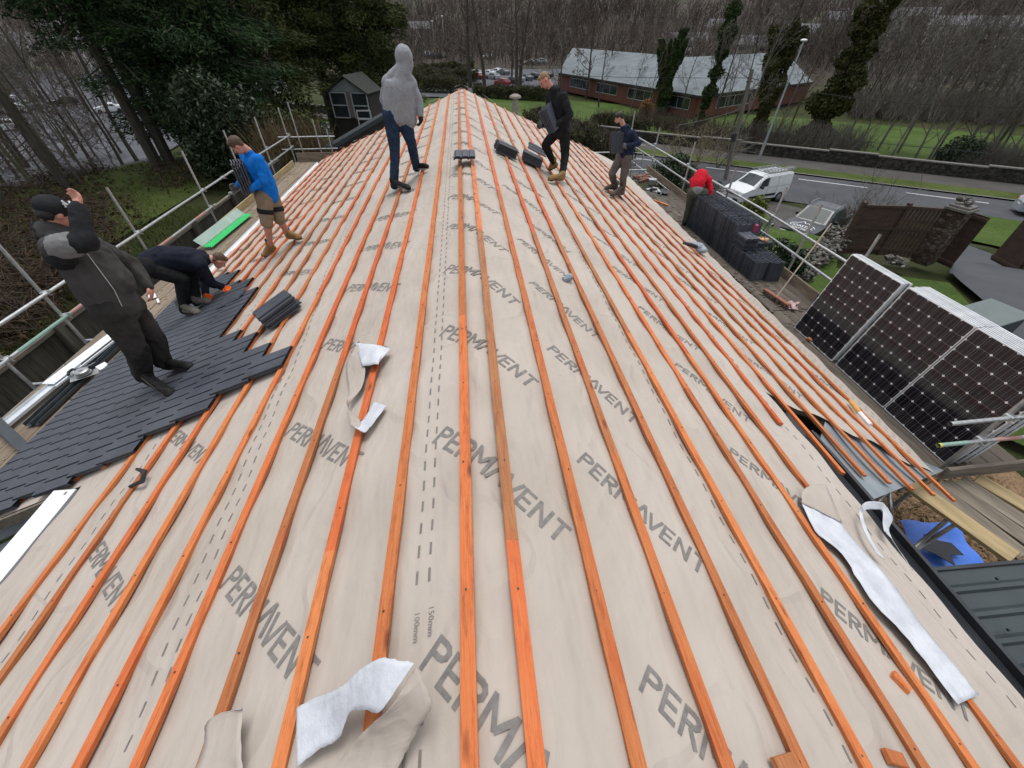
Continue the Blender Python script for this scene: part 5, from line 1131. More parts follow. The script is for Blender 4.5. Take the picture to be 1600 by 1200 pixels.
# a hut with old windows under the conifers
ht = at_g(560, 214); ht = at_d(557, 212, 33); hz = ht.z - .6; HD = V((.25, .97, 0)).normalized(); HX = V((HD.y, -HD.x, 0))
hut = thing('garden_hut', V((ht.x, ht.y, 0)), 'dark weathered summerhouse with white framed windows under the conifers', 'hut')
def hp(px, py, o=0): p = at_d(px, py, 33.0); return p
hw = at_d(585, 200, 33).x - at_d(518, 200, 33).x
c0 = at_d(552, 188, 33); zb_, zt_ = at_d(552, 184, 33).z, at_d(552, 143, 33).z; za = at_d(545, 122, 33).z
W2 = hw / 2
hutw = M('black_brown_hut_wood', (.014, .012, .011), (.04, .034, .03), 4, .9, .4, stretch=(1, 1, .3)); gw_ = M('grey_wall_board', (.10, .085, .075), (.16, .14, .13), 4, .9, .3, stretch=(4, 4, .4))
def HP(u, z, d=0): return V((c0.x, c0.y, 0)) + HX * u + HD * d + V((0, 0, z))
b = MB(); b.box(HP(0, (zt_ + 0) / 2, 1.3), (hw, 2.4, zt_), Matrix((HX, HD, V((0, 0, 1)))).transposed()); b.build('wall', hutw, hut)
b = MB(); b.add([HP(-W2, zt_, .05), HP(W2, zt_, .05), HP(0, za, .05)], [(0, 1, 2)]); b.build('gable', M('pale_gable_paint', (.16, .19, .195), (.24, .27, .275), 3, .8, .1), hut, thick=.05)
b = MB(); b.quad(HP(-W2 - .12, zt_ - .1, -.2), HP(0, za + .12, -.2), HP(0, za + .12, 2.7), HP(-W2 - .12, zt_ - .1, 2.2)); b.quad(HP(0, za + .12, -.2), HP(W2 + .12, zt_ - .1, -.2), HP(W2 + .12, zt_ - .1, 2.2), HP(0, za + .12, 2.7)); b.build('roof', M('mossy_black_roof', (.012, .014, .012), (.035, .04, .03), 4, .9, .4), hut, thick=.08)
b = MB(); b.beam(HP(-.1, (zt_ + zb_) / 2, .02), HP(.18, (zt_ + zb_) / 2, .02), .06, zt_ - zb_); b.build('wall_board', gw_, hut)
def hwin(u0, u1, z0_, z1_, tilt=0):
    f = MB()
    for z in (z0_, z1_, (z0_ + z1_) / 2): f.beam(HP(u0, z, -.02), HP(u1, z, -.02), .06, .06)
    for u in (u0, u1): f.beam(HP(u, z0_, -.02), HP(u, z1_, -.02), .06, .06, up=HD)
    o = f.build('window', lampg, hut); g = MB(); g.quad(HP(u0, z0_, .0), HP(u1, z0_, .0), HP(u1, z1_, .0), HP(u0, z1_, .0)); g.build('pane', glass_dark, o)
hwin(-W2 + .12, -.14, zb_, zt_ - .05); hwin(.24, W2 - .05, zb_, zt_ - .05)
lw_ = at_d(572, 195, 31.5); fr = MB(); s_ = .42
for z in (lw_.z + .75, lw_.z + .3, lw_.z - .5): fr.beam(lw_ * 1 + V((-s_, 0, z - lw_.z)), lw_ + V((s_, 0, z - lw_.z)), .06, .07)
for u in (-s_, s_): fr.beam(lw_ + V((u, 0, -.5)), lw_ + V((u, 0, .75)), .06, .07, up=(0, 1, 0))
fo = fr.build('window_frame', M('dull_white_paint', (.35, .35, .35), (.46, .46, .46), 5, .7, .1)); tag(fo, 'empty white window frame leaning below the summerhouse windows', 'window frame')
# dark roof of the outbuilding behind the far left corner of the roof
ob = thing('outbuilding', (-6, 22, 0), 'dark outbuilding roof edge beyond the far left corner of the stripped roof', 'outbuilding')
q0, q1 = at_d(512, 232, 22.5), at_d(600, 180, 24.5)
b = MB(); b.beam(q0, q1, .35, .18); b.build('roof_edge', dark_steel, ob); b = MB(); m0, m1 = q0 + V((0, 0, -.1)), q1 + V((0, 0, -.1)); b.add([m0, m1, V((m1.x, m1.y, 0)), V((m0.x, m0.y, 0)), m0 + V((1.5, 3, 0)), m1 + V((1.5, 3, 0)), V((m1.x + 1.5, m1.y + 3, 0)), V((m0.x + 1.5, m0.y + 3, 0))], [(0, 1, 2, 3), (0, 4, 5, 1), (1, 5, 6, 2), (0, 3, 7, 4), (5, 4, 7, 6)]); b.build('wall', M('black_boarding', (.02, .018, .016), (.045, .04, .035), 3, .9, .3), ob)
# distant houses
hwall = [M('white_house_render', (.55, .54, .5), (.66, .65, .6), 2, .9, .1), M('cream_house_render', (.45, .40, .30), (.55, .50, .4), 2, .9, .1), M('grey_house_wall', (.28, .28, .27), (.36, .36, .35), 2, .9, .1)]; hroof = M('grey_slate_roof', (.07, .07, .08), (.12, .12, .135), 2, .7, .2)
hs_px = [(25, 42, 0), (60, 48, 1), (95, 40, 0), (120, 60, 2), (160, 52, 0), (10, 60, 2), (200, 55, 1), (250, 50, 0), (300, 52, 2), (655, 60, 2), (1360, 84, 0), (1400, 86, 2), (1470, 86, 0), (1520, 84, 1), (1560, 80, 0), (1595, 84, 2), (1300, 80, 2), (1250, 55, 0), (1330, 50, 2), (1120, 66, 2), (1080, 40, 0), (1190, 36, 2)]
wh = ['first', 'second', 'third', 'fourth', 'fifth', 'sixth', 'seventh', 'eighth', 'ninth', 'tenth', 'eleventh', 'twelfth', 'thirteenth', 'fourteenth', 'fifteenth', 'sixteenth', 'seventeenth', 'eighteenth', 'nineteenth', 'twentieth', 'twenty-first', 'twenty-second']
order = sorted(range(len(hs_px)), key=lambda i: hs_px[i][0])
for rank, i in enumerate(order):
    px, py, m_ = hs_px[i]; D = random.uniform(205, 260); p = at_d(px, py, D); g = ground(p.x, p.y); t = thing('distant_house', (p.x, p.y, g), 'distant %s house among bare trees, %s from the left' % (['white', 'cream', 'grey'][m_], wh[rank]), 'house', 'houses on the far slope', rz=random.uniform(-.6, .6) - math.atan2(p.x, p.y))
    L, W_, H = random.uniform(9, 15), 8, 4.8; b = MB(); b.box((0, 0, H / 2 - 1), (L, W_, H + 2)); b.build('wall', hwall[m_], t, world=False)
    b = MB(); b.prism([(-W_ / 2 - .4, H), (0, H + 2.6), (W_ / 2 + .4, H)], (-L / 2 - .3, 0, 0), (0, 1, 0), (0, 0, 1), (1, 0, 0), 0, L + .6); b.build('roof', hroof, t, world=False)
    for k in range(3):
        for z in (1.4, 3.7): b = MB(); b.box((-L / 3 + k * L / 3, -W_ / 2 - .03, z), (1.5, .06, 1.1)); b.build('window', glass_dark, t, world=False)
# ================================================================ trees and plants
def leafmat(name, a, b_, c, sc1=1.1, rough=.75, spec=.12):
    t = NT(name); g = t.n('NewGeometry').outputs['Position']; f = t.noise(sc1, 4, .6, vec=g); f2 = t.noise(9, 2, .5, vec=g)
    v = t.m('ADD', t.m('MULTIPLY', f, .6), t.m('MULTIPLY', f2, .4)); col = t.ramp(v, [(.36, a), (.5, b_), (.64, c)]); return t.out(col, rough, spec=spec)
bark = M('dark_bark', (.035, .030, .024), (.085, .075, .058), 3, .95, .6, .02, stretch=(3, 3, .6)); twig = M('brown_twigs', (.065, .051, .04), (.13, .105, .083), 2, .9, 0)
twig_grey = M('grey_twigs', (.09, .08, .067), (.17, .152, .13), 2, .9, 0); bark_pale = M('pale_bark', (.085, .08, .068), (.19, .175, .15), 3, .9, .4, .01, stretch=(2, 2, .7)); mossy = M('mossy_bark', (.045, .05, .02), (.09, .095, .045), 3, .95, .5, .02)
twig_red = M('reddish_twigs', (.045, .03, .024), (.09, .062, .05), 2, .9, 0)
ivy_m = leafmat('ivy_leaves', (.018, .034, .012), (.04, .066, .022), (.07, .10, .035)); conif_m = leafmat('conifer_sprays', (.014, .030, .014), (.032, .060, .024), (.058, .092, .034), .6)
yew_m = leafmat('olive_conifer_sprays', (.022, .032, .011), (.052, .066, .02), (.092, .105, .033), .7); laurel_m = leafmat('laurel_leaves', (.008, .018, .006), (.018, .036, .011), (.04, .065, .024), 1.5, .5, .35)
bush_m = leafmat('yellow_green_leaves', (.05, .07, .015), (.12, .15, .03), (.24, .26, .07), 2.5); reed_m = leafmat('dry_reed_leaves', (.045, .035, .02), (.12, .09, .05), (.24, .18, .10), 1.3, .8, .1); olive_m = leafmat('ivy_mass_olive', (.025, .031, .011), (.058, .065, .022), (.10, .10, .037), .8)
hedge_m = leafmat('hedge_leaves', (.022, .026, .010), (.05, .055, .022), (.085, .085, .04), .9, .8, .1); bramble_m = leafmat('bramble_leaves', (.03, .018, .010), (.06, .038, .022), (.07, .075, .025), .6, .9, .1)
def bare(seed, H, r0, spread=.5, first=.25, n1=11, n2=6, n3=5, n4=4, upb=.35, tw=.012, lean=0, droop=0):
    rn = random.Random(seed); T, B = MB(), MB()
    def rv(): return V((rn.gauss(0, 1), rn.gauss(0, 1), rn.gauss(0, 1))).normalized()
    def path(p, d, L, n, wob, up):
        P = [V(p)]; d = V(d).normalized()
        for i in range(n): d = (d + rv() * wob + V((0, 0, up))).normalized(); P.append(P[-1] + d * (L / n))
        return P
    tr = path((0, 0, 0), (lean, 0, 1), H, 9, .07, .05); rs = [r0 * (1 - .9 * (i / 9) ** .8) + .015 for i in range(10)]; T.tube(tr, rs, 7, False)
    def sub(P, r, L, level, tot):
        cnt = (n1, n2, n3, n4)[level]
        for k in range(cnt):
            u = first + (1 - first) * (k + rn.random()) / cnt if level == 0 else .2 + .8 * (k + rn.random()) / cnt
            i = min(int(u * (len(P) - 1)), len(P) - 2); f = u * (len(P) - 1) - i; q = P[i].lerp(P[i + 1], f); ax = (P[i + 1] - P[i]).normalized()
            side = rv(); side = (side - ax * side.dot(ax)).normalized(); d = (ax * (1 - spread) + side * spread * 1.4).normalized()
            l = L * (.55 + .5 * rn.random()) * ((1.15 - u * .75) if level == 0 else (1 - .45 * u)); rr = r * (.55 if level else .42) * (1 - .55 * u)
            seg_ = (6, 4, 3, 2)[level]; Q = path(q, d, l, seg_, (.16, .2, .24, .3)[level], (upb * .22, upb * .2, upb * .15 - droop, -droop)[level]); nn = (5, 4, 3, 3)[level]; rr = max(rr, tw)
            (B).tube(Q, [max(tw * .55, rr * (1 - .8 * j / seg_)) for j in range(seg_ + 1)], nn, False)
            if level < 3: sub(Q, rr, l * .55, level + 1, tot)
    sub(tr, r0, H * .42, 0, H); return T, B, tr
def mk_bare(name, label, cat, bm, tm, *a, **k):
    T, B, tr = bare(*a, **k); t = thing(name, (0, 0, 0), label, cat); T.build('trunk', bm, t, world=False, smooth=True); B.build('crown', tm, t, world=False); return t, tr
def leafcard(b, p, s, rn, flat=0.0, asp=.6, dirv=None):
    d = dirv or V((rn.gauss(0, 1), rn.gauss(0, 1), rn.gauss(0, 1) * (1 - flat))).normalized(); o = d.orthogonal().normalized(); o = Matrix.Rotation(rn.uniform(0, 6.28), 3, d) @ o
    if flat and rn.random() < flat: o = (o + V((0, 0, 0))).normalized()
    n = len(b.v); e = d * s; w_ = o * s * asp; b.v += [tuple(p - e), tuple(p + w_ * .9 - e * .1), tuple(p + e), tuple(p - w_ * .9 - e * .1)]; b.f.append((n, n + 1, n + 2, n + 3)); b.m.append(0)
def cloud(b, c, r, n, s, rn, shell=.55, asp=.6, down=0):
    for _ in range(n):
        v = V((rn.gauss(0, 1), rn.gauss(0, 1), rn.gauss(0, 1))).normalized(); q = shell + (1 - shell) * rn.random() ** .6; p = V(c) + V((v.x * r[0], v.y * r[1], v.z * r[2])) * q
        leafcard(b, p, s * rn.uniform(.6, 1.3), rn, asp=asp, dirv=(v + V((rn.gauss(0, .5), rn.gauss(0, .5), rn.gauss(0, .5) - down))).normalized() if down else None)
def ivy_on(b, P, R0, R1, n, s, rn):
    for _ in range(n):
        u = rn.random(); i = min(int(u * (len(P) - 1)), len(P) - 2); p = P[i].lerp(P[i + 1], u * (len(P) - 1) - i); rr = (R0 + (R1 - R0) * u) * max(.18, .62 + 1.3 * noise.noise(p * .75 + V((R0 * 7, n * .01, 0)))); a = rn.uniform(0, 6.28); q = rr * rn.uniform(.5, 1.1)
        leafcard(b, p + V((math.cos(a) * q, math.sin(a) * q, rn.uniform(-.2, .2))), s * rn.uniform(.6, 1.3), rn)
# prototypes
protos = {}; USED = set()
def proto_tree(key, *a, **k): protos[key] = mk_bare(*a, **k)[0]
proto_tree('ash', 'bare_tree', '', 'tree', bark, twig, 1, 14, .17, spread=.5, upb=.5)
proto_tree('ash2', 'bare_tree', '', 'tree', mossy, twig_grey, 2, 13, .15, spread=.55, upb=.4)
proto_tree('low', 'bare_tree', '', 'tree', bark, twig, 21, 9.5, .13, spread=.62, first=.07, n1=17, n2=8, n3=5, n4=4, upb=.25, tw=.010)
proto_tree('low2', 'bare_tree', '', 'tree', mossy, twig_red, 22, 8.5, .11, spread=.7, first=.06, n1=18, n2=8, n3=5, n4=4, upb=.2, tw=.010)
proto_tree('oak', 'bare_tree', '', 'tree', bark, twig, 3, 19, .42, spread=.68, first=.2, n1=15, n2=7, n3=6, n4=4, upb=.25, tw=.02)
proto_tree('slim', 'bare_tree', '', 'tree', bark_pale, twig_grey, 4, 13, .10, spread=.42, first=.12, n1=16, n2=6, n3=5, n4=3, upb=.6, tw=.013)
proto_tree('slim2', 'bare_tree', '', 'tree', bark_pale, twig_red, 5, 12, .09, spread=.48, first=.10, n1=16, n2=6, n3=5, n4=3, upb=.5, tw=.013)
proto_tree('far', 'bare_tree', '', 'tree', bark, twig_grey, 6, 14, .2, spread=.5, first=.15, n1=12, n2=6, n3=5, n4=2, upb=.4, tw=.035)
proto_tree('far2', 'bare_tree', '', 'tree', bark, twig_red, 7, 13, .2, spread=.6, first=.12, n1=12, n2=6, n3=5, n4=2, upb=.3, tw=.04)
KIDS = {k: children(v) for k, v in protos.items()}
def plant_tree(key, p, s, label, group=None, rot=None):
    pr = protos[key]
    if key not in USED: t = pr; USED.add(key)
    else:
        t = pr.copy(); COL.objects.link(t)
        for c in KIDS[key]: cc = c.copy(); COL.objects.link(cc); cc.parent = t
        if 'group' in t and not group: del t['group']
    t.location = p; t.scale = (s, s, s); t.rotation_euler = (0, 0, rot if rot is not None else random.uniform(0, 6.28)); t['label'] = label
    if group: t['group'] = group
    return t
random.seed(11)
# --- left wood by the bank
LW = [((215, 252), 'ash', 1.25, 'tall bare tree with the thickest trunk on the left bank'), ((100, 268), 'ash2', 1.1, 'leaning mossy bare tree above the capped worker\'s head'), ((152, 270), 'ash', 1.0, 'bare tree just left of the tallest trunk on the bank'), ((163, 262), 'slim', .8, 'slim bare sapling beside the middle bank tree'), ((60, 300), 'ash2', 1.05, 'bare mossy tree near the left edge behind the cap'), ((22, 330), 'ash', .95, 'bare tree lowest on the bank at the left edge'), ((8, 290), 'ash2', 1.2, 'bare tree at the left edge of the photo behind the bank'), ((180, 262), 'slim2', .75, 'thin reddish sapling between the two biggest bank trunks'), ((130, 290), 'slim', .7, 'thin pale sapling in the brambles above the cap'), ((45, 262), 'ash', 1.15, 'bare tree between the road and the bank at left'), ((85, 245), 'slim2', .9, 'thin bare tree at the road edge on the left'), ((118, 252), 'slim', 1.0, 'upright grey bare tree at the road edge on the left')]
for px, k, s, lb in LW: plant_tree(k, at_g(*px), s, lb)
LB = [(6, 270), (30, 280), (52, 285), (75, 262), (92, 275), (128, 262), (140, 280), (175, 248), (192, 258), (120, 240), (66, 240), (20, 250), (38, 262), (110, 300), (8, 320), (80, 290), (190, 240), (150, 245)]
for i, px in enumerate(LB): plant_tree(['low2', 'low', 'low2', 'ash', 'low'][i % 5], at_g(*px), random.uniform(.7, 1.15), 'bare tree in the tangle of winter branches on the left bank', 'bare trees on the left bank')
for i in range(46):
    x, y = random.uniform(-10, 330), random.uniform(90, 185); plant_tree(['far', 'far2', 'ash2', 'oak'][i % 4], at_g(x, y), random.uniform(.55, .95) * (.7 if i % 4 == 3 else 1), 'bare tree between the road and the parked cars at left', 'bare trees round the left car park')
# --- big conifers
def conifer(px, D, H, r, n, mat, label, z0=.25, lay=26, cs=.34, seed=1, crown_r=None, trunk_r=.3, tiers=True):
    rn = random.Random(seed); p = at_g(*px) if D is None else at_d(*px, D); p.z = ground(p.x, p.y); t = thing('conifer', p, label, 'tree'); b = MB(); b.tube([p, p + V((.1, .1, H * .5)), p + V((0, .2, H))], [trunk_r, trunk_r * .7, .05], 8); b.build('trunk', bark, t)
    b = MB(); bb_ = MB()
    for i in range(lay * 7):
        u = rn.random() ** .9; z = H * (z0 + (1 - z0) * u); R = r * (1 - u) ** .55 * (.55 + .6 * rn.random()) + .4; a = rn.uniform(0, 6.28); e = V((math.cos(a), math.sin(a), 0)); c0_ = p + V((0, 0, z)); tip = c0_ + e * R + V((0, 0, -.12 * R + rn.uniform(-.3, .5)))
        bb_.tube([c0_, c0_.lerp(tip, .5) + V((0, 0, .12)), tip], [.05, .035, .015], 4, False)
        m = int(n / (lay * 7)); L = R
        for j in range(m):
            q = .25 + .75 * rn.random() ** .7; w_ = .10 + .26 * L * .35 * math.sin(math.pi * min(1, q)) ; pt = c0_.lerp(tip, q) + V((-e.y, e.x, 0)) * rn.gauss(0, .42 * w_ + .25) + V((0, 0, rn.gauss(-.08, .16)))
            leafcard(b, pt, cs * 1.15 * rn.uniform(.5, 1.2), rn, asp=.2, dirv=(e + V((rn.gauss(0, .6), rn.gauss(0, .6), rn.gauss(-.25, .35)))).normalized())
    for i in range(int(n * .35)):
        u = rn.random(); a = rn.uniform(0, 6.28); R = r * .62 * (1 - u) ** .5 * rn.random() ** .4; z = H * (z0 + .03 + (1 - z0) * u); leafcard(b, p + V((math.cos(a) * R, math.sin(a) * R, z)), cs * 1.25 * rn.uniform(.6, 1.3), rn, asp=.3)
    bb_.build('limbs', bark, t); b.build('crown', mat, t); return t
conifer((248, 262), None, 19, 4.3, 42000, conif_m, 'dark conifer with bare lower trunk at the upper left', z0=.30, seed=3, cs=.11)
conifer((268, 258), None, 18, 4.2, 42000, conif_m, 'second dark conifer beside the bare trunked one at the upper left', z0=.26, seed=4, cs=.11)
conifer((372, 240), 32, 17, 4.8, 52000, conif_m, 'dense dark green conifer above the worker in blue', z0=.05, seed=5, cs=.15)
conifer((330, 235), 37, 18, 4.8, 46000, conif_m, 'tall black green conifer between the bank and the summerhouse', z0=.08, seed=15, cs=.15)
conifer((445, 220), 36, 18, 4.4, 44000, yew_m, 'olive green conifer left of the summerhouse', z0=.04, seed=6, cs=.14)
conifer((520, 190), 41, 19, 4.2, 44000, yew_m, 'tall olive conifer standing behind the summerhouse', z0=.30, seed=7, cs=.15, trunk_r=.4)
conifer((592, 185), 40, 19, 4.2, 46000, yew_m, 'olive green conifer right of the summerhouse behind the grey hood', z0=.14, seed=8, cs=.15)
# laurel, reeds, bushes
def bush(px, D, r, n, s, mat, label, name='bush', seed=1, stems=True, zc=None, cat='bush', asp=.5):
    rn = random.Random(seed); p = at_g(*px) if D is None else at_d(*px, D); p.z = ground(p.x, p.y); t = thing(name, p, label, cat); b = MB()
    for k in range(7): c = p + V((rn.uniform(-.5, .5) * r[0], rn.uniform(-.5, .5) * r[1], r[2] * (.8 + rn.uniform(-.3, .4)))); cloud(b, c, (r[0] * .6, r[1] * .6, r[2] * .7), n // 7, s, rn, .5, asp)
    b.build('foliage', mat, t); b = MB()
    for k in range(9): a = rn.uniform(0, 6.28); b.tube([p, p + V((math.cos(a) * r[0] * .4, math.sin(a) * r[1] * .4, r[2] * 1.0)), p + V((math.cos(a) * r[0] * .7, math.sin(a) * r[1] * .7, r[2] * 1.5))], [.04, .025, .01], 4, False)
    b.build('stems', bark, t); return t
bush((385, 270), 26, (2.4, 2.0, 2.7), 11000, .11, laurel_m, 'big glossy laurel bush behind the worker in blue', seed=2)
bush((335, 262), 29, (2.2, 2.0, 2.4), 9000, .10, laurel_m, 'dark laurel bush left of the worker in blue', seed=22)
bush((455, 262), 27, (2.0, 1.5, 1.8), 5000, .12, yew_m, 'rounded dark bush behind the far end of the left scaffold', seed=3)
rn = random.Random(9); rd = thing('reed_clump', at_d(462, 262, 22.5), 'clump of tall dry reeds behind the far left scaffold corner', 'reeds'); rd.location.z = 0; b = MB()
for i in range(1500):
    px, D = rn.uniform(418, 515), rn.uniform(21.5, 24.5); p = at_d(px, 262, D); h = rn.uniform(.8, 2.3); q = V((p.x, p.y, rn.uniform(.2, 1.4))); l = V((rn.gauss(0, .45), rn.gauss(0, .45), h)); o = V((rn.gauss(0, 1), rn.gauss(0, 1), 0)).normalized() * .02
    b.add([q - o, q + o, q + l * .6 + o * 1.6, q + l], [(0, 1, 2, 3)])
b.build('reeds', reed_m, rd)
# --- brambles and scrub on the left bank
rn = random.Random(12); b = MB(); b2 = MB()
for i in range(4200):
    px, py = rn.uniform(-30, 330), 0; py = rn.uniform(262, 300) if px > 230 else rn.uniform(255, 560 - px * .9)
    if px > 165 and rn.random() < .85: continue
    p = at_z(px, py, .05)
    if p.x > -8.4 or p.x < -40: continue
    p.z = ground(p.x, p.y) - .1; a = rn.uniform(0, 6.28); L = rn.uniform(.5, 1.8) * (1 if noise.noise(p * .25) > -.2 else .45); e = V((math.cos(a), math.sin(a), 0)) * L
    b.tube([p, p + e * .3 + V((0, 0, L * .5)), p + e * .8 + V((0, 0, L * .45)), p + e * 1.1 + V((0, 0, L * .1))], [.008, .007, .005, .003], 3, False)
    for j in range(5): leafcard(b2, p + e * rn.random() + V((0, 0, L * rn.uniform(.05, .5))), rn.uniform(.04, .1), rn)
bo = b.build('bramble_stems', M('dark_bramble_stems', (.035, .022, .016), (.075, .05, .036), 2, .9, 0)); tag(bo, 'brown tangle of bramble stems over the left bank', 'brambles', kind='stuff')
bo = b2.build('bramble_leaves', bramble_m); tag(bo, 'brown and green bramble leaves over the left bank', 'brambles', kind='stuff')
b = MB()
for i in range(26000):
    px = rn.uniform(-20, 345); py = rn.uniform(225, 560); p = at_z(px, py, 0)
    if p.x > -8.2 or p.x < -26: continue
    if noise.noise(p * .3 + V((4, 0, 0))) < -.15: continue
    p.z = ground(p.x, p.y) + .0; h = rn.uniform(.08, .28); d = V((rn.gauss(0, .1), rn.gauss(0, .1), h)); o = V((rn.gauss(0, 1), rn.gauss(0, 1), 0)).normalized() * .012; b.add([p - o, p + o, p + d], [(0, 1, 2)])
tag(b.build('long_grass', verge_m), 'long rough grass on the left bank', 'grass', kind='stuff')
# --- hedges
def hedge(name, pa, pb, h, w_, n, s, mat, label, twm=twig):
    rn = random.Random(label); A, B_ = at_g(*pa), at_g(*pb); t = thing(name, A, label, 'hedge'); b = MB(); tb = MB(); L = (B_ - A).length; d = (B_ - A).normalized(); nn = V((-d.y, d.x, 0))
    for i in range(n):
        u = rn.random(); hh = h * (.8 + .35 * noise.noise(V((u * L * .35, 3, h)))); p = A.lerp(B_, u) + nn * rn.uniform(-1, 1) * w_ / 2; p.z = ground(p.x, p.y) + hh * (rn.random() ** .6); leafcard(b, p, s * rn.uniform(.5, 1.3), rn)
        if i % 4 == 0: tb.tube([p - V((0, 0, .3)), p + V((rn.gauss(0, .3), rn.gauss(0, .3), rn.uniform(.2, .9)))], [.02, .008], 3, False)
    b.build('foliage', mat, t); tb.build('twigs', twm, t); return t
hedge('hedge', (630, 128), (745, 128), 3.2, 6, 9000, .26, hedge_m, 'broad clipped green hedge beyond the grey hooded worker')
hedge('hedge', (632, 142), (728, 146), 3.4, 4, 8000, .2, hedge_m, 'rough hedge directly behind the far end of the ridge at left')
hedge('hedge', (640, 113), (740, 108), 2.6, 5, 6000, .3, hedge_m, 'second dark hedge line behind the clipped hedge')
hedge('hedge', (742, 152), (862, 158), 2.6, 4, 7000, .22, hedge_m, 'brown green scrub hedge just beyond the ridge end')
hedge('hedge', (835, 205), (905, 250), 3.0, 3.5, 9000, .16, hedge_m, 'scrubby hedge between the roof and the road behind the black jacket')
hedge('hedge', (880, 225), (975, 262), 2.8, 3.2, 8000, .15, hedge_m, 'scrubby roadside hedge behind the worker in navy')
hedge('hedge', (930, 192), (1010, 205), 1.6, 2.5, 4000, .18, hedge_m, 'low brown hedge at the near edge of the grass beyond the road')
# --- straight ahead: the big trees by the far car park
for px, s, lb, r in (((735, 137), 1.25, 'big bare tree straight ahead over the ridge, left trunk', 1.0), ((757, 137), 1.15, 'big bare tree straight ahead over the ridge, right trunk', 2.6), ((806, 147), 1.05, 'tall pale barked bare tree right of the ridge end', 4.2), ((812, 143), 1.2, 'second tall bare tree right of the ridge end', 5.6)):
    plant_tree('oak', at_g(*px), s, lb, rot=r)
mids = [(650, 70), (668, 68), (705, 66), (718, 72), (742, 70), (770, 74), (790, 72), (815, 78), (845, 80), (868, 84), (885, 80), (905, 72), (880, 66), (925, 64), (840, 66), (800, 60), (760, 62), (720, 58), (690, 56), (655, 55), (870, 100), (650, 92), (1000, 62), (960, 60), (1045, 58), (1090, 60), (1130, 64), (1180, 70), (1215, 76), (1240, 80)]
for i, px in enumerate(mids):
    p = at_g(*px); plant_tree(['far', 'far2', 'oak', 'far'][i % 4], p, random.uniform(.8, 1.25) * (.7 if i % 4 == 2 else 1.1), 'bare winter tree in the wood beyond the car park and brick building', 'bare trees beyond the car park')
# --- roadside ivy trees
def ivy_tree(px, H, r0, label, crown, ivy_top, R0, R1, n, mat=ivy_m, seed=1, lean=0, s=.16, stems=1, leandir=0):
    T, B, tr = bare(seed, H, r0, spread=.42, first=.3, n1=14, n2=7, n3=5, n4=4, upb=.5, tw=.028, lean=lean); p = at_g(*px); t = thing('ivy_clad_tree', p, label, 'tree', rz=leandir); T.build('trunk', bark, t, world=False); B.build('crown', crown, t, world=False)
    rn = random.Random(seed); b = MB(); k = max(2, int(len(tr) * ivy_top)); ivy_on(b, tr[:k + 1], R0, R1, n, s, rn)
    for j in range(stems): 
        a = rn.uniform(0, 6.28); P = [V((0, 0, H * .1)), V((math.cos(a) * H * .07, math.sin(a) * H * .07, H * ivy_top * .5)), V((math.cos(a) * H * .14, math.sin(a) * H * .14, H * ivy_top * .95))]; ivy_on(b, P, R0 * .8, R1 * .7, n // 2, s, rn)
    b.build('ivy', mat, t, world=False); return t
ivy_tree((1030, 180), 14, .3, 'ivy clad tree with several upright stems in front of the brick building', twig_grey, .72, 1.1, .65, 9000, seed=31, stems=5, s=.17)
ivy_tree((1090, 200), 15.5, .28, 'single ivy clad trunk leaning right before the brick building', twig_grey, .98, 1.0, .65, 8000, seed=32, stems=0, s=.17)
ivy_tree((1178, 222), 14, .28, 'many stemmed ivy clad tree between the telegraph pole and the street lamp', twig, .75, 1.0, .6, 6500, mat=olive_m, seed=33, stems=5, s=.16)
ivy_tree((1272, 218), 15, .3, 'olive green ivy covered tree, broad at the base, right of the street lamp', twig, .97, 2.1, .5, 13000, mat=olive_m, seed=34, stems=2, s=.22)
plant_tree('slim', at_g(1150, 232), 1.0, 'slim bare tree beside the telegraph pole foot'); plant_tree('slim2', at_g(1205, 228), 1.0, 'slim bare tree just left of the street lamp foot')
plant_tree('ash2', at_g(1228, 215), .85, 'bare mossy tree just right of the street lamp'); plant_tree('slim', at_g(1130, 196), .9, 'slim grey tree standing close to the brick wall')
RT = [(1320, 222, 'slim'), (1345, 226, 'slim2'), (1392, 246, 'slim'), (1402, 240, 'slim'), (1428, 250, 'slim2'), (1447, 254, 'slim'), (1455, 250, 'slim'), (1487, 258, 'slim'), (1496, 256, 'slim2'), (1512, 262, 'slim'), (1528, 264, 'slim'), (1545, 262, 'slim'), (1562, 268, 'slim2'), (1585, 272, 'slim'), (1600, 262, 'ash2'), (1615, 280, 'slim'), (1370, 236, 'slim'), (1540, 250, 'ash2')]
for i, (x, y, k) in enumerate(RT): plant_tree(k, at_g(x, y), random.uniform(.8, 1.15), 'slim pale bare tree behind the roadside railing at right', 'slim bare trees behind the railing')
FR = [(1330 + i * 15 + random.uniform(-6, 6), 172 + random.uniform(-6, 8) + i * .6) for i in range(22)] + [(1320 + i * 18, 150 + random.uniform(-8, 6)) for i in range(18)] + [(1300 + i * 20, 128 + random.uniform(-6, 6)) for i in range(18)] + [(1290 + i * 22, 112 + random.uniform(-5, 5)) for i in range(17)]
for i, (x, y) in enumerate(FR): plant_tree(['far', 'far2', 'ash', 'far'][i % 4], at_g(x, y), random.uniform(.65, 1.0), 'bare tree in the belt along the far edge of the right field', 'bare trees along the far edge of the field')
for i, px in enumerate([(935, 168), (985, 176), (1062, 192), (1112, 204), (1010, 182), (1140, 214)]): plant_tree(['ash', 'slim2', 'ash2'][i % 3], at_g(*px), random.uniform(.75, .95), 'bare tree on the grass in front of the brick building', 'bare trees before the brick building')
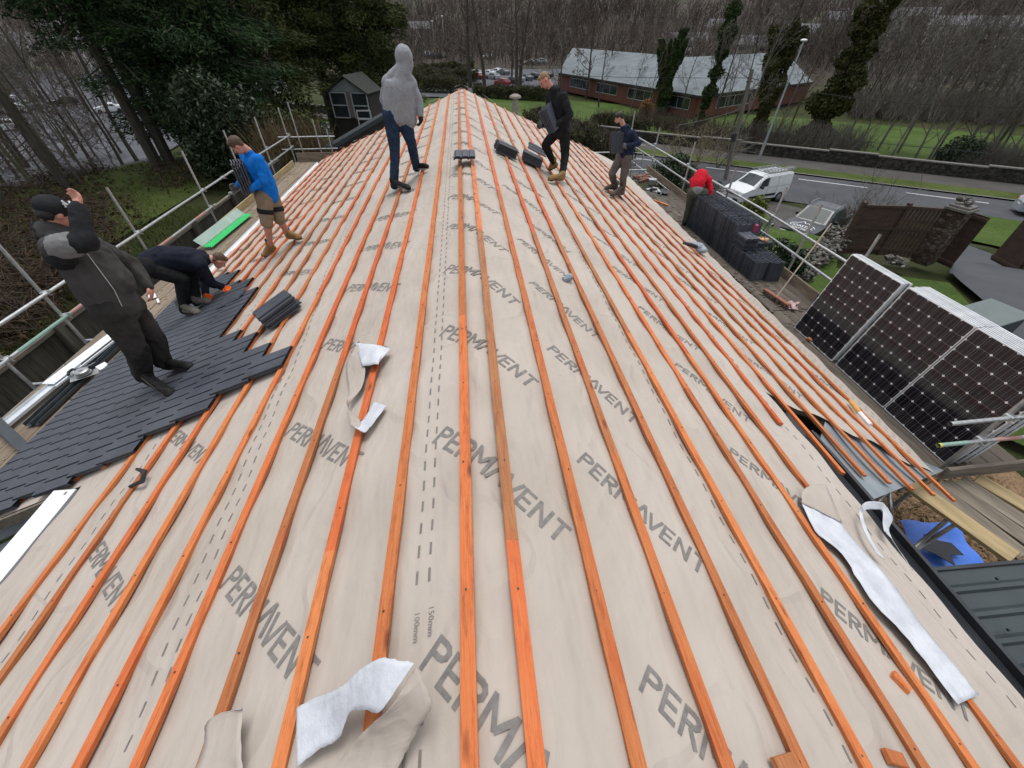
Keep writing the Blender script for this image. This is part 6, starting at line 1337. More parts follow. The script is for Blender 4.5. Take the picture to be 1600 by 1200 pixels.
# scrub at their feet
def scrub(name, pts, n, label, mats, hgt=(.6, 2.2), jit=14, r=.012):
    rn = random.Random(label); b = MB()
    for i in range(n):
        q = pts[rn.randrange(len(pts))]; p = at_g(q[0] + rn.gauss(0, jit), q[1] + rn.gauss(0, jit * .25)); h = rn.uniform(*hgt)
        for k in range(4): d = V((rn.gauss(0, .35), rn.gauss(0, .35), 1)) * h; b.tube([p, p + d * .5 + V((rn.gauss(0, .1), rn.gauss(0, .1), 0)), p + d], [r * 1.6, r, r * .6], 3, False)
    o = b.build(name, mats); return tag(o, label, 'scrub', kind='stuff')
scrub('scrub', [(1340 + 14 * i, 178 + i * .6) for i in range(20)], 900, 'grey brown scrub along the far edge of the right field', twig_grey, (1.5, 4), 16, .035)
scrub('scrub', [(1160 + 12 * i, 226 + i * .5) for i in range(16)] + [(1500 + 8 * i, 262 + i) for i in range(12)], 900, 'twiggy undergrowth behind the roadside wall', twig_grey, (.8, 2.6), 14, .014)
scrub('scrub', [(1000 + 9 * i, 192 + i * 2.2) for i in range(20)], 700, 'thin undergrowth below the ivy clad trees', twig_red, (.6, 2.2), 10, .014)
# bare spreading shrubs close to the right scaffold
rn = random.Random(3)
def shrub(px, zz, H, n, label, mat, wide=.8, r=.012):
    rn = random.Random(label); p = at_g(*px); t = thing('bare_shrub', p, label, 'shrub'); b = MB()
    def br(q, d, L, r_, lv):
        P = [q]; 
        for i in range(3): d = (d + V((rn.gauss(0, .2), rn.gauss(0, .2), rn.gauss(.02, .15)))).normalized(); P.append(P[-1] + d * L / 3)
        b.tube(P, [r_, r_ * .8, r_ * .6, r_ * .4], 3 if lv else 4, False)
        if lv < 3:
            for k in range(4): u = rn.uniform(.3, 1); i = min(2, int(u * 3)); br(P[i].lerp(P[i + 1], u * 3 - i), (d + V((rn.gauss(0, .6), rn.gauss(0, .6), rn.gauss(.1, .4)))).normalized(), L * rn.uniform(.45, .7), r_ * .6, lv + 1)
    for i in range(n): a = rn.uniform(0, 6.28); br(p, V((math.cos(a) * wide, math.sin(a) * wide, 1)).normalized(), H * rn.uniform(.5, .8), r * 2.4, 0)
    b.build('branches', mat, t); return t
shrub((1078, 268), 0, 4.6, 14, 'spreading bare bush with yellowish twigs behind the worker in red', M('yellow_brown_twigs', (.13, .11, .06), (.24, .2, .12), 2, .9, 0), 1.0, .014); shrub((1120, 262), 0, 3.6, 10, 'bare twiggy bush at the foot of the telegraph pole', twig_grey, 1.0, .014)
shrub((1335, 372), 0, 3.2, 12, 'bare twiggy bush behind the brown fence panels', twig_grey, .9, .012); shrub((1290, 365), 0, 2.2, 9, 'small bare bush beside the dark pickup truck', twig_grey, .9, .01)
bush((1042, 306), None, (2.0, 1.8, 1.6), 8000, .09, laurel_m, 'dense dark green shrub beyond the right scaffold rails', seed=12)
bush((1092, 330), None, (1.2, 1.2, 1.1), 2500, .08, laurel_m, 'small green shrub just behind the worker in red', seed=13)
bush((1170, 350), None, (.9, .9, .9), 2600, .09, bush_m, 'yellow green leafy bush below the front of the white van', seed=14)
bush((1205, 432), None, (.8, .8, .6), 3000, .08, laurel_m, 'low green bush between the rubble wall and the scaffold', seed=16)
bush((1490, 262), None, (2.2, 1.8, 1.4), 5000, .15, laurel_m, 'dark green holly bush behind the roadside railing at right', seed=18)
bush((1008, 190), None, (1.2, 1.2, 1.6), 2500, .13, M('russet_leaves', (.14, .07, .02), (.28, .15, .05), 3, .8, 0), 'russet leaved bush at the foot of the multi stemmed ivy tree', seed=19)
# --- the far wooded slopes: one mass of bare trees
rn = random.Random(77); b = MB(); cnt = 0
for i in range(3400):
    az = rn.uniform(R_(-52), R_(66)); D = rn.uniform(165, 620) if i % 3 else rn.uniform(165, 300); x, y = D * math.sin(az), D * math.cos(az)
    if noise.noise(V((x * .012, y * .012, 0))) < -.28: continue
    g = ground(x, y); H = rn.uniform(7, 14); base = V((x, y, g)); k = 18 if D < 300 else 10; wd_ = .0011 * D * .55
    n0 = len(b.v)
    for j in range(k):
        a = rn.uniform(0, 6.28); sp = rn.uniform(.05, .6) * H; z0 = H * rn.uniform(.1, .7); q = base + V((math.cos(a) * sp * .3, math.sin(a) * sp * .3, z0)); tip = base + V((math.cos(a) * sp, math.sin(a) * sp, H * rn.uniform(.4, 1.05))); o = V((math.cos(az), -math.sin(az), 0)) * wd_ * rn.uniform(.5, 1.1)
        b.add([q - o, q + o, tip + o * .3, tip - o * .3], [(0, 1, 2, 3)])
    b.add([base - o, base + o, base + V((0, 0, H * .8))], [(0, 1, 2)])
far_m = leafmat('far_woodland_twigs', (.062, .052, .045), (.105, .088, .076), (.155, .13, .112), .02, .95, .05)
tag(b.build('distant_woodland', far_m), 'distant mass of bare winter woodland on the far slopes', 'woodland', kind='stuff')
for k, v in protos.items():
    if k not in USED:
        for c in KIDS[k]: bpy.data.objects.remove(c)
        bpy.data.objects.remove(v)
# ================================================================ people
def fab(name, a, b_, sc_=6, rough=.9, weave=.25):
    t = NT(name); f = t.noise(sc_, 5, .65); col = t.ramp(f, [(.3, a), (.7, b_)]); nr = t.bump(t.noise(22, 4, .6, stretch=(1, 1, .5), dist=1), .5, .01); nr = t.bump(t.noise(500, 2, .5), weave, .001, nr); return t.out(col, rough, nr, spec=.2)
skin = fab('skin', (.46, .25, .18), (.58, .34, .26), 9, .55, .05); skin_pink = fab('ruddy_skin', (.50, .22, .16), (.62, .32, .25), 9, .55, .05)
hair_bl = M('blond_hair', (.17, .10, .05), (.30, .19, .10), 40, .7, .8, .004, stretch=(1, 1, 3)); hair_br = M('brown_hair', (.06, .035, .02), (.13, .08, .05), 40, .7, .8, .004); hair_dk = M('black_hair', (.008, .007, .006), (.025, .02, .017), 40, .6, .8, .004)
eye_m = M('dark_eye', (.01, .01, .01), (.02, .02, .02), 5, .3, 0)
def evalmesh(o):
    me = bpy.data.meshes.new_from_object(o.evaluated_get(bpy.context.evaluated_depsgraph_get())); return me
def organic(b, name, mats, parent, vox=.014, sm_=4, fold=0.0, ff=11, seed=0):
    o = b.build(name, mats, parent); md = o.modifiers.new('r', 'REMESH'); md.mode = 'VOXEL'; md.voxel_size = vox; md.use_smooth_shade = True
    if sm_: ms = o.modifiers.new('s', 'SMOOTH'); ms.factor = .5; ms.iterations = sm_
    me = evalmesh(o); o.modifiers.clear(); old = o.data; o.data = me; bpy.data.meshes.remove(old); me.name = name
    if fold:
        co = [v.co.copy() for v in me.vertices]; no = [v.normal.copy() for v in me.vertices]
        for i, v in enumerate(me.vertices):
            p = co[i]; q = V((p.x * ff, p.y * ff, p.z * ff * .75)) + V((seed, seed, 0)); n1 = noise.noise(q + noise.noise_vector(q * .5) * 1.2); n2 = noise.noise(q * 2.3)
            v.co = p + no[i] * fold * ((1 - abs(n1) * 2.6) * .8 + n2 * .4 - .3)
    me.polygons.foreach_set('use_smooth', [True] * len(me.polygons))
    if len(me.materials) == 0: me.materials.append(mats if not isinstance(mats, list) else mats[0])
    return o
def limb(b, P, r, n=12):
    for i in range(len(P) - 1): b.cone(P[i], P[i + 1], r[i], r[i + 1], n)
def limbs(b, *chains):
    for P, r in chains: limb(b, P, r)
def hand(b, w, d, pn, s=1.0, curl=.6, k=1.0, mirror=1):
    """palm from wrist w along d, pn = palm normal; four bent fingers and a thumb at the side"""
    d = V(d).normalized(); pn = V(pn); pn = (pn - d * pn.dot(d)).normalized(); x = d.cross(pn) * mirror
    c = w + d * .05 * s; b.ball(c, (.043 * s * k, .05 * s, .019 * s * k), 10, Matrix((x, d, pn)).transposed()); b.cone(w, c, .027 * s * k, .03 * s * k, 8)
    for i, L in enumerate((.070, .080, .075, .060)):
        q = w + (d * .088 + x * (-.031 + .0205 * i)) * s; a = 0; pts = [q - d * .02 * s]; dd = d
        for j in range(3): dd = (Matrix.Rotation(curl * (.45 + .35 * j), 3, x) @ dd) if mirror > 0 else (Matrix.Rotation(-curl * (.45 + .35 * j), 3, x) @ dd); pts.append(pts[-1] + dd * L * s * (.5, .42, .34)[j])
        b.tube(pts, [.0098 * s * k, .0095 * s * k, .0088 * s * k, .0075 * s * k], 7); b.ball(pts[-1], .0075 * s * k, 6)
    q = w + (d * .025 - x * .028) * s; pts = [q, q + (d * .028 - x * .022 + pn * .008) * s, q + (d * .055 - x * .03 + pn * .02) * s, q + (d * .075 - x * .027 + pn * .03) * s]; b.tube(pts, [.014 * s * k, .0125 * s * k, .011 * s * k, .009 * s * k], 7); b.ball(pts[-1], .009 * s * k, 6)
def head(b, c, f, u, s=1.0):
    f = V(f).normalized(); u = V(u); u = (u - f * u.dot(f)).normalized(); r = f.cross(u); R = Matrix((r, f, u)).transposed(); P = lambda x, y, z: c + R @ (V((x, y, z)) * s)
    b.ball(P(0, -.012, .025), (.076 * s, .093 * s, .088 * s), 16, R); b.ball(P(0, .022, -.035), (.058 * s, .062 * s, .07 * s), 14, R); b.ball(P(0, .045, -.082), (.034 * s, .03 * s, .026 * s), 10, R)
    b.cone(P(0, .082, .01), P(0, .103, -.025), .010 * s, .014 * s, 8); b.ball(P(0, .068, .03), (.05 * s, .022 * s, .014 * s), 10, R); b.ball(P(0, .076, -.052), (.024 * s, .014 * s, .007 * s), 8, R); b.ball(P(0, .074, -.064), (.021 * s, .013 * s, .007 * s), 8, R)
    for sx in (-1, 1):
        b.ball(P(sx * .079, -.008, .0), (.010 * s, .02 * s, .032 * s), 8, R); b.ball(P(sx * .042, .055, -.012), (.022 * s, .02 * s, .018 * s), 8, R)
    return P, R
def person(label, base, mats, J, H, loc, kids, group=None, s=1.0):
    """J: body chains builder, returns root body object"""
    b = MB(); kids0 = J(b); o = organic(b, 'person', mats, None, vox=.0085 * s, sm_=3); tag(o, label, 'person', group); return o
def frame_at(px, py, D):
    d = ray(px, py); a = V((d.x, d.y, 0)).normalized(); return V((a.y, -a.x, 0)), a, V((0, 0, 1))
def boot(parent, ank, toe, heelz, mat, name='boot', s=1.0, sole=None, shaft=.1):
    b = MB(); a = V(ank); t = V(toe); d = V((t.x - a.x, t.y - a.y, 0)).normalized(); up = V((0, 0, 1)); slope = V((t.x - a.x, t.y - a.y, t.z - heelz)).normalized()
    h = V((a.x, a.y, heelz)) - d * .045 * s; b.cone(a + up * shaft * .6, a, .055 * s, .05 * s, 12); b.cone(a, h + up * .05 * s, .052 * s, .045 * s, 12); R = Matrix((slope.cross(up).normalized(), slope, slope.cross(up).normalized().cross(slope) * -1)).transposed()
    b.cone(a + d * .02 * s, t + up * .045 * s - d * .05 * s, .05 * s, .04 * s, 12); b.ball(t + up * .035 * s - d * .04 * s, (.048 * s, .06 * s, .036 * s), 12, R); b.cone(h + up * .035 * s, t + up * .03 * s - d * .05 * s, .04 * s, .043 * s, 12)
    o = organic(b, name, mat, parent, vox=.01, sm_=2, fold=.003, ff=18)
    if sole:
        c0, c1 = h + up * .008, t + up * .008 - d * .01; b = MB(); b.beam(c0 - d * .02, c1, .088 * s, .022, bev=.008); b.build('sole', sole, o)
    return o
blk_fab = fab('black_jacket_fabric', (.010, .011, .013), (.024, .025, .028)); navy = fab('navy_jacket_fabric', (.010, .016, .035), (.02, .03, .06)); navy_dk = fab('dark_navy_jacket_fabric', (.008, .010, .018), (.018, .022, .036))
grey_h = fab('grey_marl_hoodie', (.25, .26, .28), (.34, .35, .37), 30); jeans = fab('dark_blue_denim', (.012, .024, .05), (.03, .05, .09), 12); blue_f = fab('bright_blue_fleece', (.0, .13, .50), (.01, .19, .66), 5)
beige_s = fab('beige_work_shorts', (.20, .145, .09), (.29, .22, .15), 9); tan_b = fab('tan_suede_boot', (.20, .11, .04), (.32, .19, .08), 14); blk_t = fab('black_work_trousers', (.008, .009, .009), (.02, .021, .021), 7); grey_t = fab('grey_brown_trousers', (.10, .085, .078), (.16, .14, .13), 9)
red_f = fab('red_sweatshirt', (.50, .008, .022), (.66, .02, .04), 5); olive_t = fab('dark_olive_trousers', (.045, .047, .035), (.075, .078, .06), 6); char_f = fab('charcoal_softshell', (.042, .040, .039), (.070, .067, .064), 5); char_t = fab('charcoal_work_trousers', (.020, .019, .018), (.042, .039, .036), 7)
grey_p = fab('mid_grey_panel', (.16, .16, .16), (.23, .23, .23), 9); blk_b = fab('black_trainer', (.006, .006, .006), (.016, .015, .015), 12, .6); brown_b = fab('brown_boot', (.07, .05, .04), (.13, .10, .08), 12); grey_b = fab('grey_brown_boot', (.11, .10, .085), (.17, .155, .13), 12)
glove_g = fab('grey_work_glove', (.08, .08, .085), (.16, .16, .165), 14); glove_k = fab('black_work_glove', (.012, .012, .012), (.03, .03, .03), 14); glove_o = fab('orange_work_glove', (.70, .09, .015), (.85, .16, .03), 14)
sole_w = M('pale_sole', (.16, .16, .16), (.28, .28, .28), 9, .7, 0); sole_k = M('dark_sole', (.02, .02, .02), (.04, .035, .03), 9, .8, 0)
def mkJ(D):
    return lambda px, py, off=0.0: at_d(px, py, D + off)
def eyes(P, parent, s=1.0):
    for sx in (-1, 1): b = MB(); b.ball(P(sx * .03, .073, .012), .009 * s, 8); b.build('eye', eye_m, parent, smooth=True)
def hair(P, R, mat, parent, s=1.0, back=.0, fringe=.03, vol=.0):
    b = MB(); b.ball(P(0, -.022, .045), ((.080 + vol) * s, (.092 + vol) * s, (.082 + vol) * s), 14, R); b.ball(P(0, .035, .085 + vol), ((.055 + vol) * s, .05 * s, .032 * s), 10, R); b.ball(P(0, -.06, .0), (.068 * s, .045 * s, .06 * s), 10, R)
    return organic(b, 'hair', mat, parent, vox=.008, sm_=2, fold=.005, ff=45)
# ---- 1 hooded worker on the left slope
f1 = (at_roof(619, 297) + at_roof(652, 268)) / 2; D = math.hypot(f1.x, f1.y); j = mkJ(D); r, a, u = frame_at(632, 200, D)
aL, aR = at_roof(617, 297) + V((0, 0, .10)), at_roof(652, 269) + V((0, 0, .10)); tL, tR = at_roof(640, 298), at_roof(669, 264)
hc = j(632, 92, .05); nk = j(628, 108, .0); sh = [j(606, 129, .03), j(643, 132, .03)]; ch = j(624, 138); wa = j(622, 168); pe = j(621, 186); hp_ = [j(612, 188, -.02), j(632, 190, .03)]; kn = [j(617, 237, -.08), j(643, 225, -.02)]; el = [j(599, 156, .15), j(655, 158, .03)]; wr = [j(610, 182, .25), j(657, 180, -.02)]
def B1(b):
    head(b, hc, r * .55 + a * .8 - u * .35, u); limbs(b, ([hc - u * .05, nk, ch], [.055, .055, .1]), ([sh[0], ch, sh[1]], [.05, .1, .05]), ([ch, wa, pe], [.13, .12, .12]))
    for i in (0, 1): limbs(b, ([sh[i], el[i], wr[i]], [.045, .036, .026]), ([hp_[i], kn[i], (aL, aR)[i]], [.075, .05, .035])); 
    hand(b, wr[0], (el[0] - wr[0]) * -1, -a, curl=.8)
p1_ = person('person in a grey hooded top and jeans walking up the left slope, hood up', None, skin, B1, 1.76, f1, None)
b = MB(); limbs(b, ([sh[0], ch + u * .02, sh[1]], [.095, .14, .095]), ([nk, ch], [.10, .15]), ([ch, wa, pe + u * .06], [.17, .165, .16]), ([j(613, 136), j(611, 160), j(611, 178)], [.13, .135, .13]), ([j(634, 138), j(635, 160), j(637, 182)], [.13, .14, .135]), ([j(610, 181), j(640, 187)], [.12, .12]), ([j(610, 181, .15), j(640, 187, .15)], [.12, .12]))
for i in (0, 1): limbs(b, ([sh[i], el[i], wr[i]], [.08, .066, .048]))
organic(b, 'hooded_top', grey_h, p1_, vox=.012, fold=.008, ff=7, seed=2)
b = MB(); fd = (r * .55 + a * .8 - u * .3).normalized(); b.ball(hc + u * .02 - fd * .01, (.128, .138, .15), 16); b.ball(hc - u * .06 - fd * .02, (.122, .128, .13), 14); b.cone(hc - u * .08, nk - u * .03, .115, .11, 14); b.cone(nk + u * .01, sh[0] + u * .01, .085, .085, 12); b.cone(nk + u * .01, sh[1] + u * .01, .085, .085, 12); b.ball(hc + fd * .07 - u * .03, (.09, .07, .11), 12)
organic(b, 'hood', grey_h, p1_, vox=.012, fold=.007, ff=12)
b = MB(); limbs(b, ([hp_[0] + u * .06, hp_[1] + u * .06], [.135, .135]));
for i in (0, 1): limbs(b, ([hp_[i], kn[i], (aL, aR)[i] - u * .03], [.125, .082, .068]))
organic(b, 'jeans', jeans, p1_, fold=.008, ff=12, seed=5)
b = MB(); b.box(hp_[0] - r * .05 - u * .02 - a * .0, (.12, .12, .2), bev=.03); b.build('tool_pouch', blk_fab, p1_)
boot(p1_, aL, tL, tL.z - .02, blk_b, 'shoe', sole=sole_w); boot(p1_, aR, tR, tR.z - .05, blk_b, 'shoe', sole=sole_w)
b = MB(); hand(b, wr[1], (wr[1] - el[1]).normalized(), -r, curl=.75, k=1.25, s=1.1, mirror=-1); organic(b, 'glove', glove_k, p1_, vox=.007, sm_=1)
# ---- 2 worker in blue
f2 = (at_roof(424, 396) + at_roof(456, 380)) / 2; D = math.hypot(f2.x, f2.y); j = mkJ(D); r, a, u = frame_at(400, 300, D)
aN, aF = at_roof(426, 392) + V((0, 0, .09)), at_roof(454, 376) + V((0, 0, .09))
hc = j(371, 228, -.05); nk = j(388, 236); sh = [j(404, 250, -.16), j(384, 246, .14)]; ch = j(400, 262); wa = j(414, 290); pe = j(419, 306); hp_ = [j(413, 312, -.08), j(426, 312, .08)]; kn = [j(417, 347, -.12), j(436, 341, .02)]; el = [j(412, 282, -.25), j(385, 275, .18)]; wr = [j(390, 297, -.15), j(372, 290, .05)]
fd = (-r * .72 - u * .62 + a * .1).normalized()
def B2(b):
    global P2, R2
    P2, R2 = head(b, hc, fd, (u * .75 - r * .55)); limbs(b, ([hc - fd * .03, nk, ch], [.06, .06, .1]), ([sh[0], ch, sh[1]], [.05, .1, .05]), ([ch, wa, pe], [.13, .12, .12]))
    for i in (0, 1): limbs(b, ([sh[i], el[i], wr[i]], [.045, .036, .026]), ([hp_[i], kn[i], kn[i].lerp((aN, aF)[i], .35), (aN, aF)[i]], [.085, .062, .062, .038]))
p2_ = person('person in a bright blue top and beige shorts carrying tiles along the left slope', None, skin_pink, B2, 0, f2, None)
eyes(P2, p2_); hair(P2, R2, hair_br, p2_, vol=.006)
b = MB(); limbs(b, ([sh[0], ch, sh[1]], [.09, .15, .085]), ([nk - u * .02, ch], [.07, .15]), ([ch, wa, pe + u * .03], [.185, .175, .165]))
for i in (0, 1): limbs(b, ([sh[i], el[i], wr[i]], [.08, .064, .046]))
organic(b, 'top', blue_f, p2_, fold=.009, ff=8, seed=1)
b = MB(); limbs(b, ([hp_[0] + u * .04, hp_[1] + u * .04], [.13, .13]))
for i in (0, 1): limbs(b, ([hp_[i], kn[i] + (kn[i] - hp_[i]) * .02], [.125, .10]))
organic(b, 'shorts', beige_s, p2_, fold=.008, ff=12)
for i in (0, 1): q = hp_[i].lerp(kn[i], .50); b = MB(); dd = (kn[i] - hp_[i]).normalized(); b.cone(q - dd * .028, q + dd * .028, .119, .117, 16) if False else b.tube([q - dd * .035, q + dd * .035], [.126, .122], 18); b.build('knee_strap', blk_fab, p2_, smooth=True)
for an, tp_ in ((aN, at_roof(411, 402)), (aF, at_roof(470, 375))):
    boot(p2_, an, tp_, tp_.z - .01, tan_b, sole=sole_k, shaft=.12, s=1.15); b = MB(); b.tube([an + u * .06, an + u * .13], [.052, .055], 14); b.build('sock', blk_fab, p2_, smooth=True)
for i in (0, 1): b = MB(); hand(b, wr[i], -r * .6 - u * .2 + a * (.2 if i == 0 else -.2), a * (1 if i == 0 else -1), curl=.8, k=1.2, s=1.1, mirror=1 if i == 0 else -1); organic(b, 'glove', glove_g, p2_, vox=.007, sm_=1)
stack(j(381, 277, -.05) - r * .09, a, (u * .97 - r * .1), -r * 1, 5, 'dark tile held upright by the worker in blue', 'tiles carried by the worker in blue', pitch=-.036, jit=.004)
# ---- 3 worker in black
f3 = (at_roof(875, 287) + at_roof(866, 263)) / 2; D = math.hypot(f3.x, f3.y); j = mkJ(D); r, a, u = frame_at(865, 200, D)
aN, aF = at_roof(877, 286) + V((0, 0, .1)), j(865, 254, .1)
hc = j(851, 126, -.05); nk = j(864, 142); sh = [j(880, 152, -.15), j(860, 150, .15)]; ch = j(874, 165); wa = j(877, 190); pe = j(877, 205); hp_ = [j(882, 210, -.06), j(867, 208, .08)]; kn = [j(883, 243, -.1), j(852, 227, .02)]; el = [j(891, 180, -.22), j(856, 180, .15)]; wr = [j(872, 193, -.28), j(850, 194, .0)]
fd = (-r * .62 - u * .7 - a * .3).normalized()
def B3(b):
    global P3, R3
    P3, R3 = head(b, hc, fd, (u * .75 - r * .5), 1.05); limbs(b, ([hc - fd * .03, nk, ch], [.06, .06, .1]), ([sh[0], ch, sh[1]], [.05, .1, .05]), ([ch, wa, pe], [.13, .12, .12]))
    for i in (0, 1): limbs(b, ([sh[i], el[i], wr[i]], [.045, .036, .026]), ([hp_[i], kn[i], (aN, aF)[i]], [.08, .055, .038]))
p3_ = person('person with short blond hair in black clothes carrying tiles up the right slope', None, skin_pink, B3, 0, f3, None)
eyes(P3, p3_); hair(P3, R3, hair_bl, p3_, vol=.003)
b = MB(); P_ = P3; b.ball(P3(0, .045, -.085), (.045, .04, .03), 10, R3); organic(b, 'beard', hair_bl, p3_, vox=.008, sm_=2)
b = MB(); limbs(b, ([sh[0], ch, sh[1]], [.10, .16, .09]), ([nk, ch], [.10, .16]), ([ch, wa, pe + u * .02], [.19, .18, .175]), ([nk + r * .07 + u * .02, nk - a * .05 + u * .01], [.075, .075]), ([nk + r * .07 + u * .02, nk + a * .06 + r * .03], [.07, .07]))
for i in (0, 1): limbs(b, ([sh[i], el[i], wr[i]], [.088, .07, .052]))
organic(b, 'jacket', blk_fab, p3_, fold=.010, ff=9, seed=7)
b = MB(); limbs(b, ([hp_[0] + u * .04, hp_[1] + u * .04], [.13, .13]))
for i in (0, 1): limbs(b, ([hp_[i], kn[i], (aN, aF)[i] - u * .0], [.115, .085, .06]))
organic(b, 'trousers', blk_t, p3_, fold=.008, ff=12)
boot(p3_, aN, at_roof(858, 283), at_roof(858, 283).z - .03, tan_b, sole=sole_k, s=1.15); tt_ = j(856, 266, .1); boot(p3_, aF, tt_, aF.z - .09, tan_b, sole=sole_k, s=1.1)
for i in (0, 1): b = MB(); hand(b, wr[i], -r * .6 - u * .3 + a * .2, a * (1 if i == 0 else -1) + u * .2, curl=.8, k=1.25, s=1.1, mirror=1 if i == 0 else -1); organic(b, 'glove', glove_g, p3_, vox=.007, sm_=1)
az = (r * .8 + u * .45 - a * .35).normalized(); ay = (u * .7 - r * .6).normalized(); ay = (ay - az * ay.dot(az)).normalized()
stack(j(858, 186, -.18) - az * .05, ay.cross(az), ay, az, 5, 'dark tile clasped against the chest of the blond worker', 'tiles carried by the blond worker', pitch=.036, jit=.006)
# ---- 4 worker in navy
f4 = (at_roof(970, 307) + at_roof(958, 298)) / 2; D = math.hypot(f4.x, f4.y); j = mkJ(D); r, a, u = frame_at(970, 240, D)
aN, aF = at_roof(971, 306) + V((0, 0, .1)), at_roof(961, 299) + V((0, 0, .1))
hc = j(967, 185, -.05); nk = j(975, 199); sh = [j(988, 209, -.14), j(973, 206, .14)]; ch = j(982, 218); wa = j(980, 236); pe = j(978, 246); hp_ = [j(980, 249, -.07), j(969, 248, .08)]; kn = [j(974, 277, -.08), j(956, 271, -.05)]; el = [j(998, 224, -.22), j(972, 226, .12)]; wr = [j(981, 228, -.3), j(965, 228, .0)]
fd = (-r * .85 - u * .4 - a * .2).normalized()
def B4(b):
    global P4, R4
    P4, R4 = head(b, hc, fd, (u * .9 - r * .3), .95); limbs(b, ([hc - fd * .03, nk, ch], [.055, .055, .09]), ([sh[0], ch, sh[1]], [.05, .09, .05]), ([ch, wa, pe], [.12, .11, .11]))
    for i in (0, 1): limbs(b, ([sh[i], el[i], wr[i]], [.045, .036, .026]), ([hp_[i], kn[i], (aN, aF)[i]], [.075, .052, .036]))
p4_ = person('person with black hair in a navy jacket carrying tiles near the right eaves', None, skin, B4, 0, f4, None)
eyes(P4, p4_); hair(P4, R4, hair_dk, p4_, s=.98, vol=.006); b = MB(); b.ball(P4(0, .035, -.08), (.05, .045, .03), 10, R4); organic(b, 'beard', hair_dk, p4_, vox=.008, sm_=2)
b = MB(); limbs(b, ([sh[0], ch, sh[1]], [.09, .15, .085]), ([nk, ch], [.085, .15]), ([ch, wa, pe + u * .03], [.17, .16, .155]), ([nk + r * .07, nk + r * .1 - u * .05], [.07, .08]))
for i in (0, 1): limbs(b, ([sh[i], el[i], wr[i]], [.08, .066, .05]))
organic(b, 'jacket', navy, p4_, fold=.009, ff=9, seed=4)
b = MB(); limbs(b, ([hp_[0] + u * .03, hp_[1] + u * .03], [.12, .12]))
for i in (0, 1): limbs(b, ([hp_[i], kn[i], (aN, aF)[i] - u * .02], [.115, .09, .07]))
organic(b, 'trousers', grey_t, p4_, fold=.009, ff=12)
boot(p4_, aN, at_roof(955, 307), at_roof(955, 307).z - .03, brown_b, sole=sole_k, s=1.1); boot(p4_, aF, at_roof(946, 297), at_roof(946, 297).z - .03, brown_b, sole=sole_k, s=1.1)
for i in (0, 1): b = MB(); hand(b, wr[i], -r * .6 - u * .2 + a * .2, a * (1 if i == 0 else -1), curl=.8, k=1.25, s=1.1, mirror=1 if i == 0 else -1); organic(b, 'glove', glove_g, p4_, vox=.007, sm_=1)
az = (-a * .8 + r * .5 + u * .2).normalized(); ay = (u - az * az.z).normalized()
stack(j(964, 223, -.12) - az * .04, ay.cross(az), ay, az, 4, 'grey tile held in front of the worker in navy', 'tiles carried by the worker in navy', pitch=.036, jit=.006)
# ---- 5 worker in red, bent over behind the tile stack
f5 = at_z(1068, 352, PZ); D = math.hypot(f5.x, f5.y); j = mkJ(D); r, a, u = frame_at(1092, 300, D)
aN, aF = f5 + u * .1 + a * .02, V(f5) + r * .36 + a * .35 + u * .1
pe = j(1088, 300, .06); hp_ = [j(1081, 304, .02), j(1098, 304, .10)]; kn = [j(1076, 327, .08), j(1094, 328, .2)]; ch = j(1094, 277, .32); sh = [j(1083, 283, .30), j(1107, 282, .36)]; wa = j(1090, 288, .16); hc = j(1100, 273, .5); el = [j(1084, 306, .5), j(1110, 300, .26)]; wr = [j(1092, 318, .55), j(1110, 318, .2)]
def B5(b):
    head(b, hc, (a * .5 - u * .85), (a * .9 + u * .3)); limbs(b, ([hc, ch], [.055, .09]), ([sh[0], ch, sh[1]], [.05, .09, .05]), ([ch, wa, pe], [.12, .11, .11]))
    for i in (0, 1): limbs(b, ([sh[i], el[i], wr[i]], [.045, .036, .026]), ([hp_[i], kn[i], (aN, aF)[i]], [.075, .052, .036])); hand(b, wr[i], -u + a * .3, a, curl=.6)
p5_ = person('person in a red sweatshirt bending over behind the big tile stack, back to the camera', None, skin, B5, 0, f5, None)
hair(lambda x, y, z: hc + V((x, y, z)), Matrix.Identity(3), hair_br, p5_)
b = MB(); limbs(b, ([sh[0], ch, sh[1]], [.10, .16, .10]), ([ch + u * .03, wa + u * .02, pe + u * .06 + a * .05], [.18, .18, .165]), ([hc, ch], [.12, .14]))
for i in (0, 1): limbs(b, ([sh[i], el[i], wr[i]], [.085, .07, .05]))
organic(b, 'sweatshirt', red_f, p5_, fold=.010, ff=9)
b = MB(); b.cone(pe + a * .06 + u * .05, pe + u * .03, .168, .165, 16); organic(b, 'grey_shirt', grey_p, p5_, fold=.006)
b = MB(); limbs(b, ([hp_[0] + u * .02, hp_[1] + u * .02], [.145, .145]))
for i in (0, 1): limbs(b, ([hp_[i], kn[i], (aN, aF)[i] - u * .02], [.13, .09, .07]))
organic(b, 'trousers', olive_t, p5_, fold=.009, ff=11)
for an in (aN, aF): boot(p5_, an, an + a * .2 - u * .1 + r * .04, PZ + .0, blk_b, sole=sole_k)
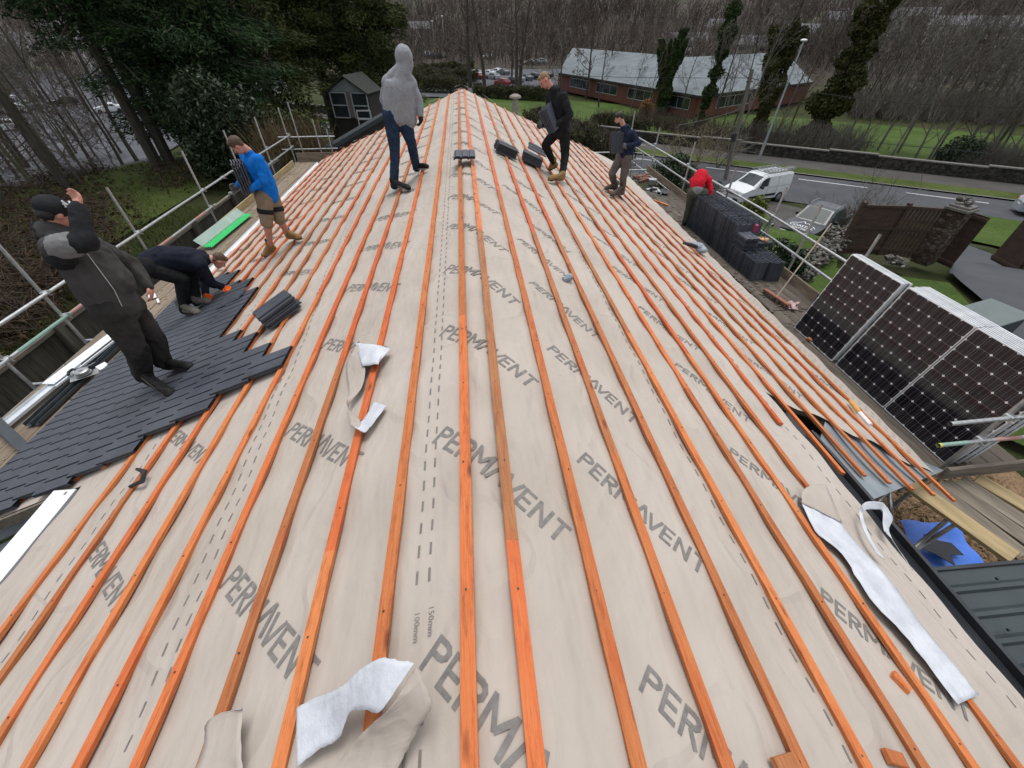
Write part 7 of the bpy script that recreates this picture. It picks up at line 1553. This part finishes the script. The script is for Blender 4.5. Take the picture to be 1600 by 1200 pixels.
# ---- 6 worker in the cap, shading his eyes
f6 = (at_roof(245, 605, .03) + at_roof(272, 583, .03)) / 2; D = math.hypot(f6.x, f6.y); j = mkJ(D); r, a, u = frame_at(150, 450, D); S = 1.08
aN, aF = at_roof(240, 604, .04) + V((0, 0, .11)), at_roof(268, 582, .04) + V((0, 0, .11))
hc = j(86, 334, .12); nk = j(82, 364, .1); sh = [j(84, 388, -.12), j(118, 368, .28)]; ch = j(120, 395, .08); wa = j(158, 445, .02); pe = j(183, 484, .0); hp_ = [j(178, 492, -.09), j(203, 486, .10)]; kn = [j(213, 545, -.14), j(240, 528, .06)]; el = [j(134, 378, -.30), j(205, 412, .42)]; wr = [j(122, 326, -.18), j(232, 447, .28)]
fd = (r * .82 - u * .45 + a * .30).normalized(); bu = (ch - pe).normalized()
def B6(b):
    global P6, R6
    P6, R6 = head(b, hc, fd, (u * .9 + r * .3), S * 1.05); limbs(b, ([hc - fd * .03, nk, ch], [.065, .065, .11]), ([sh[0], ch, sh[1]], [.055, .12, .055]), ([ch, wa, pe], [.16, .16, .15]))
    for i in (0, 1): limbs(b, ([sh[i], el[i], wr[i]], [.05, .042, .03]), ([hp_[i], kn[i], (aN, aF)[i]], [.09, .06, .04]))
    hand(b, wr[0], (j(120, 303, -.08) - wr[0]), fd * -1 + r * .3, s=1.08, curl=.55, mirror=-1); hand(b, wr[1], (j(242, 470, .2) - wr[1]), -r + a * .3, s=1.08, curl=.5)
p6_ = person('person in a black cap and charcoal jacket shading his eyes, standing on the laid tiles', None, skin_pink, B6, 0, f6, None)
eyes(P6, p6_, S)
b = MB(); b.ball(P6(0, -.05, .0), (.088, .07, .075), 12, R6); organic(b, 'hair', hair_dk, p6_, vox=.01, sm_=2, fold=.004, ff=40)
b = MB(); b.ball(P6(0, -.014, .048), (.104, .122, .098), 16, R6); organic(b, 'cap', blk_fab, p6_, vox=.009, sm_=2, fold=.002); capo = children(p6_)[-1]
b = MB(); b.grid(lambda q, v: P6((q - .5) * .15 * math.sqrt(max(0, 1 - (v * .8) ** 2)), .085 + v * .085, .045 - v * .022 - .018 * (2 * q - 1) ** 2), 8, 5); b.build('cap_peak', blk_fab, capo, thick=.005, smooth=True)
b = MB()
for (x0, z0, x1, z1) in ((-.035, .06, -.035, .10), (-.035, .10, -.005, .10), (-.035, .08, -.01, .08), (.005, .06, .005, .10), (.03, .06, .03, .10), (.005, .08, .03, .08)):
    q0, q1 = P6(x0, .098 - (z0 - .06) * .6, z0 + .01), P6(x1, .098 - (z1 - .06) * .6, z1 + .01); b.beam(q0 + (P6(0, .01, .003) - P6(0, 0, 0)), q1 + (P6(0, .01, .003) - P6(0, 0, 0)), .009, .004, up=fd)
q_ = [((x0, z0), (x1, z1)) for (x0, z0, x1, z1) in ((-.03, .055, -.03, .095), (-.03, .095, .0, .075), (.0, .075, -.03, .055), (.012, .055, .012, .095), (.038, .055, .038, .095), (.012, .075, .038, .075))]
b = MB()
for (x0, z0), (x1, z1) in q_:
    def cp_(x, z): c = V((.094, .113, .082)); yy = math.sqrt(max(.02, 1 - (.066 + x * .8) ** 2 / .0108 - ((z - .03) / .098) ** 2)); return P6(.066 + x * .8, -.014 + .124 * yy, z + .018)
    b.beam(cp_(x0, z0), cp_(x1, z1), .009, .012, up=fd)
b.build('cap_badge', white_plastic, capo)
b = MB(); limbs(b, ([sh[0], ch, sh[1]], [.10, .17, .10]), ([nk, ch], [.12, .17]), ([ch, wa, pe + bu * .03], [.205, .215, .20]), ([ch + bu * .0 + r * .04, wa + r * .05], [.19, .205]))
limbs(b, ([sh[1], el[1], wr[1]], [.09, .075, .055]))
organic(b, 'jacket', char_f, p6_, fold=.012, ff=8, seed=3)
b = MB(); limbs(b, ([sh[0].lerp(el[0], .18), sh[0].lerp(el[0], .6)], [.106, .102])); organic(b, 'grey_sleeve_panel', grey_p, p6_, fold=.010, ff=14, seed=1)
b = MB(); limbs(b, ([sh[0].lerp(el[0], .6), el[0], wr[0]], [.085, .088, .06]), ([sh[0] - bu * .06, ch - r * .08 - bu * .06], [.10, .12])); organic(b, 'black_sleeve', blk_fab, p6_, fold=.010, ff=11, seed=6)
b = MB(); b.cone(nk - fd * .03 + u * .02, nk - u * .05 - fd * .01, .085, .125, 14); b.cone(nk + fd * .03 - u * .04, nk - u * .05, .085, .11, 14); organic(b, 'hood', blk_fab, p6_, fold=.012, ff=14)
b = MB(); n_ = (-a * .8 + r * .5).normalized(); zp = [ch.lerp(wa, t_) + (-a * .205 + r * .055) for t_ in (-.1, .3, .7, 1)] + [pe + (-a * .195 + r * .03)]
b.tube([p + V((0, 0, 0)) for p in zp], .0045, 5); b.build('zip', M('pale_zip', (.3, .3, .3), (.45, .45, .45), 40, .5, 0), p6_)
b = MB(); limbs(b, ([hp_[0] + bu * .04, hp_[1] + bu * .04], [.165, .165]))
for i in (0, 1): limbs(b, ([hp_[i], kn[i], (aN, aF)[i] + u * .07], [.145, .108, .09]))
organic(b, 'trousers', char_t, p6_, fold=.012, ff=9, seed=8)
for i in (0, 1): b = MB(); q = kn[i] + (r * .5 - a * .3 + u * .0) * .09; b.ball(q, (.06, .06, .10), 12); organic(b, 'knee_pocket', blk_t, p6_, fold=.004)
boot(p6_, aN, at_roof(271, 620, .02), at_roof(271, 620, .02).z, blk_b, sole=grey_b, s=1.12, shaft=.14); boot(p6_, aF, at_roof(302, 577, .02), at_roof(302, 577, .02).z, blk_b, sole=sole_k, s=1.12, shaft=.14)
# ---- 7 worker bent double laying tiles
f7 = (at_roof(300, 490, .03) + at_roof(314, 478, .03)) / 2; D = math.hypot(f7.x, f7.y); j = mkJ(D); r, a, u = frame_at(290, 430, D)
aN, aF = at_roof(293, 492, .04) + V((0, 0, .10)), at_roof(312, 480, .04) + V((0, 0, .1))
hc = j(342, 408, -.05); nk = j(324, 404, -.02); sh = [j(312, 412, -.18), j(314, 400, .2)]; ch = j(298, 406); wa = j(258, 404); pe = j(232, 412); hp_ = [j(230, 418, -.1), j(232, 414, .12)]; kn = [j(284, 436, -.15), j(298, 428, .12)]; el = [j(330, 443, -.12), j(318, 440, .3)]; wr = [j(354, 450, -.08), j(322, 462, .05)]
fd = (r * .55 - u * .83).normalized()
def B7(b):
    global P7, R7
    P7, R7 = head(b, hc, fd, (r * .8 + u * .5), 1.0); limbs(b, ([hc - fd * .03, nk, ch], [.06, .06, .1]), ([sh[0], ch, sh[1]], [.05, .1, .05]), ([ch, wa, pe], [.13, .12, .12]))
    for i in (0, 1): limbs(b, ([sh[i], el[i], wr[i]], [.045, .036, .026]), ([hp_[i], kn[i], (aN, aF)[i]], [.08, .055, .038]))
p7_ = person('person in dark navy bent double laying tiles on the left slope, orange gloves on', None, skin_pink, B7, 0, f7, None)
eyes(P7, p7_); hair(P7, R7, hair_br, p7_)
b = MB(); limbs(b, ([sh[0], ch, sh[1]], [.10, .16, .10]), ([nk - r * .03, ch], [.09, .15]), ([ch, wa, pe + r * .05], [.185, .18, .17]))
for i in (0, 1): limbs(b, ([sh[i], el[i], wr[i]], [.085, .068, .05]))
organic(b, 'jacket', navy_dk, p7_, fold=.010, ff=9)
b = MB(); limbs(b, ([hp_[0], hp_[1]], [.15, .15]))
for i in (0, 1): limbs(b, ([hp_[i], kn[i], (aN, aF)[i] - u * .01], [.13, .095, .07]))
organic(b, 'trousers', blk_t, p7_, fold=.009, ff=11)
for an, tp_ in ((aN, at_roof(313, 492, .03)), (aF, at_roof(331, 474, .03))): boot(p7_, an, tp_, tp_.z, grey_b, sole=sole_k, s=1.1)
for i, tgt in enumerate((at_roof(376, 452, .16), at_roof(336, 470, .14))): b = MB(); hand(b, wr[i], tgt - wr[i], -u, curl=.5, k=1.3, s=1.15, mirror=1 if i == 0 else -1); organic(b, 'glove', glove_o, p7_, vox=.007, sm_=1)
p = at_roof(366, 468, .03); tile(p + nL * .03, frame(yL, dL, dL.cross(yL) * -1 if False else yL.cross(dL)), 'dark tile being set in place under the orange gloves', ''); del COL.objects[-1]['group']
